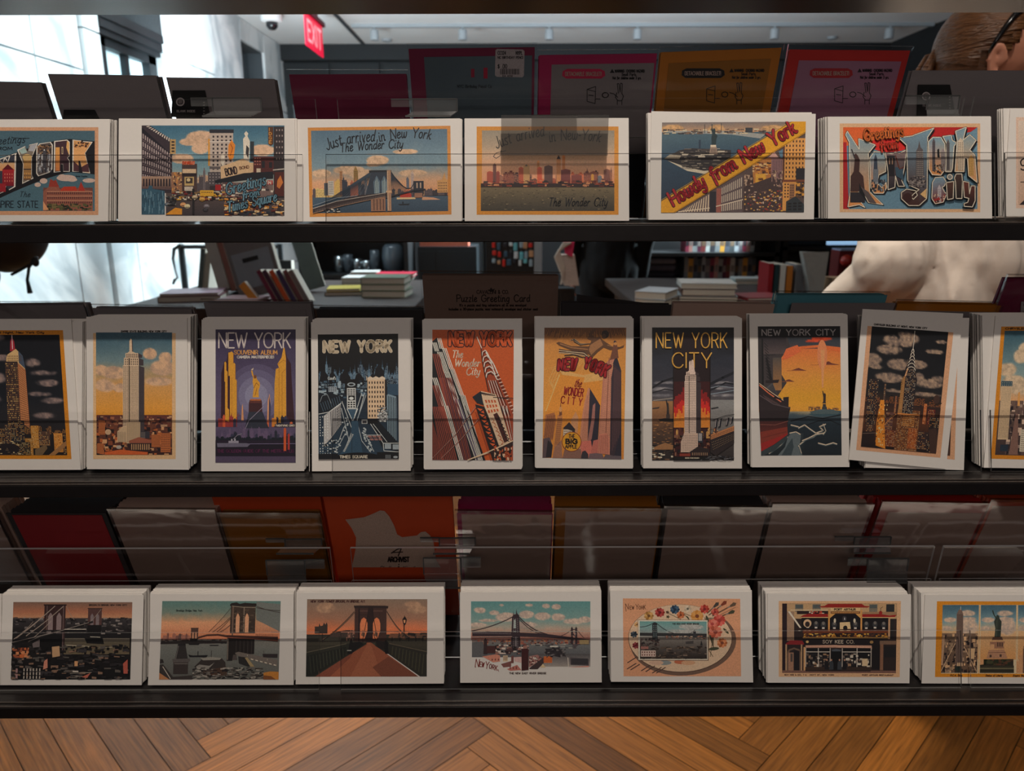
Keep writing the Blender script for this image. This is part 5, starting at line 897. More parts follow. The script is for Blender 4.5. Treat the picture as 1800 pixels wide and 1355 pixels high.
# sea
a.sky(350, 828, 788, 1178, [(0, (150, 140, 116)), (.08, (70, 84, 92)), (.3, (34, 48, 58)), (1, (24, 34, 42))], seed=9, nf=.02, streak=2, nz=.8); a.P([(520, 850), (640, 815), (788, 825), (788, 860), (600, 870)], (60, 84, 94)); a.L([(380, 905), (520, 870), (640, 885), (788, 855)], 9, (18, 26, 34)); a.L([(440, 960), (600, 905), (700, 900), (788, 940)], 8, (20, 30, 38))
a.sky(135, 1000, 480, 1178, [(0, (50, 60, 66)), (1, (26, 36, 42))], seed=15, nf=.03)
a.P([(355, 1030), (380, 1000), (420, 990), (460, 1020), (450, 1090), (470, 1178), (270, 1178), (330, 1110)], (96, 106, 110)); a.P([(300, 1178), (360, 1080), (390, 1040), (400, 1110), (380, 1178)], (60, 72, 78))
for pts in ([(440, 960), (490, 935), (530, 965), (580, 1000), (640, 980), (610, 950), (660, 930)], [(450, 1090), (500, 1050), (560, 1030), (600, 1000)], [(470, 1060), (520, 1040), (580, 1010), (650, 1000)], [(600, 1080), (660, 1095), (720, 1078), (750, 1088)], [(370, 1000), (420, 990), (455, 1010)], [(640, 930), (660, 985), (640, 1010)], [(200, 1160), (300, 1090), (350, 1030)], [(440, 1100), (460, 1160)], [(380, 935), (440, 950)]): a.L(pts, 8, (196, 180, 160)); a.L([(x, y+8) for x, y in pts], 5, (90, 104, 108))
# hull
a.P([(122, 600), (180, 640), (260, 700), (320, 735), (320, 715), (365, 712), (362, 790), (378, 795), (355, 900), (352, 1010), (240, 1090), (135, 1140), (122, 800)], (44, 34, 38)); a.G(130, 905, 350, 1000, (74, 36, 36), (96, 44, 40)); a.P([(130, 990), (350, 950), (352, 1012), (240, 1090), (135, 1145)], (130, 56, 44)); a.P([(135, 1080), (250, 1040), (352, 1000), (352, 1012), (240, 1090), (135, 1145)], (150, 40, 38)); a.L([(130, 620), (200, 680), (300, 750)], 9, (196, 110, 80)); a.L([(128, 605), (230, 680), (320, 740)], 5, (206, 180, 150)); a.L([(130, 700), (240, 770), (370, 800)], 6, (90, 80, 84)); a.L([(132, 930), (250, 935), (355, 905)], 5, (130, 80, 70)); a.hatch([(150, 690), (290, 770)], [(190, 740), (300, 785)], 8, 4, (96, 76, 76)); a.L([(250, 715), (300, 730)], 14, (30, 22, 26)); a.hatch([(140, 1035), (340, 985)], [(142, 1042), (342, 992)], 22, 3, (60, 26, 28)); a.P([(135, 1145), (240, 1092), (352, 1014), (345, 1050), (240, 1140), (150, 1178), (135, 1178)], (56, 66, 70))
a.R(640, 770, 665, 800, (50, 54, 58)); a.P([(628, 830), (636, 790), (670, 790), (680, 830)], (60, 64, 66)); a.P([(636, 765), (668, 765), (662, 752), (642, 752)], (44, 46, 50)); a.P([(643, 752), (645, 715), (640, 690), (637, 665), (643, 665), (650, 688), (658, 682), (666, 695), (664, 752)], (60, 48, 42)); a.busy(525, 790, 620, 820, 30, [(150, 100, 60), (110, 80, 60)], (5, 12), (8, 26), 5); a.busy(680, 800, 770, 820, 20, [(150, 100, 60), (110, 80, 60)], (5, 12), (6, 16), 6); a.P([(530, 830), (620, 812), (720, 814), (780, 830), (760, 850), (560, 850)], (80, 96, 100))
a.build('printed_picture', cp[0])

# --- night card leaning, and the same card behind it
def night(cp, fr, quad):
    a = art(cp, fr, (0, 0, 680, 1010), quad=quad, gain=W2); a.R(0, 28, 680, 1010, (196, 152, 120)); a.T('CHRYSLER BUILDING AT NIGHT, NEW YORK CITY', 50, 18, 13, 4, (40, 34, 34), fit=420)
    a.sky(35, 28, 640, 980, [(0, (16, 18, 24)), (.5, (30, 32, 38)), (.62, (60, 44, 36)), (1, (36, 24, 24))], [(210, 130, 90, 60), (320, 110, 110, 70), (190, 200, 110, 46), (60, 290, 90, 60), (90, 340, 80, 24), (280, 310, 110, 50), (400, 300, 110, 40), (210, 420, 130, 44), (440, 400, 60, 40), (520, 440, 130, 44), (600, 400, 60, 30), (550, 190, 80, 20), (590, 110, 60, 14), (500, 530, 160, 16), (250, 520, 90, 14)], (176, 150, 126), shade=(80, 72, 74), seed=17, nf=.02, nz=.55, soft=.5)
    a.skyline(35, 640, 640, 30, 80, [(44, 34, 36), (30, 26, 30), (66, 46, 40)], 18, 44, 3, win=(176, 110, 60)); a.sky(35, 620, 640, 980, [(0, (50, 34, 32)), (.4, (90, 54, 36)), (1, (30, 20, 22))], seed=5, nf=.04)
    for (x0, x1, y0, y1, c) in ((50, 130, 440, 800, (50, 40, 42)), (60, 120, 800, 860, (80, 56, 48)), (175, 190, 470, 700, (90, 70, 60)), (270, 285, 560, 700, (130, 84, 60)), (210, 270, 690, 840, (96, 66, 60)), (300, 480, 660, 980, (110, 70, 44)), (220, 300, 830, 960, (110, 60, 40)), (400, 470, 800, 960, (150, 84, 44)), (480, 560, 820, 960, (60, 44, 44)), (540, 600, 640, 760, (96, 40, 36)), (560, 640, 700, 980, (44, 34, 36)), (505, 530, 600, 760, (170, 100, 60))):
        a.R(x0, y0, x1, y1, c); a.W(x0+2, y0+3, x1-2, y1-2, max(2, int((x1-x0)/9)), max(4, int((y1-y0)/13)), None, .4, .45, .25, [(226, 180, 120), (206, 140, 70), (36, 26, 28), (240, 214, 170)])
    a.P([(150, 960), (140, 780), (155, 600), (185, 600), (205, 780), (230, 980)], (206, 134, 50)); a.busy(145, 620, 215, 970, 70, [(244, 220, 160), (90, 50, 30), (190, 120, 40)], (4, 10), (6, 16), 7); a.P([(35, 860), (130, 850), (130, 900), (35, 980)], (40, 28, 28)); a.L([(40, 875), (140, 862)], 5, (110, 90, 80)); a.P([(590, 980), (560, 800), (620, 780), (640, 860), (640, 980)], (70, 50, 44)); a.E(600, 560, 26, 34, (70, 50, 44))
    a.P([(318, 700), (322, 400), (330, 330), (345, 300), (350, 240), (365, 180), (372, 50), (379, 180), (395, 240), (400, 330), (430, 420), (420, 700)], (44, 38, 42)); a.P([(300, 700), (318, 400), (336, 400), (336, 700)], (130, 96, 66)); a.W(338, 340, 420, 700, 8, 34, None, .4, .45, .25, [(240, 224, 200), (206, 170, 130), (60, 50, 50)]); a.WQ([(305, 420), (334, 400), (334, 700), (302, 700)], 3, 24, (214, 160, 90), .5, .5)
    for k in range(6): y = 180+k*28; w_ = 7+k*5; a.L([(372-w_, y+26), (372-w_*.6, y+8), (374, y), (376+w_*.6, y+8), (376+w_, y+26)], 5, (206, 196, 180))
    a.L([(374, 40), (374, 190)], 4, (214, 204, 190)); a.P([(345, 330), (326, 400), (338, 400), (350, 340)], (196, 150, 110)); a.W(345, 700, 440, 790, 10, 6, (214, 150, 80), .5, .5)
    a.R(300, 690, 480, 700, (196, 130, 70)); a.L([(290, 700), (230, 760), (200, 800)], 5, (190, 130, 80))
    a.build('printed_picture', cp[0])
fr = (1490, 530, 4.371)
cpb = postcard(2, [(180, 125), (935, 125), (893, 1295), (135, 1275)], 'upright night skyline postcard showing only its right border behind the tilted one', fr, 10, back='upright night skyline card', dy=0.0)
night(cpb, fr, ((240, 200), (850, 235), (822, 1215), (170, 1150)))
cp = postcard(2, [(115, 57), (888, 92), (755, 1287), (10, 1215)], 'tilted portrait postcard of a spired night skyline, leaning out over its neighbour', fr, 0, dy=0.0022)
night(cp, fr, ((155, 160), (815, 210), (712, 1200), (65, 1140)))

# --- daytime avenue card at the right edge
fr = (1690, 530, 4.371)
cp = postcard(2, [(262, 110), (1080, 112), (1010, 1290), (172, 1275)], 'portrait postcard of a sunny avenue with orange border, cut by the right edge', fr, 14, back='orange-bordered avenue card', dy=0.002)
a = art(cp, fr, (225, 190, 960, 1210), quad=((306, 192), (1010, 190), (960, 1225), (225, 1207)), gain=W2)
a.R(225, 190, 960, 1210, (196, 130, 40)); a.T('CHRYSLER BUILDING, NEW YORK CITY', 260, 213, 14, 4.5, (50, 34, 30), fit=620)
a.sky(255, 222, 930, 780, [(0, (60, 92, 106)), (.6, (130, 150, 150)), (1, (216, 160, 110))], [(400, 420, 70, 60), (300, 520, 80, 60), (460, 360, 90, 60), (360, 600, 90, 40), (420, 660, 120, 60), (600, 450, 110, 80)], (220, 196, 166), seed=7, nf=.014, nz=.4, soft=.4)
a.sky(255, 760, 930, 1180, [(0, (110, 90, 80)), (1, (70, 56, 56))], seed=3, nf=.04); a.busy(330, 760, 930, 1175, 260, [(60, 50, 54), (150, 130, 120), (206, 180, 160), (96, 76, 74), (40, 34, 40)], (8, 30), (10, 40), 9)
a.R(265, 620, 345, 1060, (200, 176, 144)); a.R(260, 610, 348, 650, (60, 84, 96)); a.W(268, 655, 343, 1050, 8, 46, (110, 90, 80), .45, .5); a.W(262, 615, 346, 650, 5, 2, (150, 150, 140), .3, .5); a.P([(400, 800), (398, 700), (412, 690), (418, 800)], (216, 160, 96)); a.R(440, 980, 500, 1150, (206, 196, 176)); a.W(445, 985, 495, 1145, 5, 10, (96, 80, 76), .5, .5); a.P([(360, 1175), (390, 860), (410, 860), (430, 1175)], (130, 100, 90)); a.R(290, 1100, 350, 1150, (44, 56, 70))
a.build('printed_picture', cp[0])
# ================================================================ lower shelf
G3 = 1.65
def nst(x, d=(26, 24, 24)): return d
def cable(a, p, q, sag, wd, col, n=14):
    pts = [(p[0]+(q[0]-p[0])*t, p[1]+(q[1]-p[1])*t+sag*4*t*(1-t)) for t in [k/n for k in range(n+1)]]; a.L(pts, wd, col)
def gothic(a, x0, x1, y0, y1, col, hole, nh=2):
    w_ = (x1-x0)
    a.R(x0, y0, x1, y1, col); a.R(x0-w_*.04, y0, x1+w_*.04, y0+(y1-y0)*.05, tuple(int(k*.7) for k in col))
    for k in range(nh):
        c = x0+w_*(.5+(k-(nh-1)/2)*.40); h = w_*.115; ya = y0+(y1-y0)*.36
        a.P([(c-h, y1), (c-h, ya+h*1.2), (c-h*.5, ya+h*.3), (c, ya-h*.4), (c+h*.5, ya+h*.3), (c+h, ya+h*1.2), (c+h, y1)], hole)
# sliver at the far left
fr = (0, 1020, 6.79)
cp = postcard(3, [(-1500, 160), (18, 160), (10, 1250), (-1520, 1250)], 'landscape postcard at far left of lower shelf, only a sliver of white margin inside frame', fr, 0)

# --- bridge over dark roofs
cp = postcard(3, [(30, 175), (1715, 175), (1690, 1250), (0, 1250)], 'landscape postcard of a suspension bridge over dark rooftops at dusk, lower shelf', fr, 13, back='dark rooftops bridge card')
a = art(cp, fr, (130, 258, 1580, 1183), quad=((160, 258), (1580, 260), (1555, 1183), (132, 1185)), gain=G3)
a.sky(130, 258, 1580, 480, [(0, (120, 96, 84)), (.5, (160, 108, 84)), (.8, (176, 130, 100)), (1, (96, 84, 84))], seed=4, nf=.01, streak=3); a.sky(130, 450, 1580, 1183, [(0, (60, 56, 58)), (.25, (30, 28, 30)), (.5, (34, 30, 30)), (1, (20, 18, 20))], seed=7, nf=.04, nz=1)
a.busy(130, 440, 1580, 640, 200, [(90, 84, 84), (26, 24, 26), (50, 46, 48), (130, 122, 118), (36, 32, 34)], (14, 60), (6, 22), 4)
a.sky(760, 690, 1560, 880, [(0, (120, 112, 100)), (.3, (96, 88, 74)), (1, (110, 98, 78))], seed=8, nf=.03, streak=4); a.P([(1010, 690), (1230, 680), (1250, 760), (1040, 750)], (24, 22, 24)); a.L([(780, 770), (1120, 790)], 7, (190, 180, 160)); a.L([(1080, 672), (1200, 676)], 6, (190, 184, 170)); a.L([(1200, 800), (1350, 796)], 6, (170, 160, 140))
BR = (58, 38, 38)
gothic(a, 512, 770, 285, 590, BR, (130, 114, 114)); a.R(735, 300, 770, 860, (62, 44, 44)); a.L([(745, 300), (745, 840)], 5, (130, 110, 108)); a.L([(545, 300), (545, 590)], 5, (120, 104, 100)); a.R(480, 640, 560, 700, (20, 18, 20)); a.R(470, 650, 735, 890, (20, 18, 20))
gothic(a, 1045, 1212, 328, 530, (84, 60, 58), (120, 108, 110)); a.R(1040, 530, 1210, 640, (24, 22, 24))
for (p, q, wd) in (((150, 700), (640, 305), 9), ((180, 690), (630, 315), 5), ((300, 660), (740, 310), 9), ((240, 625), (380, 490), 5), ((340, 720), (600, 480), 7), ((780, 310), (880, 470), 5), ((1040, 520), (1200, 345), 5), ((1215, 380), (1250, 470), 4)): cable(a, p, q, 12, wd, (150, 136, 126))
a.P([(130, 740), (400, 680), (720, 590), (1030, 500), (1110, 480), (1110, 500), (780, 600), (420, 700), (130, 760)], (36, 34, 34)); a.L([(140, 735), (420, 670), (720, 598), (1060, 500)], 6, (140, 130, 124)); a.L([(770, 580), (1030, 580)], 9, (176, 168, 158)); a.L([(330, 730), (480, 660), (720, 602)], 6, (120, 112, 106))
a.busy(130, 760, 1560, 1183, 330, [(20, 18, 20), (44, 40, 42), (90, 84, 80), (26, 24, 26), (130, 104, 88), (16, 14, 16), (60, 56, 58)], (20, 90), (8, 34), 9, tilt=.15)
a.busy(140, 800, 340, 920, 30, [(190, 104, 60), (150, 84, 56), (90, 50, 40), (196, 130, 90)], (20, 50), (14, 50), 10); a.P([(620, 790), (710, 780), (720, 900), (630, 915)], (196, 160, 124)); a.WQ([(622, 792), (710, 782), (718, 900), (632, 912)], 6, 8, (120, 92, 72), .4, .5); a.P([(520, 1060), (530, 960), (570, 930), (575, 1040)], (190, 130, 110)); a.P([(380, 750), (470, 700), (470, 790), (390, 800)], (110, 100, 100)); a.R(900, 960, 940, 1020, (196, 150, 110)); a.P([(1490, 990), (1545, 940), (1550, 1110), (1500, 1110)], (170, 90, 76)); a.P([(990, 1150), (1100, 1100), (1060, 1160)], (176, 100, 84))
a.W(270, 1040, 500, 1175, 6, 3, (176, 166, 156), .35, .75); a.W(180, 1040, 220, 1170, 1, 2, (150, 120, 120), .6, .8); a.R(880, 1075, 950, 1090, (200, 190, 180)); a.L([(850, 1105), (1110, 1095)], 6, (150, 142, 132)); a.L([(920, 1140), (1000, 1140)], 6, (170, 160, 150))
a.T('BROOKLYN BRIDGE, NEW YORK CITY', 1055, 300, 15, 5, (60, 48, 46), fit=460)
a.build('printed_picture', cp[0])

# --- bridge, river and rooftops
fr = (255, 1020, 6.667)
cp = postcard(3, [(75, 160), (1740, 160), (1740, 1225), (33, 1228)], 'landscape postcard of a bridge tower, grey river and ferry roofs under green-pink sky', fr, 14, back='green and pink sky bridge card')
a = art(cp, fr, (165, 242, 1590, 1160), quad=((202, 242), (1590, 242), (1565, 1160), (165, 1160)), gain=G3)
a.sky(165, 242, 1590, 700, [(0, (92, 124, 120)), (.3, (116, 128, 118)), (.55, (196, 146, 112)), (1, (190, 122, 92))], seed=3, nf=.02)
a.sky(165, 690, 1590, 1160, [(0, (120, 118, 112)), (.3, (110, 112, 108)), (1, (90, 90, 86))], seed=6, nf=.02, streak=3)
a.P([(1300, 250), (1590, 280), (1590, 600), (1300, 460)], (112, 116, 112)); a.hatch([(1300, 320), (1590, 370)], [(1300, 600), (1590, 600)], 26, 2.5, (84, 84, 82))
a.skyline(170, 530, 700, 20, 80, [(120, 84, 76), (150, 104, 90), (96, 74, 70)], 20, 44, 4); a.busy(170, 690, 960, 740, 90, [(60, 52, 50), (110, 84, 76), (36, 32, 34)], (14, 50), (5, 14), 5); a.P([(165, 720), (520, 700), (960, 712), (960, 735), (165, 745)], (44, 38, 38)); a.P([(500, 740), (640, 738), (620, 755), (510, 755)], (30, 28, 30)); a.P([(750, 755), (865, 755), (855, 768), (760, 768)], (34, 30, 32)); a.P([(500, 870), (560, 880), (740, 875), (720, 900), (520, 900)], (26, 24, 28)); a.R(612, 830, 622, 880, (40, 36, 38))
gothic(a, 525, 612, 555, 690, (80, 60, 54), (176, 130, 104)); a.P([(520, 680), (605, 680), (608, 730), (515, 725)], (34, 30, 30))
ST = (70, 58, 50)
a.R(992, 300, 1292, 620, ST); a.P([(980, 285), (1000, 265), (1060, 258), (1100, 275), (1160, 262), (1240, 268), (1300, 270), (1300, 300), (985, 300)], (44, 38, 36)); a.R(990, 450, 1290, 620, (62, 50, 44)); a.R(1012, 300, 1030, 940, (110, 90, 78)); a.L([(1008, 300), (1140, 315), (1290, 318)], 7, (140, 130, 116)); a.R(1148, 318, 1160, 600, (130, 114, 100)); a.R(1140, 430, 1175, 445, (120, 104, 90)); a.busy(1035, 330, 1288, 600, 70, [(84, 70, 60), (56, 46, 42), (96, 80, 68)], (16, 40), (8, 16), 7)
for x in (1082, 1192): a.P([(x-24, 612), (x-24, 430), (x-12, 400), (x-2, 384), (x+10, 400), (x+22, 430), (x+20, 612)], (206, 156, 124)); 
a.P([(965, 660), (1290, 680), (1290, 860), (1040, 870), (1030, 940), (962, 940)], (36, 30, 30)); a.hatch([(1050, 700), (1280, 700)], [(1050, 855), (1280, 858)], 5, 8, (62, 56, 54)); a.R(965, 680, 980, 930, (110, 100, 92))
for (p, q) in (((735, 605), (992, 325)), ((780, 605), (992, 430)), ((830, 605), (992, 445)), ((860, 605), (992, 520)), ((1300, 300), (1590, 375)), ((1300, 315), (1590, 350))): cable(a, p, q, 10, 5, (70, 58, 54))
a.hatch([(760, 590), (990, 340)], [(760, 605), (990, 605)], 16, 2.2, (120, 96, 84))
a.P([(605, 660), (720, 630), (850, 625), (960, 640), (1290, 650), (1570, 660), (1570, 720), (1290, 690), (960, 665), (850, 645), (720, 650), (610, 680)], (66, 40, 34)); a.L([(600, 665), (730, 633), (860, 630), (960, 645)], 5, (110, 84, 70)); a.L([(960, 668), (1290, 684), (1570, 702)], 6, (150, 84, 64)); a.hatch([(1300, 625), (1570, 630)], [(1300, 680), (1570, 700)], 24, 3, (44, 28, 26))
a.P([(375, 760), (465, 755), (500, 920), (345, 925)], (52, 48, 48)); a.P([(310, 920), (520, 915), (530, 935), (505, 960), (325, 965)], (90, 84, 82)); a.R(330, 960, 505, 1095, (60, 52, 50)); a.L([(385, 760), (355, 920)], 6, (120, 114, 110)); a.P([(375, 745), (465, 740), (470, 762), (372, 765)], (40, 36, 38)); a.R(340, 970, 500, 980, (110, 104, 100))
a.P([(165, 990), (205, 980), (330, 1130), (560, 1110), (560, 1160), (165, 1160)], (60, 54, 52)); a.P([(165, 1080), (290, 1160), (165, 1160)], (170, 120, 84)); a.L([(205, 1010), (300, 1150)], 9, (176, 166, 154)); a.P([(165, 920), (200, 925), (215, 965), (165, 975)], (50, 44, 44))
a.P([(580, 1010), (650, 940), (680, 900), (900, 905), (950, 960), (960, 1080), (700, 1110), (640, 1060)], (56, 50, 48)); a.P([(650, 910), (780, 895), (905, 908), (880, 930), (680, 935)], (140, 136, 128)); a.P([(600, 1010), (640, 985), (760, 1000), (820, 960), (750, 1040), (620, 1040)], (130, 126, 120)); a.P([(690, 1060), (960, 1010), (975, 1110), (700, 1130)], (84, 62, 50)); a.hatch([(700, 1060), (960, 1020)], [(705, 1125), (965, 1105)], 18, 4, (44, 34, 32)); a.R(775, 820, 782, 900, (60, 56, 54)); a.P([(560, 1100), (600, 1070), (690, 1080), (680, 1130), (580, 1130)], (120, 116, 110))
a.busy(560, 1020, 1410, 1158, 190, [(36, 32, 34), (150, 144, 136), (70, 64, 60), (110, 104, 98), (26, 24, 26)], (20, 70), (6, 18), 11, tilt=.25); a.P([(1060, 850), (1100, 835), (1570, 930), (1570, 1010), (1260, 930), (1090, 880)], (110, 102, 96)); a.hatch([(1090, 845), (1570, 940)], [(1090, 862), (1570, 960)], 2, 5, (176, 166, 154)); a.WQ([(1240, 905), (1570, 985), (1570, 1010), (1240, 930)], 6, 1, (190, 180, 164), .55, .5); a.P([(1100, 890), (1200, 900), (1290, 1000), (1220, 1010), (1110, 970)], (44, 42, 42)); a.P([(1180, 905), (1210, 900), (1300, 1010), (1250, 1010)], (150, 132, 100)); a.P([(1030, 930), (1040, 870), (1080, 870), (1090, 930)], (80, 72, 70)); a.P([(1390, 860), (1570, 860), (1570, 905), (1400, 900)], (50, 44, 46)); a.L([(1410, 860), (1400, 820)], 4, (70, 60, 56))
a.P([(1410, 1080), (1490, 1065), (1590, 1070), (1590, 1160), (1410, 1160)], (176, 120, 56)); a.P([(1410, 1110), (1500, 1120), (1560, 1160), (1410, 1160)], (120, 76, 44))
a.T('Brooklyn Bridge, New York', 340, 362, 20, 4.5, (50, 60, 60), fit=310)
a.build('printed_picture', cp[0])

# --- promenade between walls
fr = (515, 1020, 6.4286)
cp = postcard(3, [(50, 140), (1700, 135), (1705, 1165), (30, 1175)], 'landscape postcard of a brown promenade leading to a twin-arched bridge tower', fr, 14, back='brown promenade card')
a = art(cp, fr, (148, 212, 1518, 1085), quad=((160, 212), (1518, 212), (1515, 1085), (146, 1088)), gain=G3)
a.sky(148, 212, 1518, 640, [(0, (130, 112, 98)), (.5, (150, 112, 92)), (.8, (196, 116, 80)), (1, (190, 120, 84))], [(360, 310, 130, 70), (1400, 330, 130, 60), (1350, 270, 110, 40)], (176, 142, 116), shade=(140, 112, 94), seed=9, nf=.01, nz=.3, soft=.6)
a.sky(148, 610, 1518, 830, [(0, (50, 48, 44)), (.5, (66, 62, 52)), (1, (50, 48, 42))], seed=5, nf=.04, streak=4); a.P([(240, 600), (240, 520), (285, 520), (290, 480), (305, 515), (330, 510), (345, 475), (360, 500), (375, 472), (385, 500), (385, 600)], (62, 52, 48)); a.P([(420, 600), (520, 575), (600, 560), (690, 560), (690, 640), (420, 640)], (70, 58, 54)); a.busy(600, 560, 690, 680, 24, [(110, 80, 70), (70, 56, 52), (150, 110, 96)], (10, 26), (20, 50), 3); a.P([(1080, 640), (1100, 600), (1250, 600), (1518, 590), (1518, 650), (1080, 650)], (110, 76, 60)); a.busy(1180, 590, 1518, 670, 40, [(40, 34, 34), (60, 50, 46), (90, 70, 58)], (10, 50), (10, 40), 4)
BT = (68, 48, 44)
a.P([(680, 285), (730, 283), (1030, 285), (1075, 290), (1070, 318), (690, 318)], (50, 38, 38)); a.R(692, 315, 1055, 690, BT); a.R(748, 340, 1010, 350, (96, 72, 64)); a.R(748, 385, 850, 392, (50, 38, 36)); a.P([(845, 290), (900, 290), (930, 700), (820, 700)], (48, 34, 34)); a.R(735, 318, 750, 690, (40, 30, 32))
for x in (797, 943): a.P([(x-42, 660), (x-42, 490), (x-28, 440), (x, 418), (x+28, 440), (x+42, 490), (x+42, 560), (x+30, 600), (x+10, 660)], (206, 126, 88)); a.P([(x-30, 620), (x-10, 560), (x+16, 600), (x+10, 640)], (110, 84, 70))
for k in range(3): cable(a, (700-k*6, 350), (330, 665+k*4), 34-k*6, 7, [(60, 44, 40), (150, 120, 100), (50, 40, 38)][k]); cable(a, (1060, 350), (1300, 625+k*3), 50-k*8, 7, [(60, 44, 40), (170, 134, 108), (50, 40, 38)][k])
for (p, q) in (((858, 300), (780, 700)), ((885, 300), (960, 700)), ((870, 560), (790, 700)), ((890, 560), (960, 740)), ((330, 690), (330, 600)), ((520, 680), (520, 630))): a.L([p, q], 7, (40, 28, 30))
a.L([(440, 575), (1518, 572)], 4, (60, 46, 44)); a.L([(160, 685), (600, 680)], 5, (36, 32, 32)); a.L([(150, 740), (520, 735)], 4, (30, 28, 28))
a.R(1250, 500, 1262, 580, (34, 28, 30)); a.P([(1236, 440), (1262, 400), (1286, 440), (1275, 490), (1262, 505), (1246, 490)], (34, 28, 30)); a.P([(1248, 445), (1272, 445), (1268, 480), (1254, 480)], (206, 150, 110)); a.L([(1261, 395), (1261, 412)], 5, (34, 28, 30))
for x in (1120, 1210, 1310, 1390, 1470): a.R(x-6, 640, x+6, 690, (40, 34, 34))
a.P([(840, 700), (880, 700), (1420, 1088), (250, 1088)], (140, 84, 62)); a.sky(560, 900, 1150, 1085, [(0, (140, 84, 62)), (1, (120, 68, 52))], seed=4, nf=.03) if False else None
a.P([(850, 700), (870, 700), (1010, 1088), (650, 1088)], (150, 94, 70)); a.P([(250, 1088), (560, 880), (700, 780), (640, 880), (420, 1088)], (120, 70, 54)); a.P([(1080, 860), (1420, 1088), (1000, 1088), (900, 980)], (116, 70, 54))
a.P([(148, 815), (600, 715), (700, 700), (830, 705), (830, 720), (600, 860), (250, 1085), (148, 1085)], (46, 46, 40)); a.L([(150, 812), (600, 714)], 8, (96, 90, 76)); a.P([(150, 850), (600, 750), (590, 850), (260, 1060), (150, 1080)], (34, 36, 32)); a.hatch([(170, 860), (580, 760)], [(190, 1060), (590, 850)], 11, 8, (60, 62, 52))
a.P([(930, 700), (1080, 705), (1515, 800), (1515, 1085), (1440, 1085), (1080, 830), (930, 740)], (46, 44, 38)); a.L([(1090, 712), (1515, 805)], 8, (96, 86, 72)); a.hatch([(1110, 740), (1500, 840)], [(1100, 830), (1480, 1070)], 10, 9, (70, 68, 52))
a.P([(620, 800), (650, 650), (672, 700), (760, 690), (800, 720), (700, 790), (660, 830), (610, 830)], (26, 24, 26)); a.P([(1030, 690), (1050, 672), (1078, 700), (1075, 760), (1085, 825), (1045, 830), (1030, 760)], (22, 20, 22)); a.P([(930, 680), (1040, 690), (1030, 780), (960, 760)], (34, 28, 28)); a.R(610, 785, 660, 795, (150, 150, 144))
a.T('NEW YORK TOWER BROOKLYN BRIDGE, N.Y.', 188, 248, 24, 6, (66, 26, 30), slant=.25, fit=620)
a.build('printed_picture', cp[0])

# --- east river bridge
fr = (795, 1020, 6.667)
cp = postcard(3, [(90, 140), (1728, 130), (1752, 1195), (93, 1200)], 'landscape postcard of a steel bridge under blue-green clouds with red New York lettering', fr, 16, back='steel river bridge card')
a = art(cp, fr, (215, 240, 1625, 1120), gain=G3)
a.sky(220, 245, 1618, 700, [(0, (92, 136, 136)), (.5, (120, 146, 142)), (.75, (176, 150, 134)), (1, (150, 100, 90))], [(320, 350, 80, 40), (490, 380, 70, 30), (640, 430, 150, 60), (420, 470, 130, 20), (870, 400, 100, 50), (1060, 420, 110, 50), (1100, 300, 50, 30), (1220, 310, 60, 34), (1240, 430, 90, 50), (1420, 480, 130, 40), (1560, 460, 90, 40), (580, 290, 30, 12), (900, 290, 50, 20), (850, 520, 160, 40), (300, 520, 120, 30)], (196, 176, 160), shade=(150, 136, 130), seed=12, nf=.016, nz=.35, soft=.35)
a.sky(230, 690, 1618, 900, [(0, (130, 110, 104)), (.3, (110, 112, 112)), (1, (90, 90, 94))], seed=5, nf=.03, streak=3); a.sky(860, 860, 1618, 1010, [(0, (84, 82, 84)), (1, (150, 142, 136))], seed=6, nf=.03)
a.busy(240, 690, 1618, 750, 150, [(120, 70, 60), (80, 60, 60), (176, 120, 90), (150, 90, 76)], (8, 30), (6, 22), 3); a.busy(560, 740, 1500, 800, 30, [(60, 56, 60), (170, 160, 150)], (20, 60), (5, 10), 4)
DB = (58, 46, 52)
a.P([(700, 430), (715, 400), (718, 350), (724, 400), (745, 395), (752, 330), (760, 385), (785, 410), (800, 800), (686, 800)], DB); a.P([(722, 460), (745, 460), (748, 560), (716, 560)], (150, 160, 156)); a.W(706, 440, 778, 790, 3, 16, (120, 114, 116), .4, .5); a.R(735, 660, 755, 800, (120, 112, 114))
for x in (1402, 1452): a.P([(x-12, 560), (x, 540), (x+12, 560), (x+14, 745), (x-12, 745)], DB)
a.P([(1400, 745), (1490, 745), (1430, 800)], (84, 76, 80)); a.R(1400, 570, 1460, 580, DB); a.busy(1400, 590, 1455, 660, 12, [(120, 110, 110), DB], (6, 14), (10, 20), 3)
cable(a, (230, 590), (710, 425), 22, 10, (64, 54, 58)); cable(a, (785, 430), (1110, 628), 34, 10, (64, 54, 58)); cable(a, (785, 450), (1080, 628), 40, 6, (64, 54, 58)); cable(a, (1270, 650), (1395, 580), 8, 5, DB); cable(a, (1470, 585), (1545, 672), 6, 5, DB)
a.hatch([(795, 450), (1040, 600)], [(795, 600), (1040, 622)], 20, 2.6, (84, 74, 78)); a.P([(235, 590), (700, 605), (1100, 625), (1600, 690), (1600, 700), (1390, 690), (1100, 665), (700, 650), (235, 650)], (56, 44, 50)); a.WQ([(240, 600), (690, 612), (690, 632), (240, 625)], 28, 1, (130, 120, 122), .4, .6); a.L([(235, 665), (700, 656)], 6, (176, 150, 140)); a.L([(235, 672), (700, 664)], 5, (56, 44, 50)); a.L([(1500, 690), (1600, 690), (1600, 740)], 5, DB); a.R(1490, 695, 1600, 745, (150, 130, 96))
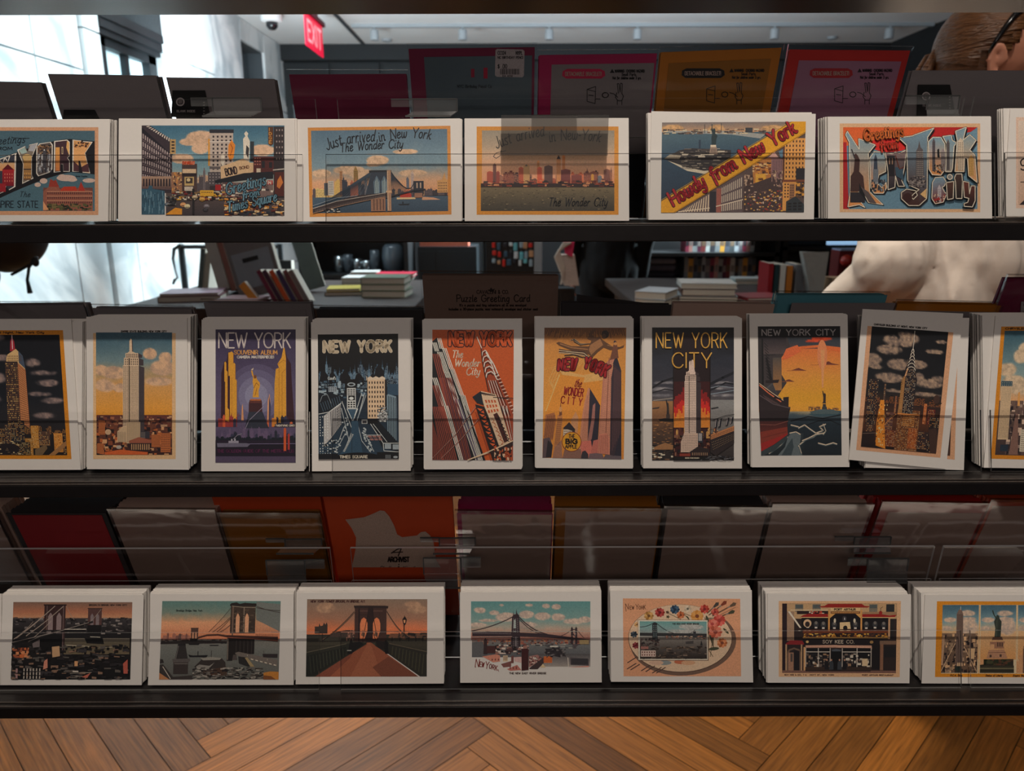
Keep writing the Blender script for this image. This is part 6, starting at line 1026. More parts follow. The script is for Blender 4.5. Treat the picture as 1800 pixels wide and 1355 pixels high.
a.P([(232, 730), (280, 715), (365, 720), (365, 885), (250, 888), (230, 860)], (96, 96, 98)); a.P([(365, 860), (370, 700), (388, 672), (408, 700), (412, 860)], (60, 44, 46)); a.R(405, 765, 525, 850, (74, 44, 44)); a.busy(500, 750, 900, 860, 70, [(50, 38, 42), (150, 110, 100), (84, 60, 60), (36, 30, 34), (196, 180, 170)], (14, 50), (10, 30), 8)
a.P([(350, 890), (520, 865), (560, 880), (560, 950), (480, 960)], (190, 130, 112)); a.W(450, 910, 560, 945, 3, 1, (110, 66, 60), .35, .6); a.P([(570, 980), (690, 945), (690, 1010), (600, 1020)], (120, 80, 76)); a.P([(640, 1040), (760, 990), (810, 1050), (680, 1060)], (170, 110, 100)); a.W(660, 1005, 770, 1045, 3, 1, (110, 60, 56), .3, .8); a.R(595, 880, 650, 950, (196, 176, 150)); a.W(598, 885, 648, 940, 3, 1, (90, 60, 56), .4, .9); a.P([(725, 900), (810, 895), (815, 965), (730, 950)], (190, 160, 156)); a.P([(690, 890), (720, 880), (720, 970), (690, 970)], (110, 70, 66))
a.P([(900, 890), (1000, 870), (1060, 920), (900, 1020)], (150, 110, 104)); a.busy(900, 890, 1050, 990, 40, [(206, 196, 186), (96, 60, 60), (60, 44, 46)], (10, 40), (6, 16), 4, tilt=.4); a.P([(812, 800), (890, 795), (895, 1045), (812, 1055)], (66, 32, 34)); a.P([(900, 1030), (1070, 900), (1080, 960), (1000, 1040), (910, 1040)], (66, 52, 54)); a.R(1072, 890, 1170, 965, (196, 110, 60)); a.W(1075, 895, 1168, 960, 4, 1, (150, 76, 44), .4, .9); a.P([(1030, 1020), (1060, 975), (1095, 1020)], (196, 176, 140)); a.P([(1090, 800), (1250, 790), (1330, 880), (1260, 900), (1170, 880), (1080, 860)], (50, 46, 50)); a.busy(1080, 780, 1330, 900, 50, [(60, 56, 58), (110, 104, 104), (40, 36, 40)], (10, 34), (8, 20), 6, tilt=.3)
a.P([(1380, 900), (1600, 920), (1600, 1000), (1385, 990)], (84, 76, 80)); a.R(1395, 915, 1590, 985, (56, 54, 58)); a.L([(1355, 905), (1362, 1010)], 9, (190, 180, 170)); a.P([(1350, 1020), (1600, 1000), (1600, 1015)], (190, 130, 116)); a.R(1145, 765, 1240, 780, (196, 190, 180)); a.R(1265, 770, 1320, 782, (150, 146, 140))
for i, (ch, x, y, h) in enumerate((('N', 268, 1010, 90), ('E', 318, 1008, 56), ('W', 346, 1012, 54), ('Y', 384, 1030, 82), ('O', 432, 1030, 52), ('R', 466, 1040, 52), ('K', 500, 1052, 56))): a.T(ch, x, y, h, 9, (120, 52, 48), ang=-8, fit=(40 if ch in 'NY' else 24)); 
a.P([(262, 1015), (275, 1000), (275, 1026)], (120, 52, 48)); a.P([(530, 1045), (550, 1080), (540, 1040)], (120, 52, 48)); a.T('THE NEW EAST RIVER BRIDGE', 670, 1098, 20, 6, (80, 66, 64), fit=430)
a.build('printed_picture', cp[0])

# --- painter's palette with flowers
fr = (1060, 1020, 6.4286)
cp = postcard(3, [(80, 120), (1675, 130), (1697, 1153), (90, 1145)], "landscape postcard of a painter's palette with flowers and a small bridge view on peach", fr, 16, back='flower palette card')
a = art(cp, fr, (228, 205, 1555, 1083), quad=((224, 203), (1550, 208), (1560, 1083), (232, 1083)), gain=G3)
a.sky(228, 205, 1555, 1083, [(0, (196, 146, 114)), (1, (204, 152, 120))], seed=3, nf=.06)
a.E(905, 690, 600, 385, (110, 88, 76), 48, rot=-.06); a.E(872, 655, 588, 385, (80, 60, 50), 48); a.E(872, 652, 582, 380, (206, 180, 154), 48)
for (x, y, c) in ((690, 930, (130, 136, 136)), (880, 920, (176, 104, 76)), (600, 930, (190, 160, 140)), (960, 930, (190, 150, 120))): a.E(x, y, 80, 26, c)
def brush(x0, y0, x1, y1, tip):
    a.L([(x0, y0), (x1, y1)], 12, (96, 70, 54)); dx, dy = (x1-x0), (y1-y0); l = math.hypot(dx, dy); dx /= l; dy /= l
    a.L([(x1-dx*30, y1-dy*30), (x1, y1)], 15, (130, 120, 110)); a.P([(x1-dy*10, y1+dx*10), (x1+dx*55-dy*22, y1+dy*55+dx*22), (x1+dx*80, y1+dy*80), (x1+dx*55+dy*22, y1+dy*55-dx*22), (x1+dy*10, y1-dx*10)], tip)
brush(1180, 370, 1255, 300, (70, 66, 62)); brush(1200, 390, 1340, 280, (120, 60, 44)); brush(1240, 400, 1440, 290, (96, 80, 66)); brush(1320, 410, 1420, 370, (70, 72, 56)); a.L([(1300, 400), (1500, 300)], 7, (150, 110, 84))
for (x, y) in ((275, 930), (270, 1000), (310, 1010), (430, 1020), (480, 1030), (555, 1045), (600, 1045)): a.L([(x, y), (x+100, y-62)], 11, (80, 60, 54))
def bloom(x, y, r, c, n=8, cen=(120, 80, 50)):
    for k in range(n):
        t = 2*math.pi*k/n; a.E(x+r*.55*math.cos(t), y+r*.5*math.sin(t), r*.42, r*.3, tuple(max(0, min(255, q+(k % 3-1)*22)) for q in c), 10, rot=t)
    a.E(x, y, r*.3, r*.28, cen, 10)
for k in range(14): a.L([(1150+k*8, 420), (1180+k*5, 560+k*16)], 5, (70, 66, 50))
for (x0, y0, x1, y1) in ((740, 370, 880, 440), (890, 360, 990, 400), (920, 380, 970, 440), (1200, 600, 1190, 780), (1240, 640, 1210, 860), (1190, 780, 1240, 860)): a.L([(x0, y0), (x1, y1)], 6, (84, 76, 56))
for (x, y, r, c, n, cen) in ((520, 400, 58, (170, 130, 76), 9, (110, 76, 44)), (645, 362, 60, (150, 56, 52), 9, (100, 30, 36)), (815, 328, 58, (50, 74, 96), 9, (36, 50, 70)), (730, 360, 22, (96, 70, 50), 5, (60, 50, 40)), (735, 412, 22, (90, 84, 60), 5, (60, 50, 40)), (880, 390, 48, (176, 104, 66), 8, (120, 66, 44)), (960, 320, 46, (196, 180, 160), 7, (100, 96, 84)), (1065, 402, 76, (206, 150, 84), 12, (120, 70, 44)), (1150, 322, 58, (170, 70, 58), 8, (120, 40, 40)), (1268, 355, 48, (176, 84, 72), 8, (130, 50, 48)), (1315, 450, 76, (190, 90, 80), 10, (150, 60, 56)), (1235, 490, 66, (206, 120, 104), 9, (160, 70, 66)), (1270, 580, 82, (180, 100, 80), 9, (130, 66, 56)), (1345, 705, 62, (176, 110, 70), 9, (120, 70, 50)), (385, 500, 34, (190, 150, 100), 7, (120, 90, 60)), (350, 610, 44, (56, 66, 76), 7, (40, 50, 60)), (370, 735, 44, (120, 44, 50), 7, (90, 30, 36))): bloom(x, y, r, c, n, cen)
for (x, y, r_, t) in ((1390, 570, 44, .8), (1250, 770, 60, -.1), (1180, 430, 40, 1.2), (960, 420, 26, .9)): a.E(x, y, r_, r_*.3, (70, 72, 54), 12, rot=t)
a.R(395, 444, 1190, 903, (110, 84, 70)); a.R(398, 448, 1182, 898, (214, 206, 190)); a.sky(415, 462, 1172, 660, [(0, (100, 144, 142)), (.5, (130, 150, 150)), (1, (150, 140, 134))], [(1000, 520, 150, 40), (900, 580, 200, 30)], (180, 180, 176), seed=5, nf=.02); a.sky(415, 640, 1172, 885, [(0, (130, 124, 118)), (.4, (96, 90, 86)), (1, (44, 38, 36))], seed=7, nf=.04)
a.busy(415, 740, 1172, 885, 120, [(60, 50, 44), (90, 76, 66), (44, 36, 34), (120, 104, 92)], (14, 60), (6, 18), 9, tilt=.2); a.P([(415, 590), (1172, 600), (1172, 640), (415, 625)], (50, 50, 52)); a.busy(700, 625, 1172, 660, 50, [(176, 120, 100), (90, 70, 66), (190, 170, 150)], (8, 30), (5, 14), 4)
a.P([(556, 490), (575, 472), (595, 472), (612, 490), (618, 700), (556, 700)], (44, 46, 50)); a.W(562, 500, 612, 690, 2, 9, (110, 130, 130), .4, .5); a.P([(1018, 570), (1030, 555), (1050, 570), (1052, 640), (1018, 640)], (56, 56, 60)); cable(a, (418, 525), (570, 480), 12, 6, (50, 54, 58)); cable(a, (605, 480), (800, 595), 18, 6, (50, 54, 58)); cable(a, (960, 600), (1020, 575), 4, 4, (60, 60, 62)); a.hatch([(620, 495), (780, 585)], [(620, 590), (780, 592)], 12, 2, (70, 84, 88))
a.R(425, 790, 592, 860, (190, 170, 160)); a.W(428, 795, 590, 856, 6, 2, (96, 50, 44), .45, .55); a.R(425, 745, 510, 775, (150, 104, 96)); a.busy(415, 650, 640, 740, 40, [(66, 44, 44), (50, 44, 44), (90, 76, 72)], (10, 40), (8, 24), 6); a.P([(930, 690), (1020, 680), (1020, 715), (935, 718)], (70, 66, 66)); a.P([(1095, 735), (1110, 670), (1125, 735)], (44, 44, 46)); a.T('THE NEW EAST RIVER BRIDGE', 785, 496, 14, 4.5, (50, 60, 60), fit=300)
for (ch, x, h) in (('N', 258, 62), ('E', 306, 38), ('W', 330, 38), ('Y', 372, 58), ('O', 408, 38), ('R', 438, 38), ('K', 464, 50)): a.T(ch, x, 328, h, 6, (90, 56, 40), fit=(32 if ch in 'NY' else 19 if ch != 'W' else 24))
a.L([(262, 330), (264, 350)], 6, (90, 56, 40)); a.E(500, 330, 3, 3, (90, 56, 40), 8)
a.build('printed_picture', cp[0])

# --- restaurant front
fr = (1325, 1010, 6.2069)
cp = postcard(3, [(150, 210), (1715, 215), (1698, 1185), (150, 1178)], 'landscape postcard of a restaurant facade with red pagoda roofs and a sign Port Arthur', fr, 18, back='restaurant facade card')
a = art(cp, fr, (272, 287, 1605, 1115), quad=((272, 287), (1605, 287), (1592, 1117), (272, 1113)), gain=G3)
a.R(272, 287, 1605, 1115, (196, 160, 126)); a.R(310, 314, 1562, 1072, (50, 38, 38)); a.R(312, 316, 1560, 480, (176, 146, 112)); a.R(312, 316, 362, 1072, (44, 30, 36)); a.R(362, 400, 440, 720, (150, 124, 104))
for x in (450, 640, 1260, 1445): a.R(x, 322, x+90, 405, (120, 112, 100)); a.R(x+6, 328, x+84, 365, (84, 90, 90))
a.R(1445, 322, 1535, 412, (50, 50, 52)); a.R(400, 380, 810, 392, (190, 170, 140)); a.R(470, 395, 815, 430, (44, 30, 32)); a.R(1180, 405, 1560, 450, (150, 120, 92))
a.P([(710, 345), (770, 340), (810, 318), (1180, 318), (1210, 340), (1275, 345), (1240, 358), (740, 358)], (140, 40, 34)); a.R(840, 362, 1160, 398, (206, 176, 130)); a.T('PORT ARTHUR', 878, 390, 22, 6, (40, 28, 28), fit=232); a.R(840, 398, 1160, 425, (120, 80, 50)); a.W(850, 402, 1150, 420, 18, 1, (206, 160, 100), .5, .6)
a.P([(505, 462), (540, 440), (600, 425), (810, 428), (812, 462)], (140, 36, 34)); a.P([(1182, 462), (1184, 430), (1380, 428), (1480, 445), (1560, 436), (1540, 462)], (140, 36, 34)); a.R(520, 462, 1540, 470, (206, 176, 130))
a.R(520, 470, 1480, 600, (26, 22, 26)); a.R(812, 385, 830, 600, (190, 140, 84)); a.R(1166, 385, 1184, 600, (190, 140, 84)); a.P([(830, 470), (880, 425), (1120, 425), (1166, 470), (1166, 600), (830, 600)], (24, 22, 28)); a.P([(830, 425), (890, 425), (830, 475)], (196, 150, 90)); a.P([(1166, 425), (1110, 425), (1166, 475)], (196, 150, 90))
for (x, y, s_) in ((590, 550, 44), (680, 555, 34), (760, 560, 36), (880, 560, 34), (1110, 560, 36), (1230, 560, 36), (1325, 555, 34), (1420, 560, 34)): a.E(x, y-16, s_*.8, s_, (56, 56, 60)); a.E(x, y-30, s_*.45, s_*.5, (110, 104, 98)); a.R(x-14, y+14, x+14, y+30, (200, 190, 180))
a.E(585, 530, 44, 44, (190, 160, 130)); a.E(585, 540, 26, 30, (50, 38, 38)); a.P([(940, 520), (1050, 515), (1060, 590), (940, 595)], (206, 180, 140)); a.E(1000, 580, 24, 26, (30, 26, 28)); a.E(990, 480, 26, 30, (60, 56, 60)); a.P([(985, 490), (992, 460), (998, 490)], (220, 220, 220)); a.E(885, 500, 12, 24, (190, 180, 160)); a.E(1100, 500, 12, 24, (190, 180, 160)); a.busy(600, 398, 770, 425, 12, [(206, 120, 90), (176, 60, 50), (200, 190, 170)], (14, 26), (8, 18), 4); a.E(1385, 415, 18, 22, (140, 40, 36)); a.L([(1385, 400), (1385, 365), (1405, 350)], 5, (70, 50, 40))
a.R(535, 600, 1470, 635, (110, 60, 40)); a.busy(545, 640, 1465, 680, 110, [(206, 150, 60), (130, 80, 40), (84, 50, 36), (214, 176, 96)], (10, 30), (8, 20), 5); a.R(535, 680, 1470, 692, (190, 150, 96)); a.T('RESTAURANT', 895, 672, 22, 6, (44, 28, 26), fit=205)
a.R(535, 700, 1420, 765, (34, 28, 32)); a.T('SOY KEE CO.', 755, 748, 34, 6, (190, 176, 160), fit=345, gap=3); a.E(585, 732, 16, 14, (190, 160, 110)); a.E(1290, 735, 20, 16, (150, 120, 80))
a.P([(350, 750), (400, 715), (530, 720), (550, 750), (545, 765), (350, 762)], (130, 40, 44)); a.R(345, 760, 362, 1060, (170, 140, 110)); a.R(515, 760, 530, 1060, (170, 140, 110)); a.P([(365, 850), (380, 815), (440, 795), (500, 815), (515, 850), (515, 1050), (365, 1050)], (110, 88, 74)); a.P([(380, 870), (395, 830), (440, 812), (485, 830), (500, 870), (500, 1050), (380, 1050)], (50, 42, 44)); a.R(378, 850, 435, 1050, (150, 116, 96)); a.R(440, 830, 500, 1050, (34, 30, 34)); a.R(400, 860, 425, 950, (84, 74, 70))
a.R(545, 790, 565, 1050, (190, 150, 110)); a.P([(565, 772), (910, 766), (910, 796), (570, 798)], (190, 150, 130)); a.P([(910, 768), (1290, 772), (1305, 860), (1290, 800), (912, 796)], (190, 150, 130)); a.W(575, 785, 900, 796, 20, 1, (110, 60, 54), .5, .6)
for (x0, x1) in ((565, 840), (965, 1290)):
    a.R(x0, 800, x1, 1015, (24, 22, 26)); a.busy(x0+8, 860, x1-8, 1010, 90, [(190, 180, 166), (110, 96, 88), (60, 54, 54), (150, 120, 96), (40, 36, 40), (30, 28, 32)], (10, 40), (8, 30), x0); a.R(x0, 838, x1, 846, (190, 180, 170)); a.R(x0, 800, x0+8, 1015, (176, 166, 156)); a.R((x0+x1)/2, 800, (x0+x1)/2+8, 1015, (190, 180, 170)); a.R(x1-8, 800, x1, 1015, (176, 166, 156)); a.R(x0, 1005, x1, 1040, (60, 46, 40))
a.R(1190, 915, 1250, 995, (214, 190, 156)); a.R(848, 820, 962, 1040, (18, 16, 20)); a.P([(850, 820), (900, 808), (960, 820), (950, 835), (860, 835)], (80, 84, 92))
for (x, c) in ((800, (30, 28, 32)), (850, (56, 60, 66)), (940, (60, 64, 70)), (995, (26, 24, 30))): a.P([(x-24, 1035), (x-20, 955), (x-6, 940), (x+10, 940), (x+22, 960), (x+24, 1035)], c); a.E(x, 930, 9, 11, (170, 130, 110), 12)
a.R(1295, 765, 1380, 1030, (30, 26, 28)); a.R(1380, 720, 1560, 760, (120, 96, 80)); a.R(1385, 760, 1420, 1040, (130, 96, 76)); a.R(1420, 765, 1560, 1030, (50, 40, 38)); a.R(1430, 780, 1550, 900, (36, 34, 36)); a.R(1490, 490, 1530, 700, (40, 36, 38)); a.R(1470, 470, 1490, 700, (176, 140, 110)); a.P([(370, 400), (395, 400), (520, 580), (500, 580)], (206, 196, 180)); a.R(312, 1045, 1560, 1072, (120, 90, 80)); a.P([(560, 1040), (1290, 1040), (1280, 1055), (570, 1055)], (50, 38, 38))
a.T('SOY KEE & CO., 7 & 9 MOTT ST., NEW YORK', 335, 1100, 13, 4.5, (96, 70, 60), fit=545); a.T('PORT ARTHUR RESTAURANT', 1190, 1100, 13, 4.5, (96, 70, 60), fit=345)
a.build('printed_picture', cp[0])

# --- three-panel card, cut by the right edge
fr = (1595, 1010, 6.776)
cp = postcard(3, [(210, 240), (1965, 240), (1965, 1300), (170, 1295)], 'landscape postcard with tower, statue and skyline panels in an orange border, far right', fr, 18, back='three-panel card')
a = art(cp, fr, (330, 318, 1780, 1222), quad=((352, 316), (1780, 318), (1780, 1222), (328, 1218)), gain=G3)
a.R(330, 318, 1780, 1222, (200, 134, 40))
for (x0, x1, sd) in ((400, 838, 3), (862, 1290, 6), (1312, 1740, 8)):
    a.R(x0-10 if x0 > 500 else x0, 360, x1+8, 1180, (206, 190, 160)); a.sky(x0, 362, x1, 1010, [(0, (70, 100, 116)), (.3, (120, 146, 152)), (.5, (206, 170, 130)), (1, (214, 160, 104))], [((x0+x1)/2+80, 460, 110, 40), (x0+90, 540, 90, 34), ((x0+x1)/2+90, 530, 110, 30), (x0+60, 640, 70, 30), (x0+320, 620, 120, 120)], (206, 180, 156), shade=(150, 140, 136), seed=sd, nf=.014, nz=.35, soft=.4)
a.sky(400, 700, 830, 1172, [(0, (120, 100, 84)), (1, (96, 76, 62))], seed=3, nf=.05); a.busy(400, 705, 830, 1170, 200, [(70, 56, 52), (150, 126, 104), (44, 36, 38), (196, 160, 124), (110, 88, 74)], (12, 40), (12, 50), 8); a.P([(570, 1080), (572, 470), (590, 430), (615, 400), (635, 430), (650, 470), (655, 1080)], (120, 100, 90)); a.hatch([(578, 470), (648, 470)], [(575, 1070), (652, 1070)], 6, 5, (70, 58, 56)); a.L([(400, 1150), (560, 820)], 8, (190, 160, 130)); a.L([(820, 1150), (670, 860)], 8, (190, 160, 130)); a.P([(720, 880), (800, 880), (790, 1010), (730, 990)], (196, 166, 130)); a.R(560, 1080, 640, 1170, (60, 50, 46)); a.E(600, 1125, 34, 34, (40, 50, 44)); a.P([(405, 730), (435, 730), (420, 1080), (398, 1080)], (170, 140, 116)); a.P([(590, 1050), (650, 1050), (655, 1090), (585, 1090)], (190, 160, 130)); a.L([(618, 380), (618, 420)], 5, (206, 210, 206))
VG = (54, 62, 56)
a.P([(1030, 745), (1040, 640), (1022, 560), (1040, 520), (1010, 470), (996, 425), (1012, 425), (1030, 480), (1052, 510), (1048, 490), (1065, 478), (1085, 495), (1088, 520), (1115, 560), (1112, 610), (1105, 745)], VG); a.L([(1060, 540), (1052, 740)], 6, (84, 92, 80)); a.L([(1090, 560), (1080, 740)], 6, (36, 42, 40)); a.P([(1000, 780), (1010, 745), (1120, 740), (1135, 780)], (110, 84, 70)); a.P([(978, 800), (1158, 795), (1140, 840), (1150, 880), (985, 880)], (150, 112, 90)); a.R(985, 830, 1030, 895, (206, 160, 120)); a.W(1060, 805, 1135, 860, 4, 1, (50, 40, 40), .5, .9); a.P([(965, 900), (1150, 890), (1190, 1000), (940, 1000)], (170, 130, 104)); a.L([(960, 930), (1165, 925)], 6, (110, 80, 66)); a.R(975, 955, 1000, 985, (80, 60, 54)); a.R(1095, 950, 1120, 980, (80, 60, 54))
a.P([(862, 1010), (1262, 1005), (1262, 1085), (862, 1085)], (50, 44, 36)); a.busy(900, 1010, 1260, 1080, 50, [(44, 50, 34), (90, 60, 44), (70, 70, 48)], (16, 60), (12, 40), 7); a.R(862, 1085, 1268, 1172, (60, 56, 44)); a.R(862, 1110, 1268, 1125, (110, 104, 80)); a.R(862, 1140, 1268, 1150, (40, 40, 34)); a.P([(862, 1005), (905, 1010), (905, 1070), (862, 1075)], (196, 150, 110))
a.skyline(1300, 1740, 1172, 120, 300, [(90, 70, 60), (196, 150, 110), (60, 50, 50)], 20, 60, 4, win=(150, 120, 96))
a.T('R.C.A. Bldg.', 512, 1212, 20, 5, (50, 30, 26), fit=145, slant=.2); a.T('Statue of Liberty', 930, 1212, 20, 5, (50, 30, 26), fit=205, slant=.2); a.T('Empire State Building', 1258, 1212, 20, 5, (50, 30, 26), fit=260, slant=.2)
a.build('printed_picture', cp[0])
# ================================================================ greeting cards on the far side of the rack, seen from behind
def rearcard(r, u0, u1, vt, env, back=None, ins=(12, 12, 8), label='', n=3, sleeve=True, dy=0.0, grp=None, ink=None, extra=None, pitch=0.0034, rise=0.0, cat='greeting card'):
    """u0..u1 is the top edge at height v=vt; the card stands on the shelf; ins = margins (left, top, right) of the lighter card"""
    p0 = rplane(r, dy); a = hit(u0, vt, p0, NR); b = hit(u1, vt+rise, p0, NR)
    h = ((a-p0).dot(UPR)+(b-p0).dot(UPR))/2; x0, x1 = a.x, b.x; da = (a-p0).dot(UPR); db = (b-p0).dot(UPR)
    loc = Vector(((x0+x1)/2, p0.y, p0.z))
    t = empty('greeting_card', loc, label, cat, grp)
    A = Vector((x0, 0, 0)); B = Vector((x1, 0, 0)); z0 = Vector((0, p0.y, p0.z))
    def face(xa, xb, hb, ha, hbb=0.0, off=0.0):
        return [Vector((xa, 0, 0))+z0+UPR*ha-NR*off, Vector((xb, 0, 0))+z0+UPR*hb-NR*off, Vector((xb, 0, 0))+z0+UPR*hbb-NR*off, Vector((xa, 0, 0))+z0+UPR*hbb-NR*off]
    m = MB(); m.slab(face(x0, x1, db, da), NR, 0.0011); base_ = m.build('envelope', env, t)
    k = 0.00065
    if back:
        m = MB(); m.slab(face(x0+ins[0]*k, x1-ins[2]*k, db-ins[1]*k, da-ins[1]*k, 0.002, 0.0007), NR, 0.0006); base_ = m.build('card_back', back, t)
    if sleeve:
        m = MB(); m.slab(face(x0-0.0022, x1+0.0022, db+0.004, da+0.005, 0.0, 0.0014), NR, 0.0032)
        m.build('clear_sleeve', SLV, t)
    if ink:
        A_ = Art(p0-NR*0.00085, NR, (0, 0, 1), (min(u0, u1)-60, vt-5, max(u0, u1)+60, vt+135), None, 1.0); ink(A_); A_.build('printed_text', base_)
    if extra: extra(t, p0)
    first = None
    for q in range(n):
        if first is None:
            m = MB(); m.slab([p-loc for p in face(x0+0.001, x1-0.001, db, da)], NR, pitch*.78); first = o = m.build('greeting_card', env, None)
        else: o = first.copy(); C.objects.link(o)
        o.location = loc + Vector((SEED.uniform(-.002, .002), 0.0022+pitch*(q+0.6), 0))
        props(o, 'greeting card seen only by its top edge, behind the ' + label, cat, 'cards behind the ' + label[:60])
        o['label'] = 'greeting card in the stack right behind the ' + ' '.join(label.split()[:8])
    return t
GREY = mat('grey_envelope_paper', (132, 124, 126), 0.8, scale=500, var=.04); BEI = mat('beige_card_back', (196, 164, 150), 0.75, scale=400, var=.03)
MAG = mat('magenta_envelope', (168, 22, 84), 0.6); MAR = mat('maroon_envelope', (120, 22, 62), 0.6); TEAL = mat('dark_teal_card', (84, 100, 110), 0.6); OCH = mat('ochre_envelope', (186, 112, 20), 0.6)
RED = mat('red_envelope', (190, 34, 28), 0.6); MAU = mat('mauve_card_back', (156, 108, 134), 0.7); BLK = mat('black_paper_band', (14, 14, 16), 0.5); DKR = mat('dark_red_card', (150, 34, 40), 0.65); ORG = mat('orange_red_envelope', (206, 74, 30), 0.6); LBL = mat('white_sticker', (214, 206, 206), 0.5); DGR = mat('charcoal_envelope', (52, 48, 50), 0.7); TLS = mat('pale_teal_sleeved_cards', (96, 160, 176), 0.35)
OCD = mat('ochre_card_back', (150, 96, 24), 0.7)

def band(u0, v0, u1, v1, emblem=True):
    def fn(t, p0):
        q = [hit(u0+6, v0, p0-NR*0.0018, NR), hit(u1-6, v0, p0-NR*0.0018, NR), hit(u1+4, v1, p0-NR*0.0018, NR), hit(u0+4, v1, p0-NR*0.0018, NR)]
        m = MB(); m.slab(q, NR, 0.0006); pb_ = m.build('paper_band', BLK, t)
        A_ = Art(p0-NR*0.0019, NR, (0, 0, 1), (u0-5, v0-5, u1+15, v1+10), None, 1.0)
        if emblem:
            cx, cy = u0+20, v0+20; A_.E(cx, cy, 7.5, 7.5, (190, 180, 180)); A_.E(cx, cy, 5.5, 5.5, (120, 112, 112)); A_.T('LJ', cx-4, cy+3.5, 6, 1.2, (30, 26, 28), fit=8)
            A_.T('BLANK INSIDE', u0+14, v0+38, 3.6, 0.8, (170, 160, 160), fit=32)
            for k in range(5): A_.R(u0+60, v0+20+k*5, u0+63, v0+22+k*5, (130, 124, 124))
            A_.build('emblem', pb_)
    return fn
rearcard(1, -70, 72, 142, GREY, None, label='grey greeting card back at far left of upper shelf', n=2, sleeve=False, rise=3)
rearcard(1, 84, 274, 130, GREY, None, label='plain grey greeting card back with tiny black tab at its foot', n=3, sleeve=False, rise=3, extra=band(106, 193, 172, 212, False))
rearcard(1, 292, 482, 136, GREY, None, label='grey greeting card back with black band and round emblem, left half of upper shelf', n=4, sleeve=False, rise=3, extra=band(297, 159, 366, 206))
rearcard(1, 508, 714, 131, MAR, None, label='deep maroon greeting card in glossy clear sleeve, upper shelf', n=2, rise=-1)
def price(A_, x, y, s_=1.0):
    A_.P([(x, y+2), (x+3, y), (x+48*s_, y+1), (x+51*s_, y+4), (x+50*s_, y+47), (x+47*s_, y+50), (x+2, y+49), (x-1, y+46)], (176, 166, 168))
    A_.T('CC124', x+4, y+10, 6, 1.1, (30, 26, 30), fit=14); A_.T('NYPL', x+36, y+10, 6, 1.2, (30, 26, 30), fit=11); A_.T('NC BIRTHDAY PENCI', x+4, y+17, 4, .9, (40, 36, 40), fit=44); A_.T('$6.00', x+4, y+34, 7, 1.2, (30, 26, 30), fit=16)
    r_ = random.Random(3); q = x+8
    while q < x+42: w_ = r_.choice([.7, 1.1, 1.6]); A_.R(q, y+35, q+w_, y+45, (30, 26, 30)); q += w_+r_.choice([.8, 1.2])
    A_.T('10464058', x+12, y+49, 3, .7, (40, 36, 40), fit=18)
def nyink(A_):
    price(A_, 871, 86); A_.R(828, 121, 834, 136, (150, 30, 60)); A_.R(850, 119, 857, 138, (170, 30, 60)); A_.T('NYC Birthday Pencil Co', 804, 154, 5, .8, (26, 34, 40), fit=60)
rearcard(1, 718, 940, 86, MAR, TEAL, (24, 12, 4), 'tall dark teal card back with maroon edge and white price sticker', 3, ink=nyink, rise=-3)
def bracelet(x, y, pill, ink, tilt=0):
    def fn(A_):
        A_.P([(x+8, y), (x+66, y), (x+74, y+4), (x+75, y+12), (x+68, y+17), (x+6, y+17), (x-1, y+12), (x, y+4)], pill); A_.T('DETACHABLE BRACELET!', x+5, y+12, 6.5, 1.1, (176, 150, 140), fit=63)
        A_.P([(x+83, y+7), (x+87, y), (x+91, y+7)], ink); A_.T('WARNING: CHOKING HAZARD', x+92, y+6, 4.5, 1.1, ink, fit=52); A_.T('Small Parts.', x+104, y+12, 4.5, .9, ink, fit=26); A_.T('Not for children under 3 yrs.', x+88, y+18, 4.5, .9, ink, fit=50)
        A_.L([(x+43, y+36), (x+58, y+31), (x+57, y+61), (x+43, y+57), (x+43, y+36)], 1.3, ink); A_.L([(x+43, y+36), (x+58, y+40)], 1.2, ink); A_.L([(x+46, y+46), (x+54, y+47)], 1.4, ink); A_.L([(x+58, y+53), (x+66, y+53)], 1.3, ink)
        c = [(x+75+5.5*math.cos(t*.55), y+46+4.5*math.sin(t*.55)) for t in range(13)]; A_.L(c, 1.5, ink); A_.L([(x+83, y+42), (x+90, y+44), (x+97, y+50)], 1.3, ink)
        A_.L([(x+95, y+42), (x+93, y+50), (x+97, y+56), (x+104, y+56), (x+107, y+48), (x+104, y+43)], 1.4, ink); A_.L([(x+98, y+43), (x+96, y+26), (x+99, y+26), (x+101, y+41)], 1.3, ink); A_.L([(x+101, y+41), (x+102, y+25), (x+105, y+26), (x+104, y+43)], 1.3, ink); A_.L([(x+96, y+56), (x+96, y+63)], 1.3, ink); A_.L([(x+104, y+56), (x+104, y+63)], 1.3, ink)
    return fn
rearcard(1, 948, 1155, 97, MAG, GREY, (20, 14, 3), 'grey card back with magenta edge and bracelet drawing, upper shelf', 3, ink=bracelet(989, 121, (190, 30, 76), (24, 22, 24)), rise=-3)
rearcard(1, 1162, 1374, 92, OCH, OCD, (14, 16, 14), 'golden brown card back with bracelet drawing in crinkled clear sleeve', 3, ink=bracelet(1199, 120, (26, 24, 24), (40, 28, 16)), rise=-8)
rearcard(1, 1388, 1600, 87, RED, MAU, (18, 16, 10), 'mauve card back with bright red edge and bracelet drawing', 3, ink=bracelet(1424, 120, (170, 30, 40), (40, 20, 30)), rise=2)
rearcard(1, 1604, 1850, 124, GREY, None, label='grey greeting card back with black band below the shopper with ponytail', n=3, sleeve=False, extra=band(1608, 149, 1676, 203))
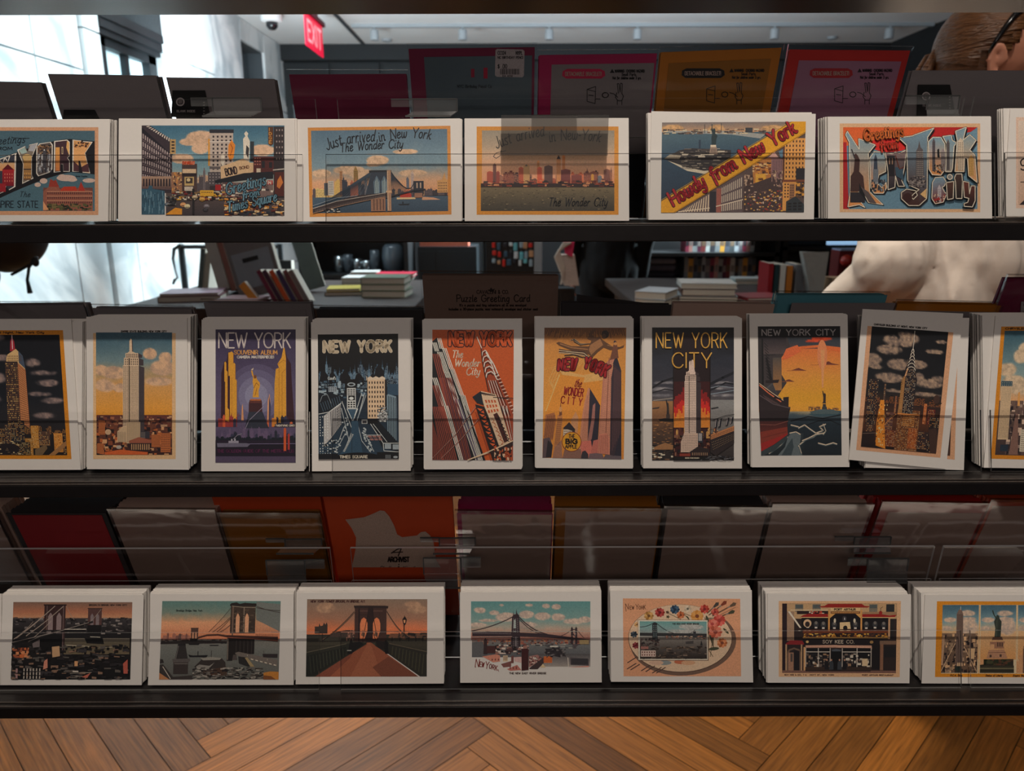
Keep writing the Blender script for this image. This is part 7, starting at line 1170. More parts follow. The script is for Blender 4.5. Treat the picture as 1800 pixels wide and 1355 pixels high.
# middle shelf, only the top edges clear the postcards
rearcard(2, -60, 146, 538, GREY, None, label='grey card tops behind the night tower postcard, far left of middle shelf', n=4, sleeve=True, rise=-2)
rearcard(2, 162, 336, 542, GREY, None, label='grey card tops behind the orange-sky tower postcard', n=3, rise=2)
rearcard(2, 358, 546, 533, GREY, GREY, (10, 10, 10), label='grey sleeved card tops behind the purple album postcard', n=3, rise=1)
rearcard(2, 556, 742, 544, DGR, None, label='black sleeved card tops behind the dark blue street postcard', n=4, rise=1)
def pzink(A_):
    c = (44, 34, 30)
    A_.P([(863, 505), (866, 509), (870, 507), (868, 511), (866, 513), (862, 513), (857, 509), (861, 509)], c); A_.T('CAVALLINI & CO.', 838, 516, 6, 1.0, c, fit=56); A_.T('Puzzle Greeting Card', 803, 530, 12, 1.5, c, fit=128)
    A_.T("It's a puzzle and tiny adventure all in one envelope!", 808, 538, 4, .9, c, fit=117); A_.T('Includes a 30-piece puzzle, mini notecard, envelope and sticker seal', 789, 545, 4, 1.0, c, fit=156)
KRF = mat('brown_kraft_card_back', (130, 104, 92), 0.75, scale=300)
rearcard(2, 742, 982, 484, KRF, KRF, (6, 8, 6), 'tall brown kraft card back reading Puzzle Greeting Card', 3, ink=pzink, rise=1)
rearcard(2, 988, 1180, 532, DGR, None, label='black card tops between the kraft card and the gold-titled postcard', n=2, sleeve=False, rise=4)
rearcard(2, 1014, 1178, 518, DGR, None, label='slanted charcoal card rising just right of the kraft card', n=0, sleeve=False, rise=20, dy=0.014)
rearcard(2, 1184, 1362, 533, BEI, None, label='pale beige card tops with crinkled sleeve behind the gold-titled postcard', n=3, rise=2)
rearcard(2, 1392, 1574, 533, GREY, None, label="grey card top behind the ship's bow postcard", n=0, sleeve=False, rise=0)
rearcard(2, 1366, 1560, 519, TLS, None, label='pale teal sleeved card tops rising behind the middle shelf', n=4, rise=0, dy=0.008, pitch=0.003)
rearcard(2, 1578, 1760, 534, OCH, GREY, (12, 12, 4), label='bright ochre card tops behind the tilted night postcard', n=4, rise=3)
def mink(A_): A_.P([(1795, 530), (1860, 530), (1860, 580), (1792, 580)], (176, 166, 168)); A_.T('CC', 1800, 540, 8, 1.5, (30, 26, 30), fit=16); A_.T('$6.00', 1797, 556, 8, 1.5, (30, 26, 30), fit=26)
rearcard(2, 1772, 1960, 490, MAR, None, label='deep plum card back with price sticker, right end of middle shelf', n=2, ink=mink, rise=0)
# lower shelf
rearcard(3, -150, -12, 900, BEI, None, label='beige card back cut by the left edge, lower shelf', n=7, pitch=0.0066)
rearcard(3, 10, 186, 902, DGR, DKR, (10, 4, 8), label='dark red card back with black edge, left of lower shelf', n=7, rise=0, sleeve=False, pitch=0.0066)
rearcard(3, 194, 376, 899, BEI, None, label='beige sleeved card back between the red and yellow ones, lower shelf', n=7, rise=0, pitch=0.0066)
rearcard(3, 386, 560, 905, OCD, OCH, (6, 8, 4), label='yellow ochre card back with cloudy sleeve, lower shelf', n=3, rise=0)
rearcard(3, 372, 562, 872, ORG, None, label='dull orange card standing taller behind the yellow ochre one', n=4, rise=0, dy=0.016, sleeve=False, pitch=0.0066)
def pup(A_):
    c = (196, 168, 152)
    A_.P([(607, 913), (616, 912), (640, 909), (655, 903), (668, 897), (676, 898), (684, 907), (693, 924), (698, 939), (707, 944), (733, 941), (740, 935), (748, 934), (756, 941), (762, 952), (764, 967), (767, 985), (775, 1018), (618, 1018), (620, 990), (625, 965), (626, 945), (618, 928)], c)
    A_.L([(688, 972), (697, 966), (706, 962), (700, 977)], 2.2, (40, 28, 26)); A_.L([(690, 971), (708, 970)], 1.8, (40, 28, 26)); A_.T('ARCHIVIST', 682, 987, 8, 2.2, (40, 28, 26), fit=37); A_.E(701, 992, 1.2, 1.2, (60, 44, 40), 8); A_.T('Shelly & Kirrily', 668, 1001, 6, 1.1, (60, 44, 40), slant=.2, fit=66); A_.T('made in england', 664, 1010, 4, .9, (90, 70, 64), fit=66)
rearcard(3, 566, 794, 862, ORG, None, label='orange-red card back with cream animal silhouette, lower shelf', n=3, ink=pup, sleeve=False, rise=0, pitch=0.0066)
rearcard(3, 803, 972, 902, MAG, BEI, (8, 2, 2), label='beige card back with magenta edge, right of the orange-red one', n=7, rise=1, pitch=0.0066)
rearcard(3, 978, 1163, 897, OCH, BEI, (16, 2, 2), label='beige card back with ochre edge at centre of lower shelf', n=7, rise=0, pitch=0.0066)
rearcard(3, 1170, 1352, 894, DGR, BEI, (4, 2, 4), label='beige card back with black card tops behind it, lower shelf', n=7, rise=1, pitch=0.0066)
rearcard(3, 1360, 1532, 890, BEI, None, label='beige card in a loose cloudy sleeve, right half of lower shelf', n=7, rise=0, pitch=0.0066)
rearcard(3, 1552, 1736, 886, RED, BEI, (14, 18, 3), label='beige card back framed in bright red, right half of lower shelf', n=7, rise=2, pitch=0.0066)
rearcard(3, 1742, 1950, 883, ORG, BEI, (6, 8, 4), label='beige card back with orange edge at right end of lower shelf', n=7, rise=0, pitch=0.0066)

# clear label holders clipped on the trays
def holder(u0, u1, v0, v1, Y, side, label, k=0.35):
    """folded clear plate: upright plate, base flange and a small side tab"""
    P0 = Vector((0, Y, 0)); n_ = Vector((0, 1, 0)); a = hit(u0, v0, P0, n_); b = hit(u1, v0, P0, n_); c = hit(u1, v1, P0, n_); d = hit(u0, v1, P0, n_)
    x0, x1 = a.x, b.x; zt, zb = a.z, c.z; h = zt-zb
    t = empty('label_holder', ((x0+x1)/2, Y, zb), label, 'label holder', 'clear label holders on the card trays')
    m = MB(); m.box(x0, Y, zb+h*.32, x1, Y+0.0012, zt, 0); m.box(x0, Y, zt-0.0006, x1, Y+0.0014, zt+0.0006, 1); m.box(x0-0.0006, Y, zb+h*.3, x0+0.0006, Y+0.0014, zt, 1); m.box(x1-0.0006, Y, zb+h*.3, x1+0.0006, Y+0.0014, zt, 1)
    m.build('upright_plate', [FILM, EDGE], t)
    m = MB(); dx = 0.006*side; m.add([(x0, Y, zb+h*.32), (x1, Y, zb+h*.32), (x1+dx, Y-0.013, zb), (x0+dx, Y-0.013, zb), (x0, Y, zb+h*.32-.001), (x1, Y, zb+h*.32-.001), (x1+dx, Y-0.013, zb-.001), (x0+dx, Y-0.013, zb-.001)], [(0, 1, 2, 3), (7, 6, 5, 4), (0, 3, 7, 4), (1, 5, 6, 2)], 0)
    m.box(x0+dx, Y-0.0142, zb-0.0012, x1+dx, Y-0.013, zb+0.0006, 1); m.build('sloped_flange', [FILM, EDGE], t)
    xs0, xs1 = (x1, x1+0.022) if side > 0 else (x0-0.022, x0)
    m = MB(); m.box(xs0, Y+0.001, zt-h*.42, xs1, Y+0.0022, zt, 0); m.box(xs0, Y+0.0008, zt-0.0006, xs1, Y+0.0024, zt+0.0006, 1); m.build('side_tab', [FILM, EDGE], t)
holder(467, 535, 985, 1022, 0.752, 1, 'clear folded label holder under the yellow ochre card, lower shelf')
holder(744, 810, 981, 1022, 0.752, 1, 'clear folded label holder under the orange-red card, lower shelf')
holder(1527, 1598, 982, 1013, 0.752, -1, 'clear folded label holder in front of the red-framed card, lower shelf')
holder(500, 565, 948, 963, 0.776, -1, 'small clear holder on rear panel before the yellow ochre card')
holder(772, 835, 946, 963, 0.776, -1, 'small clear holder on rear panel beside the orange-red card')
holder(1503, 1567, 944, 962, 0.776, -1, 'small clear holder on rear panel before the red-framed card')
holder(725, 803, 174, 206, 0.800, -1, 'clear label holder above the blue-sky bridge postcard, upper shelf')
holder(372, 458, 172, 206, 0.800, -1, 'clear label holder above the busy square postcard, upper shelf')
holder(1632, 1688, 168, 204, 0.800, -1, 'clear label holder before the grey card with black band, upper right')
# grey tag over the red skyline card, tint darkened to paint its shade
P0 = fplane(1)-Vector((0, 0.014, 0)); q = [hit(x, y, P0, NF) for x, y in ((881, 202), (1070, 202), (1068, 273), (881, 273))]
SHADE_TAG = clear_mat('shade_tinted_tag_plastic', (0.62, 0.61, 0.60), 0.5, rough=0.1)
m = MB(); loc = (q[2]+q[3])/2; m.slab(q, NF, 0.001, 0); m.box(q[0].x+.03, q[0].y, q[0].z-.0008, q[1].x-.03, q[0].y+.022, q[0].z+.0002, 0)
props(m.build('label_holder', SHADE_TAG, None, origin=loc), 'grey translucent tag over the red skyline postcard, darkened to stand for its shade', 'label holder')
# ================================================================ the shop behind the rack
# floor: herringbone planks
FL = MB(); Wp, Lp = 0.0855, 0.99; cs = []; fl_uv = []
r_ = random.Random(8); verts = []; faces = []; cols = []; uvs = []
def plank(cx0, cy0, cx1, cy1, horiz):
    k = r_.uniform(.74, 1.12); base = (172*k, 106*k, 42*k) if r_.random() > .25 else (146*k, 88*k, 34*k)
    g = 0.0011; x0, y0, x1, y1 = cx0+g, cy0+g, cx1-g, cy1-g
    q = [(x0, y0), (x1, y0), (x1, y1), (x0, y1)]; o = r_.uniform(0, 50); pts = []
    for (x, y) in q:
        X = (x-y)*0.70711-0.757; Y = (x+y)*0.70711; pts.append((X, Y, 0.0))
    if max(p[1] for p in pts) < 0.2 or min(p[1] for p in pts) > 10.3 or min(p[0] for p in pts) > 4.6 or max(p[0] for p in pts) < -3.0: return
    b = len(verts); verts.extend(pts); faces.append((b, b+1, b+2, b+3)); c = rgb(base)
    for (x, y) in q:
        cols.extend(c); u, v = ((x-x0), (y-y0)) if horiz else ((y-y0), (x-x0)); uvs.extend((u+o, v+o*3))
for n_ in range(-6, 8):
    for k in range(-10, 190):
        ax, ay = n_*Lp, -n_*Lp
        plank(k*Wp+ax, k*Wp+ay, k*Wp+ax+Lp, (k+1)*Wp+ay, True)
        plank((k-1)*Wp+ax, k*Wp+ay, k*Wp+ax, k*Wp+ay+Lp, False)
verts += [(-3.2, -1.5, -0.004), (4.8, -1.5, -0.004), (4.8, 10.4, -0.004), (-3.2, 10.4, -0.004)]; b = len(verts)-4; faces.append((b, b+1, b+2, b+3)); cols.extend(rgb((40, 22, 12))*4); uvs.extend((0, 0)*4)
me = bpy.data.meshes.new('floor'); me.from_pydata(verts, [], faces); ca = me.color_attributes.new('Col', 'FLOAT_COLOR', 'CORNER'); ca.data.foreach_set('color', cols)
uvl = me.uv_layers.new(name='UVMap'); uvl.data.foreach_set('uv', uvs)
fm = bpy.data.materials.new('oak_herringbone'); fm.use_nodes = True; nt = fm.node_tree; n = nt.nodes; l = nt.links; bs = n['Principled BSDF']; bs.inputs['Roughness'].default_value = 0.42
vc = n.new('ShaderNodeVertexColor'); vc.layer_name = 'Col'; uv = n.new('ShaderNodeUVMap'); mp = n.new('ShaderNodeMapping'); mp.inputs['Scale'].default_value = (2.2, 55, 1); l.new(uv.outputs[0], mp.inputs[0])
nz = n.new('ShaderNodeTexNoise'); nz.inputs['Scale'].default_value = 3; nz.inputs['Detail'].default_value = 8; nz.inputs['Distortion'].default_value = 0.6; l.new(mp.outputs[0], nz.inputs['Vector'])
mr = n.new('ShaderNodeMapRange'); mr.inputs[1].default_value = .3; mr.inputs[2].default_value = .72; mr.inputs[3].default_value = .55; mr.inputs[4].default_value = 1.35; l.new(nz.outputs['Fac'], mr.inputs[0])
vm = n.new('ShaderNodeVectorMath'); vm.operation = 'SCALE'; l.new(vc.outputs[0], vm.inputs[0]); l.new(mr.outputs[0], vm.inputs['Scale']); l.new(vm.outputs[0], bs.inputs['Base Color'])
bp = n.new('ShaderNodeBump'); bp.inputs['Strength'].default_value = .15; bp.inputs['Distance'].default_value = .002; l.new(nz.outputs['Fac'], bp.inputs['Height']); l.new(bp.outputs[0], bs.inputs['Normal'])
me.materials.append(fm); fo = bpy.data.objects.new('floor', me); C.objects.link(fo); struct(fo)

CEILM = mat('white_painted_ceiling', (226, 228, 228), 0.9, var=.02, scale=6)
m = MB(); m.box(-3.2, -1.5, 3.2, 4.8, 10.4, 3.3); struct(m.build('ceiling', CEILM))
m = MB(); m.box(-1.80, 7.2, 3.185, -1.765, 9.8, 3.2); struct(m.build('trim_1', mat('dark_ceiling_joint', (60, 66, 70), .8)))
# marble wall on the left
mm = bpy.data.materials.new('pale_marble'); mm.use_nodes = True; nt = mm.node_tree; n = nt.nodes; l = nt.links; bs = n['Principled BSDF']; bs.inputs['Roughness'].default_value = .35
tc = n.new('ShaderNodeTexCoord'); n1 = n.new('ShaderNodeTexNoise'); n1.inputs['Scale'].default_value = 1.6; n1.inputs['Detail'].default_value = 9; n1.inputs['Distortion'].default_value = 1.8; l.new(tc.outputs['Object'], n1.inputs['Vector'])
cr = n.new('ShaderNodeValToRGB'); cr.color_ramp.elements[0].position = .36; cr.color_ramp.elements[0].color = rgb((168, 178, 182)); cr.color_ramp.elements[1].position = .56; cr.color_ramp.elements[1].color = rgb((222, 226, 226)); l.new(n1.outputs['Fac'], cr.inputs[0]); l.new(cr.outputs[0], bs.inputs['Base Color'])
WX = -2.8; m = MB(); GR = mat('joint_mortar', (70, 76, 80), .9)
m.box(WX-0.3, -1.5, 0, WX-0.03, 5.41, 3.2, 1); m.box(WX-0.3, 6.33, 0, WX-0.03, 8.3, 3.2, 1); m.box(WX-0.3, 9.05, 0, WX-0.03, 10.4, 3.2, 1); m.box(WX-.3, 5.41, 0, WX-.03, 6.33, 1.6, 1); m.box(WX-.3, 5.41, 3.0, WX-.03, 6.33, 3.2, 1); m.box(WX-.3, 8.3, 0, WX-.03, 9.05, 2.48, 1); m.box(WX-.3, 8.3, 2.98, WX-.03, 9.05, 3.2, 1)
def slabs(ys, zs, dx=0.0):
    for y0, y1 in zip(ys[:-1], ys[1:]):
        for z0, z1 in zip(zs[:-1], zs[1:]): m.box(WX-0.04, y0+.006, z0+.006, WX+dx, y1-.006, z1-.006, 0)
slabs([-1.5, 1.0, 2.4, 3.6, 4.83, 5.2], [0, .6, 1.62]); slabs([-1.5, 1.0, 2.4, 3.4, 4.69, 5.2], [1.62, 2.19, 3.2]); slabs([5.2, 5.41], [0, 1.6, 2.45, 3.2], .03)
slabs([5.41, 5.62, 6.33], [0, .6, 1.6]); slabs([5.41, 6.33], [3.0, 3.2]); slabs([6.33, 7.0, 7.45], [0, .6, 1.62, 2.5, 3.2], .03); slabs([7.45, 8.3], [0, .6, 1.62, 2.42, 3.2]); slabs([8.3, 9.05], [0, .6, 1.62, 2.48]); slabs([8.3, 9.05], [2.98, 3.2]); slabs([9.05, 9.8], [0, .6, 1.62, 2.42, 3.2])
struct(m.build('wall_left', [mm, GR]))
IRON = mat('dark_bronze', (26, 30, 33), .5, metal=.3); STONE = mat('carved_dark_stone', (34, 38, 41), .9, bump=.9, scale=35, var=.4); GLOW = mat('bright_window_glass', (196, 224, 232), .2, emit=.55)
w1 = empty('window_1', (WX, 5.87, 1.6)); struct(w1)
m = MB(); m.box(WX-.06, 5.41, 2.62, WX+.05, 6.33, 3.0); m.build('carved_lintel', STONE, w1)
m = MB()
for z0, z1, d in ((2.46, 2.50, .02), (2.50, 2.56, .04), (2.56, 2.62, .055)): m.box(WX-.06, 5.41, z0, WX+d, 6.33, z1)
m.build('cornice', IRON, w1)
m = MB(); m.box(WX-.1, 5.41, 1.6, WX-.02, 5.56, 2.46); m.box(WX-.1, 6.2, 1.6, WX-.02, 6.33, 2.46); m.box(WX-.1, 5.86, 1.6, WX-.04, 5.92, 2.46); m.box(WX-.1, 5.41, 2.40, WX-.02, 6.33, 2.46); m.build('window_frame', IRON, w1)
m = MB(); m.box(WX-.09, 5.56, 1.6, WX-.08, 6.2, 2.40); m.build('pane', GLOW, w1)
w2 = empty('window_2', (WX, 8.67, 2.48)); struct(w2)
m = MB(); m.box(WX-.2, 8.3, 2.48, WX-.19, 9.05, 2.98); m.build('pane', mat('dim_window_glass', (70, 80, 84), .15), w2); m = MB(); m.box(WX-.2, 8.3, 2.48, WX-.1, 8.36, 2.98); m.box(WX-.2, 8.62, 2.48, WX-.12, 8.68, 2.98); m.build('window_frame', IRON, w2)
DW = mat('dark_shop_wall', (20, 23, 26), .7, var=.2, scale=3)
m = MB(); m.box(-3.2, 9.8, 0, 4.8, 9.95, 3.2); [m.box(-2.8+k*.62, 9.76, 2.5, -2.24+k*.62, 9.8, 3.0) for k in range(12)]; m.box(-2.8, 9.68, 3.02, 4.8, 9.8, 3.2); struct(m.build('wall_back', DW))
m = MB(); m.box(4.6, -1.5, 0, 4.8, 10.4, 3.2); struct(m.build('wall_right', DW))
# ceiling fittings
GT_ = mat('pale_grey_painted_metal', (150, 156, 160), .5)
m = MB(); m.box(-1.72, 8.64, 3.165, 4.55, 8.69, 3.2); t = m.build('lighting_track', GT_, None, origin=(1.4, 8.66, 3.2)); props(t, 'long thin grey lighting track running across the ceiling', 'light track')
first = None
for i, (u, side) in enumerate(((660, 'first from the left'), (815, 'second from the left'), (967, 'third from the left'), (1122, 'fourth from the left'), (1363, 'fifth from the left'), (1565, 'rightmost'))):
    X = (u-900)/1300*7.98
    if first is None:
        first = t = empty('track_light', (X, 8.66, 3.165)); m = MB(); m.lathe((X, 8.66, 3.04), [(.043, 0), (.046, .004), (.046, .095), (.038, .105)], 20); m.build('lamp_body', GT_, t, smooth=False); m = MB(); m.box(X-.012, 8.65, 3.14, X+.012, 8.67, 3.168); m.build('mounting_stem', GT_, t)
    else:
        t = first.copy(); C.objects.link(t)
        for ch in list(first.children):
            c_ = ch.copy(); C.objects.link(c_); c_.parent = t
        t.location = (X, 8.66, 3.165)
    props(t, 'grey cylinder spotlight on the ceiling track, %s' % side, 'spotlight', 'spotlights on the ceiling track')
for (u, v, w_) in ((680, 69, 'left, near the red sign'), (1463, 65, 'right, beside the ponytail')):
    zc = (3.2-1.35)/ray(u, v).z; p = at(u, v, zc); m = MB(); m.lathe((p.x, p.y, 3.17), [(.03, 0), (.055, .006), (.06, .03)], 20)
    props(m.build('smoke_detector', GT_, None, origin=(p.x, p.y, 3.2)), 'small round smoke detector on the ceiling at ' + w_, 'smoke detector')
p = Vector((-2.42, 8.15, 3.2)); t = empty('dome_camera', p, 'white dome security camera on the ceiling near the marble wall', 'security camera')
m = MB(); m.lathe((p.x, p.y, 3.11), [(.07, 0), (.105, .01), (.105, .06), (.09, .09)], 24); m.build('housing', CEILM, t, smooth=False); m = MB(); m.lathe((p.x, p.y, 3.035), [(.005, 0), (.035, .01), (.055, .035), (.06, .076)], 20); m.build('dome', mat('smoked_dome', (24, 26, 30), .1), t, smooth=True)
# exit sign: red acrylic blade hanging parallel to the wall
XR = mat('glowing_red_acrylic', (226, 20, 60), .3, emit=.75); t = empty('exit_sign', (-1.9, 7.74, 3.2), 'red hanging exit sign near the ceiling, seen almost edge-on', 'exit sign')
m = MB(); m.box(-1.906, 7.42, 2.76, -1.894, 8.06, 3.05); sb_ = m.build('sign_blade', XR, t)
m = MB(); m.box(-1.93, 7.4, 3.05, -1.87, 8.1, 3.09); m.box(-1.91, 7.6, 3.09, -1.89, 7.64, 3.2); m.box(-1.91, 7.86, 3.09, -1.89, 7.9, 3.2); m.build('sign_bracket', mat('dark_red_metal', (96, 20, 34), .5), t)
m = MB()
def block(s_, x, z0, y0, sc):
    for ch in s_:
        gw, st = glyph(ch)
        for pl in st:
            for a_, b_ in zip(pl[:-1], pl[1:]):
                d = Vector((b_[0]-a_[0], b_[1]-a_[1], 0)).normalized()*.8; nx = Vector((-d.y, d.x, 0))
                P_ = [(a_[0]-d.x+nx.x, a_[1]-d.y+nx.y), (b_[0]+d.x+nx.x, b_[1]+d.y+nx.y), (b_[0]+d.x-nx.x, b_[1]+d.y-nx.y), (a_[0]-d.x-nx.x, a_[1]-d.y-nx.y)]
                m.add([(x, y0+q[0]*sc, z0+q[1]*sc) for q in P_], [(0, 1, 2, 3)])
        y0 += (gw+3)*sc
block('EXIT', -1.8935, 2.82, 7.49, .0170); m.build('exit_letters', mat('pale_pink_letters', (255, 190, 200), .4, emit=.6), sb_)

# ---------------------------------------------------------------- tables and goods seen through the middle gap
WOOD = mat('dark_stained_table_wood', (44, 26, 18), .6, bump=.05, scale=8, stretch=(1, 1, 8)); TZ = 0.93
def table(x0, x1, y0, y1, z, label):
    t = empty('display_table', ((x0+x1)/2, (y0+y1)/2, 0), label, 'table')
    m = MB(); m.box(x0, y0, z-.04, x1, y1, z); m.build('tabletop', WOOD, t, bevel=.004)
    m = MB(); m.box(x0+.05, y0+.05, z-.14, x1-.05, y1-.05, z-.04); m.build('apron', WOOD, t)
    for sx in (x0+.05, x1-.11):
        for sy in (y0+.05, y1-.11): m = MB(); m.box(sx, sy, 0, sx+.06, sy+.06, z-.14); m.build('leg', WOOD, t)
table(-1.62, -.40, 3.0, 4.1, TZ, 'dark wooden display table with books at left of the middle gap')
table(.52, 1.9, 2.75, 4.15, TZ, 'dark wooden display table with book piles at right of the middle gap')
def onz(u, v, z): r = ray(u, v); return EYE + r*((z-EYE.z)/r.z)
PAGE = mat('book_pages', (206, 198, 184), .8, scale=200, var=.1)
def book(u, v, z, w_, d_, h_, col, label, rot=0.0, grp=None, name='book', rough=.45):
    p = onz(u, v, z) if z is not None else v
    if isinstance(u, Vector): p = u
    t = empty(name, p, label, 'book', grp, rot); cm = mat('cover_%d_%d_%d' % col, col, rough)
    m = MB(); e = .0025; m.box(-w_/2, 0, 0, w_/2, d_, e); m.box(-w_/2, 0, h_-e, w_/2, d_, h_); m.box(-w_/2, 0, e, -w_/2+e, d_, h_-e); o = m.build('cover', cm); o.parent = t
    m = MB(); m.box(-w_/2+e, .003, e, w_/2-.004, d_-.003, h_-e); o = m.build('page_block', PAGE); o.parent = t
    return t
def pile(u, v, z, items, where, rot=0.0):
    p = onz(u, v, z)
    for i, (w_, d_, h_, col, nm) in enumerate(items):
        pos = ('bottom', 'second from bottom', 'third from bottom', 'fourth from bottom', 'fifth from bottom')[i] if i < len(items)-1 or len(items) == 1 else 'top'
        book(Vector((p.x, p.y, z)), None, None, w_, d_, h_, col, '%s book, %s of the pile %s' % (nm, pos, where), rot+SEED.uniform(-.05, .05)); z += h_+.0005
pile(674, 523, TZ, [(.20, .17, .030, (110, 126, 104), 'sage green'), (.20, .17, .028, (118, 134, 112), 'pale green'), (.20, .17, .030, (104, 120, 100), 'muted green')], 'in front at the table corner', -.05)
pile(604, 520, TZ, [(.17, .16, .018, (60, 56, 50), 'dark grey'), (.15, .15, .014, (190, 170, 60), 'yellow')], 'left of the green books', .1)
pile(628, 502, TZ, [(.16, .15, .020, (190, 190, 186), 'white'), (.16, .15, .02, (214, 212, 208), 'glossy white')], 'behind the green books')
pile(694, 492, TZ, [(.20, .14, .015, (180, 176, 170), 'cream'), (.21, .14, .018, (190, 30, 60), 'crimson')], 'at far right of the left table')
pile(640, 488, TZ, [(.17, .13, .02, (150, 150, 150), 'light grey'), (.15, .12, .012, (200, 200, 196), 'off-white')], 'at back beside the crimson book')
pile(334, 531, TZ, [(.26, .2, .026, (96, 52, 50), 'brown'), (.24, .2, .012, (150, 120, 134), 'dusty pink')], 'at left end of the left table', .15)
pile(414, 541, TZ, [(.2, .16, .02, (84, 40, 66), 'plum'), (.18, .16, .012, (196, 170, 176), 'pale rose')], 'under the leaning catalogues', -.1)
def leaning(u, v, d, w_, h_, th, col, tilt, yaw, name, label, cat='book', kids=None, rough=.5, grp=None):
    p = onz(u, v, TZ); p = p + Vector((0, 0, w_/2*abs(math.sin(math.radians(tilt)))+th*.11)); t = empty(name, p, label, cat, grp); t.rotation_euler = (math.radians(-6), math.radians(tilt), 0)
    m = MB(); m.box(-w_/2, 0, 0, w_/2, th, h_); o = m.build('cover', mat('panel_%d_%d_%d' % col, col, rough, var=.3, scale=12)); o.parent = t
    m = MB(); m.box(-w_/2+.003, .002, .003, w_/2+.0015, th-.002, h_+.001); o = m.build('page_block', PAGE); o.parent = t
    if kids: kids(t, w_, h_)
    return t
def placard(t, w_, h_):
    m = MB(); m.box(-w_*.42, -.004, h_*.1, w_*.42, -.001, h_*.52); pl_ = m.build('placard', mat('grey_placard', (130, 136, 144), .5)); pl_.parent = t
    m = MB(); m.box(-w_*.2, -.006, h_*.40, w_*.15, -.0045, h_*.45); o = m.build('placard_lettering', BLK); o.parent = pl_
leaning(395, 520, 3.3, .05, .36, .20, (150, 140, 130), -14, 8, 'catalogue', 'cream catalogue standing leftmost of the leaning row', 'catalogue')
leaning(412, 520, 3.3, .024, .36, .20, (120, 70, 56), -14, 8, 'catalogue', 'brown catalogue in the leaning row beside the cream one', 'catalogue')
leaning(424, 520, 3.3, .024, .37, .20, (186, 24, 34), -14, 8, 'catalogue', 'bright red catalogue spine in the leaning row', 'catalogue')
leaning(462, 529, 3.3, .20, .37, .04, (110, 104, 104), -14, 8, 'catalogue', 'large grey catalogue with pale placard, front of the leaning row', 'catalogue', kids=placard)
leaning(352, 512, 3.3, .022, .19, .12, (70, 76, 72), 8, 8, 'catalogue', 'small dark green book leaning left beside the stand post', 'book')
leaning(362, 512, 3.3, .022, .17, .12, (150, 136, 120), 8, 8, 'catalogue', 'small tan book leaning beside the dark green one', 'book')
for i, (u, c, nm) in enumerate(((478, (110, 20, 56), 'magenta'), (488, (70, 30, 60), 'deep violet'), (500, (206, 84, 30), 'orange'), (512, (60, 44, 90), 'indigo'), (524, (110, 60, 66), 'mauve'), (534, (120, 110, 110), 'ash grey'))):
    leaning(u+8, 537, 3.3, .018, .15, .07, c, -28, 10, 'notebook', '%s notebook slumped in the leaning group at table centre' % nm, 'notebook', grp='slumped notebooks')
leaning(452, 538, 3.3, .03, .10, .03, (206, 130, 40), -38, 10, 'pencil_case', 'ochre pencil case leaning at front of the left table', 'pencil case')
leaning(556, 512, 3.3, .09, .30, .012, (96, 110, 108), -16, 10, 'picture_frame', 'grey-green glass frame leaning beside the notebooks', 'picture frame')
leaning(497, 492, 3.6, .10, .10, .06, (36, 44, 46), 0, 0, 'gift_box', 'small dark box standing behind the orange notebook', 'box')
# black tube stand with strap
TB = mat('black_powdercoated_tube', (26, 34, 38), .45)
t = empty('tube_stand', (-1.86, 4.35, 0), 'black metal tube stand with a dangling strap, against the marble wall', 'stand')
pa, pb = at(318, 434, 4.2), at(492, 434, 4.2); pb.z = pa.z; y_ = pa.y
m = MB(); m.tube([(pa.x, y_, 0), (pa.x, y_, pa.z+.015)], .018, 10); m.build('post', TB, t); m = MB(); m.tube([(pb.x, y_, 0), (pb.x, y_, pa.z+.015)], .015, 10); m.build('post', TB, t)
m = MB(); m.tube([(pa.x, y_, pa.z), (pb.x, y_, pa.z)], .011, 8); m.build('crossbar', TB, t)
m = MB(); m.tube([at(*q_) for q_ in ((318, 430, 4.12), (306, 438, 4.12), (304, 455, 4.12), (308, 475, 4.12), (312, 488, 4.12), (307, 492, 4.12), (304, 500, 4.12))], [.008, .010, .008, .005, .005, .008, .006], 8); m.build('strap', TB, t)
# shelf unit with mugs, vase, hanging charms
SH = mat('black_shelf_unit', (13, 14, 16), .5)
def shelf_unit(x0, x1, y, zs, h, label, depth=.34):
    t = empty('shelf_unit', ((x0+x1)/2, y, 0), label, 'shelving')
    m = MB(); m.box(x0, y+depth, 0, x1, y+depth+.02, h); m.build('back_board', SH, t)
    for x in (x0, x1-.03): m = MB(); m.box(x, y, 0, x+.03, y+depth, h); m.build('side_board', SH, t)
    for z in zs: m = MB(); m.box(x0, y, z-.025, x1, y+depth, z); m.build('shelf', SH, t)
    return t
Z1 = 1.35+ray(600, 477).z*5.2
shelf_unit(-1.42, -.69, 5.0, (.3, .7, Z1, 1.5), 1.95, 'black shelf unit with silver mugs behind the left table')
SIL = mat('brushed_silver', (170, 176, 180), .25, metal=.9); DGL = mat('smoky_grey_glass', (84, 92, 100), .2)
Z1 += .001
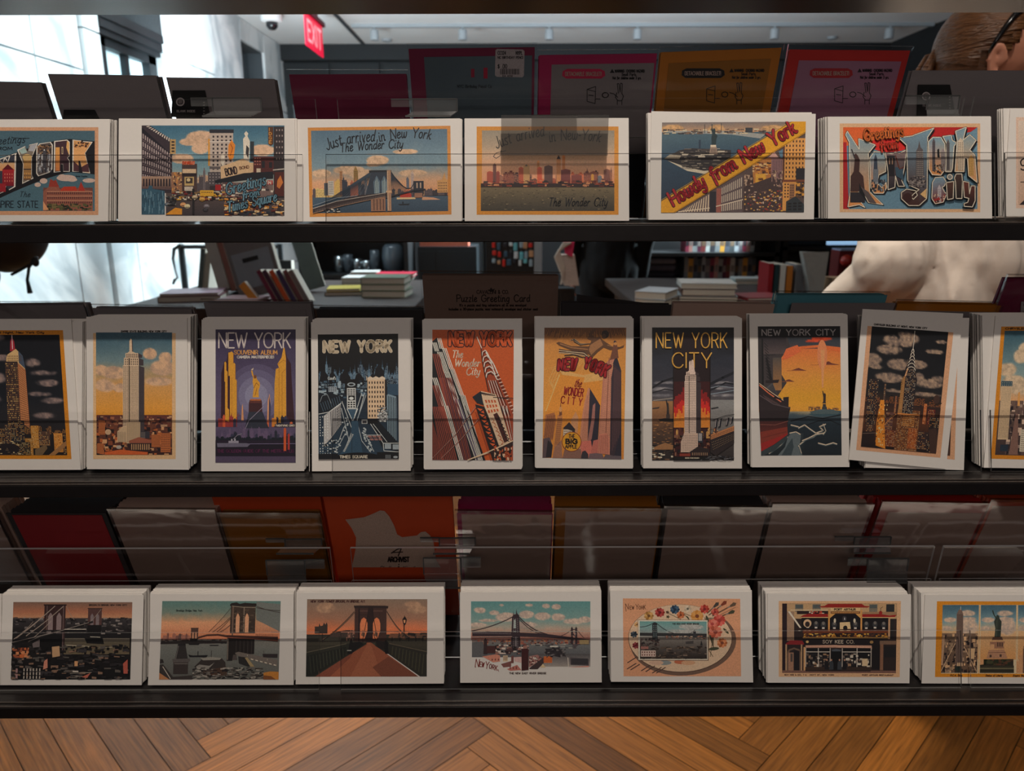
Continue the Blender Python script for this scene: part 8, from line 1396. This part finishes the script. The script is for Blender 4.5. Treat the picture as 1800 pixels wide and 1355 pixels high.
for i, (u, dx, cm, nm, hh) in enumerate(((597, 0, SIL, 'tall silver mug', .11), (613, 0, DGL, 'dark grey tumbler', .12), (629, 0, SIL, 'silver mug with round handle', .09), (645, 0, SIL, 'small silver cup', .08), (660, 0, DGL, 'smoky glass bottle', .15))):
    p = at(u, 477, 5.15); t = empty('mug', (p.x, p.y, Z1), nm + ' on the black shelf behind the left table', 'mug')
    m = MB(); m.lathe((p.x, p.y, Z1), [(.028, 0), (.032, .005), (.034, hh*.6), (.033, hh), (.029, hh), (.028, .01)], 18); cu_ = m.build('cup', cm, t, smooth=True)
    m = MB(); m.tube([(p.x+.012, p.y-.030, Z1+hh*.8), (p.x+.022, p.y-.048, Z1+hh*.7), (p.x+.022, p.y-.048, Z1+hh*.35), (p.x+.012, p.y-.030, Z1+hh*.25)], .005, 6); m.build('handle', cm, cu_)
p = at(692, 479, 5.15); m = MB(); m.lathe((p.x, p.y, Z1), [(.05, 0), (.07, .02), (.078, .10), (.07, .17), (.05, .19), (.044, .188), (.06, .1), (.04, .02)], 22); props(m.build('glass_vase', DGL, None, smooth=True, origin=(p.x, p.y, Z1)), 'round smoky grey glass vase at right end of the mug shelf', 'vase')
p = at(783, 433, 5.2); m = MB(); m.box(p.x-.18, p.y, p.z-.0, p.x+.16, p.y+.2, p.z+.12); props(m.build('storage_box', mat('terracotta_box', (170, 84, 60), .7), None, origin=p), 'long terracotta box on the black cabinet top, behind the kraft card', 'box')
m = MB(); m.box(p.x-.19, p.y-.05, 0, p.x+.22, p.y+.35, p.z); m.box(p.x-.19, p.y-.055, .02, p.x-.07, p.y-.05, p.z-.03); m.box(p.x-.06, p.y-.055, .02, p.x+.21, p.y-.05, p.z-.03); props(m.build('storage_cabinet', mat('dark_teal_black_cabinet', (18, 26, 30), .4), None, origin=(p.x, p.y, 0)), 'low black-teal cabinet under the terracotta box', 'cabinet')
ra, rb = at(862, 415, 4.6), at(945, 415, 4.6); t = empty('charm_rack', ((ra.x+rb.x)/2, ra.y, 0), 'tall black rack hung with small colourful keyrings', 'rack')
m = MB(); m.tube([(ra.x-.045, ra.y+.05, 0), (ra.x-.045, ra.y+.05, ra.z+.1)], .012, 8); m.build('post', TB, t); m = MB(); m.box(rb.x-.02, ra.y+.03, 0, rb.x+.03, ra.y+.06, ra.z+.1); m.build('post', GT_, t); m = MB(); m.box(ra.x-.03, ra.y+.045, 0, rb.x+.03, ra.y+.065, ra.z+.1); m.build('back_panel', SH, t)
CHC = [((206, 40, 30), 'red'), ((150, 170, 180), 'pale steel'), ((206, 214, 216), 'white'), ((60, 90, 110), 'slate blue'), ((196, 150, 110), 'tan'), ((110, 190, 200), 'aqua'), ((36, 40, 48), 'black')]
for i in range(24):
    u = 868+(i % 8)*9.5+SEED.uniform(-2, 2); row = i//8; v = 424+row*15+SEED.uniform(-2, 2); c, nm = CHC[(i*3+row) % 7] if not (i in (8,)) else CHC[0]
    p = at(u, v, 4.6); p.y = ra.y+.0392; t = empty('keyring', p, 'small %s keyring hanging in row %s of the charm rack' % (nm, ('upper', 'middle', 'lower')[row]), 'keyring', 'keyrings on the charm rack'); m = MB(); hh = SEED.uniform(.035, .06); w_ = SEED.uniform(.008, .014)
    m.box(p.x-w_, p.y-.004, p.z-hh, p.x+w_, p.y+.004, p.z-.012); m.build('charm', mat('charm_'+nm.replace(' ', '_'), c, .3), t, bevel=.003)
    m = MB(); m.tube([(p.x, p.y, p.z-.012), (p.x+.006, p.y, p.z-.004), (p.x, p.y, p.z+.004), (p.x-.006, p.y, p.z-.004), (p.x, p.y, p.z-.012)], .0012, 5); m.build('ring', SIL, t)
# right: shelf unit with two rows of book spines
ZA = 1.35+ray(1280, 443).z*5.0; ZB = 1.35+ray(1280, 490).z*5.0
xa, xb = at(1205, 470, 5.0).x, at(1352, 470, 5.0).x; ys = at(1280, 490, 5.0).y
shelf_unit(xa-.42, xb+.05, ys-.02, (.3, .62, ZB, ZA, 1.62), 1.95, 'black bookcase with two visible rows of spines behind the right table', .3)
SPC = [(120, 126, 128), (150, 156, 156), (70, 76, 78), (190, 194, 190), (150, 60, 80), (206, 150, 60), (96, 44, 66), (170, 176, 180), (60, 60, 66), (196, 140, 130), (84, 90, 100), (130, 60, 60), (110, 104, 110)]
NMC = ['grey', 'silver', 'charcoal', 'white', 'rose', 'amber', 'plum', 'pale grey', 'slate', 'peach', 'steel blue', 'brick red', 'dusk grey']
for row, (z, n_) in enumerate(((ZB, 17), (ZA, 16))):
    x = xa
    for i in range(n_):
        w_ = SEED.uniform(.022, .034); k = (i*5+row*4) % 13; h_ = SEED.uniform(.125, .145); 
        if x+w_ > xb: break
        z += .001; t = empty('book', (x+w_/2, ys+.05, z), '%s book spine, number %s from the left, %s row of the black bookcase' % (NMC[k], ('one two three four five six seven eight nine ten eleven twelve thirteen fourteen fifteen sixteen seventeen'.split())[i], ('lower', 'upper')[row]), 'book', 'books in the black bookcase')
        m = MB(); m.box(x, ys+.05, z, x+w_, ys+.2, z+h_); m.box(x+.003, ys+.049, z+h_*.3, x+w_-.003, ys+.05, z+h_*.62, 1); m.build('cover', [mat('spine_%d' % k, SPC[k], .4, var=.3, scale=60), mat('spine_title_%d' % (k % 3), [(140, 134, 128), (50, 50, 54), (110, 90, 70)][k % 3], .5)], t)
        x += w_+.001; z -= .001
for i, (u, v, c, nm) in enumerate(((1165, 492, (40, 38, 46), 'charcoal folded shirt lying lowest'), (1165, 484, (70, 66, 76), 'grey-violet folded shirt lying above it'), (1165, 474, (96, 94, 100), 'pale grey folded shirt on top'))):
    z = ZB+.002+i*.046; m = MB(); p = Vector((xa-.2, ys+.03, z)); m.box(p.x-.15, p.y, z, p.x+.14, p.y+.2, z+.043); o = m.build('folded_shirt', mat('cloth_%d' % i, c, .9, bump=.5, scale=14, var=.3), None, origin=p, bevel=.018); props(o, nm + ' in the bookcase left bay', 'shirt')
# goods on the right table
pile(1142, 539, TZ, [(.13, .2, .03, (170, 180, 186), 'pale blue-grey'), (.13, .19, .03, (196, 200, 204), 'white')], 'at left end of the right table', -.5)
pile(1245, 533, TZ, [(.24, .2, .030, (150, 160, 166), 'silver'), (.22, .2, .030, (96, 66, 54), 'brown'), (.23, .2, .022, (206, 204, 198), 'white')], 'of large volumes on the right table', -.12)
pile(1350, 535, TZ, [(.2, .18, .014, (190, 184, 176), 'cream'), (.18, .18, .014, (150, 50, 56), 'red')], 'beside the large volumes', .1)
pile(1330, 500, TZ, [(.22, .12, .02, (130, 150, 150), 'grey-teal'), (.22, .12, .01, (190, 200, 200), 'pale')], 'at back of the right table')
for i, (u, w_, c, nm, h_) in enumerate(((1352, .02, (150, 20, 30), 'red', .145), (1362, .02, (30, 60, 66), 'teal', .14), (1373, .024, (214, 214, 208), 'white', .14), (1385, .026, (196, 120, 40), 'ochre', .135), (1402, .034, (150, 156, 162), 'silver patterned', .14))):
    p = onz(u, 520, TZ); t = empty('book', p, '%s book standing upright on the right table' % nm, 'book'); m = MB(); m.box(p.x-w_/2, p.y, TZ, p.x+w_/2, p.y+.14, TZ+h_); m.build('cover', mat('upright_%d' % i, c, .45), t); m = MB(); m.box(p.x-w_/2+.003, p.y+.003, TZ+h_-.002, p.x+w_/2-.003, p.y+.137, TZ+h_+.0008); m.build('page_block', PAGE, t)
p = onz(1437, 526, TZ); m = MB(); m.add([(p.x-.075, p.y+.02, TZ+.20), (p.x+.03, p.y, TZ+.205), (p.x+.02, p.y, TZ), (p.x-.02, p.y+.02, TZ), (p.x-.06, p.y+.10, TZ+.20), (p.x+.07, p.y+.10, TZ+.195), (p.x+.06, p.y+.10, TZ), (p.x-.0, p.y+.12, TZ)], [(0, 3, 2, 1), (4, 5, 6, 7), (0, 1, 5, 4), (1, 2, 6, 5), (3, 7, 6, 2), (0, 4, 7, 3)]); props(m.build('canvas_tote', mat('grey_canvas', (150, 150, 146), .9, bump=.3, scale=60), None, origin=p), 'stiff grey canvas bag leaning on the right table', 'bag')
p = onz(1455, 522, TZ); t = empty('wooden_box', (p.x+.09, p.y-.02, TZ), 'open pale wooden box frame with two compartments on the right table', 'wooden box'); PW = mat('pale_wood', (206, 176, 140), .6)
for (x0, x1, z0, z1) in ((0, .005, 0, .085), (.085, .090, 0, .08), (.155, .160, 0, .085), (0, .16, .08, .086), (0, .16, 0, .004)): m = MB(); m.box(p.x+x0, p.y-.03, TZ+z0, p.x+x1, p.y+.07, TZ+z1); m.build('frame_board', PW, t)
m = MB(); m.box(p.x, p.y+.07, TZ, p.x+.16, p.y+.075, TZ+.085); m.build('back_board', BLK, t)
for i, (u, v, c, nm, r0) in enumerate(((1486, 508, (206, 120, 60), 'orange', .016), (1504, 508, (90, 90, 96), 'grey', .018))):
    q_ = Vector((p.x+.105+i*.035, p.y-.05, TZ)); m = MB(); m.lathe(q_, [(r0*.7, 0), (r0, .01), (r0, .035), (r0*.6, .04)], 14); props(m.build('candle', mat('wax_'+nm, c, .5), None, smooth=True, origin=q_), '%s candle before the pale wooden box' % nm, 'candle')
p = onz(1500, 500, TZ); t = empty('ornament_box', p, 'dark red box with round red ornaments behind the wooden box', 'box'); m = MB(); m.box(p.x-.08, p.y+.02, TZ, p.x+.10, p.y+.12, TZ+.17); m.build('box_body', mat('dark_red_box', (110, 26, 30), .5), t)
for dx in (-.05, .02): m = MB(); m.ball((p.x+dx, p.y-.005, TZ+.12), .032); m.build('ornament', mat('red_gloss', (170, 44, 36), .25), t, smooth=True)
m = MB(); m.box(p.x-.075, p.y+.015, TZ+.17, p.x+.095, p.y+.125, TZ+.178); m.build('lid', mat('pale_blue_lid', (150, 176, 214), .3), t)
shelf_unit(xb+.07, xb+1.35, ys-.02, (.3, .7, 1.05, 1.62), 1.95, 'dark empty bookcase behind the shopper in the white shirt', .3)
p = at(1470, 424, 5.0); p.y = ys-.05; m = MB(); m.box(p.x-.1, p.y, p.z-.018, p.x+.1, p.y+.03, p.z+.018); props(m.build('screen_panel', mat('pale_blue_lit_strip', (150, 190, 230), .3, emit=.8), None, origin=p), 'small pale blue lit strip in the dark beside the white shirt', 'light')

# ---------------------------------------------------------------- people
SKIN = mat('skin', (206, 140, 112), .55, var=.06, scale=20)
def remeshed(m, name, material, parent, vox=.012, smooth=3, disp=None):
    o = m.build(name, material, None, smooth=True); md = o.modifiers.new('remesh', 'REMESH'); md.mode = 'VOXEL'; md.voxel_size = vox; md.use_smooth_shade = True
    sm = o.modifiers.new('smooth', 'SMOOTH'); sm.iterations = smooth; sm.factor = .5
    dg = bpy.context.evaluated_depsgraph_get(); me = bpy.data.meshes.new_from_object(o.evaluated_get(dg)); o.modifiers.clear(); me.materials.clear(); me.materials.append(material)
    o.data = me
    if disp:
        co = np.empty(len(me.vertices)*3); me.vertices.foreach_get('co', co); co = co.reshape(-1, 3); no = np.empty(len(me.vertices)*3); me.vertices.foreach_get('normal', no); no = no.reshape(-1, 3)
        amp, sx, sy, sz = disp; k = vnoise(co[:, 0]*sx+co[:, 1]*sy*.6+5, co[:, 2]*sz+co[:, 1]*sy*.5+9, 5, 3)-.5; co += no*k[:, None]*amp*2; me.vertices.foreach_set('co', co.ravel()); me.update()
    for p_ in me.polygons: p_.use_smooth = True
    if parent is not None: o.parent = parent; me.transform(Matrix.Translation(-parent.location)); 
    return o
def cap(m, a, b, ra, rb, n=5):
    a = Vector(a); b = Vector(b)
    m.ball(a, ra, seg=14, rings=8); m.ball(b, rb, seg=14, rings=8); m.tube([a, b], [ra, rb], 14)
def head(m, c, yaw, k=1.0):
    """egg skull, jaw, nose, brow, lips and ears; faces along yaw"""
    f = Vector((math.cos(yaw), math.sin(yaw), 0)); s_ = Vector((-f.y, f.x, 0)); c = Vector(c); u_ = Vector((0, 0, 1))
    m.ball(c+u_*.02*k, .088*k, .084*k, .105*k); m.ball(c+f*.03*k-u_*.05*k, .062*k, .058*k, .065*k); m.ball(c+f*.062*k-u_*.085*k, .028*k, .026*k, .022*k)
    m.ball(c+f*.098*k-u_*.025*k, .016*k, .013*k, .018*k); m.ball(c+f*.088*k-u_*.003*k, .012*k, .010*k, .028*k); m.ball(c+f*.082*k+u_*.02*k, .018*k, .04*k, .012*k); m.ball(c+f*.086*k-u_*.057*k, .012*k, .022*k, .008*k)
    for q in (-1, 1):
        m.ball(c+s_*.030*q*k+f*.074*k+u_*.004*k, .014*k); e = c+s_*.088*q*k-f*.034*k-u_*.012*k
        for t in range(9): a_ = t*.62; m.ball(e+f*(.017*math.cos(a_))*k+u_*(.030*math.sin(a_)+.002)*k+s_*.006*q*k, .0075*k, seg=8, rings=6)
        m.ball(e+f*.006*k, .012*k, .008*k, .02*k, seg=8, rings=6)
def hand(m, w_, d, side, r=.0095):
    w_ = Vector(w_); d = Vector(d).normalized(); x = d.cross(Vector((0, 1, 0))).normalized(); y = d.cross(x)
    m.ball(w_+d*.045, .022, .030, .045)
    for i, L_ in enumerate((.070, .080, .074, .058)):
        b = w_+d*.075+y*(i-1.5)*.020; m.tube([b, b+d*L_*.5+x*.006, b+d*L_*.85+x*.022], [r, r*.92, r*.75], 8)
    b = w_+d*.03+y*side*.034; m.tube([b, b+d*.03+y*side*.018, b+d*.055+y*side*.016], [r*1.1, r, r*.8], 8)
HAIRB = mat('dark_blonde_hair', (112, 74, 44), .36, var=.8, scale=9, stretch=(3, 6, 26), bump=.7)
WHT = mat('white_cotton_cloth', (206, 192, 180), .85, var=.08, scale=12, bump=.25)
# shopper with the ponytail
ear = at(1745, 108, 1.53); HC = Vector((ear.x+.036, ear.y+.083, ear.z+.012)); P = empty('person', (HC.x-.03, HC.y, 0), 'person in loose white shirt with blonde ponytail, looking down at right edge', 'person')
BX = at(1672, 480, 1.62); bx, by = BX.x, HC.y+.02
m = MB(); head(m, HC, 0.0, 1.0); cap(m, HC+Vector((-.02, 0, -.06)), (bx+.03, by, 1.46), .052, .058); m.ball((bx+.01, by, 1.30), .12, .17, .18); m.ball((bx, by, 1.10), .11, .14, .16); m.ball((bx, by, .95), .13, .16, .13)
for s_ in (-1, 1):
    cap(m, (bx, by+.04+s_*.09, .90), (bx+.02*s_, by+.2+s_*.09, .50), .085, .058); cap(m, (bx+.02*s_, by+.2+s_*.09, .50), (bx+.01, by+.42+s_*.10, .09), .054, .036); m.ball((bx+.05, by+.42+s_*.10, .04), .12, .042, .038)
    sh = Vector((bx+.02, by+s_*.175, 1.40)); el = Vector((bx-.02+.03*s_, by+s_*.20, 1.13)); wr = Vector((bx+.24, by+s_*.12, 1.12)); cap(m, sh, el, .052, .040); cap(m, el, wr, .038, .026); hand(m, wr, (1, 0, .05), -s_)
remeshed(m, 'body', SKIN, P, .0075, 2)
m = MB(); hc = HC+Vector((-.008, 0, .022)); m.ball(hc, .103, .094, .110, seg=40, rings=24); m.ball(hc+Vector((-.045, 0, -.03)), .055, .07, .05)
o = m.build('hair', HAIRB, None, smooth=True); me = o.data
bm_ = bmesh.new(); bm_.from_mesh(me); dl = [v_ for v_ in bm_.verts if (v_.co.x > HC.x-.012 and v_.co.z < HC.z-.010+(v_.co.x-HC.x+.012)*1.5) or (v_.co.z < HC.z-.045 and v_.co.x > HC.x-.07)]
bmesh.ops.delete(bm_, geom=dl, context='VERTS'); bm_.to_mesh(me); bm_.free(); me.transform(Matrix.Translation(-P.location)); o.parent = P; so = o.modifiers.new('thick', 'SOLIDIFY'); so.thickness = .006
m = MB(); tie = at(1657, 97, 1.63); r_ = random.Random(6)
for i in range(16):
    a_ = r_.uniform(0, 6.28); q = .014*r_.random()**.5; o_ = Vector((0, math.cos(a_)*q, math.sin(a_)*q)); m.tube([tie+Vector((.03, 0, .012))+o_*.6, tie+o_*.7, tie+Vector((-.025, 0, -.012))+o_*1.6, tie+Vector((-.045, 0, -.05))+o_*1.9, tie+Vector((-.05+r_.uniform(-.01, .01), 0, -.13))+o_*1.3], [.006, .006, .007, .006, .002], 6)
m.build('ponytail', HAIRB, P, smooth=True)
# strands lying over the head
m = MB()
for i in range(150):
    t0 = r_.uniform(-.9, 1.25); pts = []
    for k in range(8):
        s_ = k/7.0; ph = t0*(1-s_*.72)+.12*s_; X = hc.x+.080-.19*s_; ry = .0965*math.sqrt(max(.03, 1-((X-hc.x)/.112)**2)); z = hc.z+math.sin(ph)*ry*1.12-.020*s_; y = hc.y-math.cos(ph)*ry
        pts.append((X, y-.001, z))
    if t0 < .1: pts = pts[3:]
    pts = [q for q in pts if not (q[0] > HC.x-.016 and q[2] < HC.z-.004+(q[0]-HC.x+.016)*1.5) and not (abs(q[0]-HC.x+.034) < .024 and q[2] < HC.z+.024)]
    if len(pts) < 3: continue
    m.tube(pts, .0011+.0009*r_.random(), 5)
m.build('hair_strands', [HAIRB], P, smooth=True)
m = MB(); m.lathe((0, 0, 0), [(.012, -.006), (.017, 0), (.012, .006)], 12); m.v = [(tie.x+v_[2]+.006, tie.y+v_[0], tie.z+v_[1]) for v_ in m.v]; m.build('hair_tie', mat('tan_hair_tie', (150, 110, 84), .6), P, smooth=True)
m = MB(); m.tube([at(*q) for q in ((1832, 14, 1.545), (1800, 15, 1.52), (1784, 26, 1.505), (1768, 46, 1.500), (1752, 70, 1.505), (1738, 93, 1.515))], [.007, .007, .0065, .005, .004, .003], 10); m.build('sunglasses_arm', mat('black_glossy_plastic', (22, 22, 24), .2), P, smooth=True)
m = MB()
cap(m, (bx+.02, by, 1.40), (bx, by, 1.10), .145, .15); m.ball((bx, by, .98), .18, .17, .12)
lo, hi = at(1585, 468, 1.50), at(1748, 470, 1.50)
for s_ in (-1, 1): cap(m, (bx+.02, by+s_*.16, 1.40), (bx-.02+.03*s_, by+s_*.20, 1.13), .078, .090); 
cap(m, (lo.x+.03, by-.10, 1.38), (lo.x, by-.19, lo.z+.012), .06, .083); cap(m, (hi.x-.0, by-.12, 1.38), (hi.x+.005, by-.20, hi.z+.015), .075, .102); cap(m, (bx-.02, by-.05, 1.05), (bx, by-.05, .98), .14, .16); cap(m, (lo.x, by-.19, lo.z), (lo.x-.03, by-.08, lo.z-.1), .07, .07); cap(m, (hi.x, by-.19, hi.z), (hi.x+.06, by-.1, hi.z-.12), .09, .08)
remeshed(m, 'shirt', WHT, P, .008, 3, (.020, 30, 8, 6))
m = MB(); 
for s_ in (-1, 1): cap(m, (bx, by+.04+s_*.09, .92), (bx+.02*s_, by+.2+s_*.09, .50), .105, .075); cap(m, (bx+.02*s_, by+.2+s_*.09, .50), (bx+.01, by+.42+s_*.10, .12), .072, .055)
remeshed(m, 'trousers', mat('dark_trousers', (40, 42, 50), .9), P, .012, 2)
def stander(px_, d, hgt, facing, label, cloth, legs, hairc, arms=True):
    x, y = px_; k = hgt/1.72; c = Vector((x, y, 0)); P = empty('person', c, label, 'person'); f = Vector((math.cos(facing), math.sin(facing), 0)); s = Vector((-f.y, f.x, 0)); U = Vector((0, 0, 1))
    m = MB(); head(m, c+U*1.60*k, facing, k); cap(m, c+U*1.52*k, c+U*1.42*k, .05*k, .055*k); m.ball(c+U*1.27*k, .13*k, .15*k, .19*k); m.ball(c+U*1.0*k, .12*k, .14*k, .15*k); Cm = MB(); Lm = MB()
    cap(Cm, c+U*1.34*k, c+U*1.02*k, .155*k, .16*k); cap(Cm, c+U*1.02*k, c+U*.93*k, .16*k, .165*k)
    for q in (-1, 1):
        h_ = c+s*.09*q*k; cap(m, h_+U*.92*k, h_+U*.50*k, .08*k, .055*k); cap(m, h_+U*.50*k, h_+U*.09*k, .052*k, .035*k); m.ball(h_+f*.05*k+U*.04*k, .09*k, .09*k, .038*k); cap(Lm, h_+U*.93*k, h_+U*.50*k, .10*k, .07*k); cap(Lm, h_+U*.5*k, h_+U*.13*k, .068*k, .055*k)
        sh = c+s*.18*q*k+U*1.40*k; el = c+s*.23*q*k+U*1.12*k-f*.02; wr = c+s*.22*q*k+U*.88*k+f*.06; cap(m, sh, el, .05*k, .038*k); cap(m, el, wr, .036*k, .025*k); hand(m, wr, (f.x*.2, f.y*.2, -1), q); cap(Cm, sh, el, .066*k, .055*k); cap(Cm, el, wr, .054*k, .042*k)
    remeshed(m, 'body', SKIN, P, .012, 2); remeshed(Cm, 'jacket', cloth, P, .014, 3, (.012, 14, 8, 6)); remeshed(Lm, 'trousers', legs, P, .014, 2, (.008, 12, 8, 8))
    m = MB(); m.ball(c+U*1.635*k-f*.018*k, .098*k, .096*k, .098*k); m.build('hair', hairc, P, smooth=True)
    return P, c, f, s, k
BKC = mat('black_wool_coat', (8, 8, 10), .95); HB = mat('dark_brown_hair', (30, 20, 16), .6)
p = at(1070, 470, 4.7); stander((p.x, p.y), 4.7, 1.72, math.pi/2, 'person in black coat standing among the shelves at centre, back to camera', BKC, mat('black_trousers', (10, 10, 12), .9), HB)
p = at(992, 500, 4.05); t = empty('striped_bag', (p.x, p.y, p.z-.02), 'pink and cream striped bag hanging beside the black coat', 'bag'); m = MB()
q0 = [at(u, v, 4.05) for u, v in ((978, 448), (1010, 448), (1018, 502), (992, 502))]; m.slab(q0, Vector((0, 1, 0)), .09, 0); m.build('bag_body', mat('cream_striped_paper', (190, 170, 156), .7, scale=40, var=.4, stretch=(1, 1, 9)), t)
m = MB(); q0 = [at(u, v, 4.04) for u, v in ((990, 424), (1010, 424), (1006, 452), (994, 446))]; m.slab(q0, Vector((0, 1, 0)), .03, 0); m.build('pink_panel', mat('hot_pink_cloth', (206, 30, 80), .7), t)
for k in range(4): m = MB(); m.tube([at(*q) for q in ((1004-k*4, 426, 4.03), (982-k*2, 440+k*4, 4.03), (992-k, 470+k*5, 4.03), (986, 500, 4.03))], .007, 6); m.build('strap', mat('cream_cord', (196, 180, 164), .8), t)
m = MB(); m.box(q0[0].x-.05, q0[0].y+.02, 0, q0[0].x+.07, q0[0].y+.12, at(992, 503, 4.05).z-.02); props(m.build('plinth', SH, None, origin=(q0[0].x, q0[0].y+.2, 0)), 'plain black plinth under the striped bag', 'plinth')
t.location.z = t.location.z
# person with backpack at the left edge
bp_ = at(22, 448, 2.5); pc = Vector((bp_.x-.30, bp_.y+.02, 0)); P2, c2, f2, s2, k2 = stander((pc.x, pc.y), 2.5, 1.66, math.pi, 'person in grey jacket wearing a black backpack, cut by the left edge', mat('charcoal_jacket', (60, 62, 64), .9), mat('grey_denim', (70, 78, 82), .9), HB)
t = empty('backpack', (bp_.x, bp_.y, bp_.z-.06), 'black backpack with dangling strap ends at left edge', 'backpack'); BKB = mat('black_nylon', (10, 14, 18), .6)
m = MB(); bo = at(30, 470, 2.45); m.ball((bo.x-.04, bo.y+.02, bo.z+.21), .115, .15, .23, seg=24, rings=16); m.ball((bo.x-.02, bo.y+.02, bo.z+.12), .11, .13, .13, seg=24, rings=16); remeshed(m, 'pack_body', BKB, t, .01, 3)
m = MB(); m.tube([at(*q) for q in ((66, 452, 2.4), (58, 462, 2.4), (40, 472, 2.4), (20, 483, 2.4))], .0045, 8); m.build('lower_strap', BKB, t); m = MB(); m.tube([at(*q) for q in ((60, 456, 2.4), (51, 470, 2.4), (48, 492, 2.4), (53, 515, 2.4))], [.006, .0045, .005, .008], 8); m.build('strap_end', BKB, t); m = MB(); m.ball(at(62, 460, 2.4), .012, .01, .016); m.build('buckle', BKB, t)
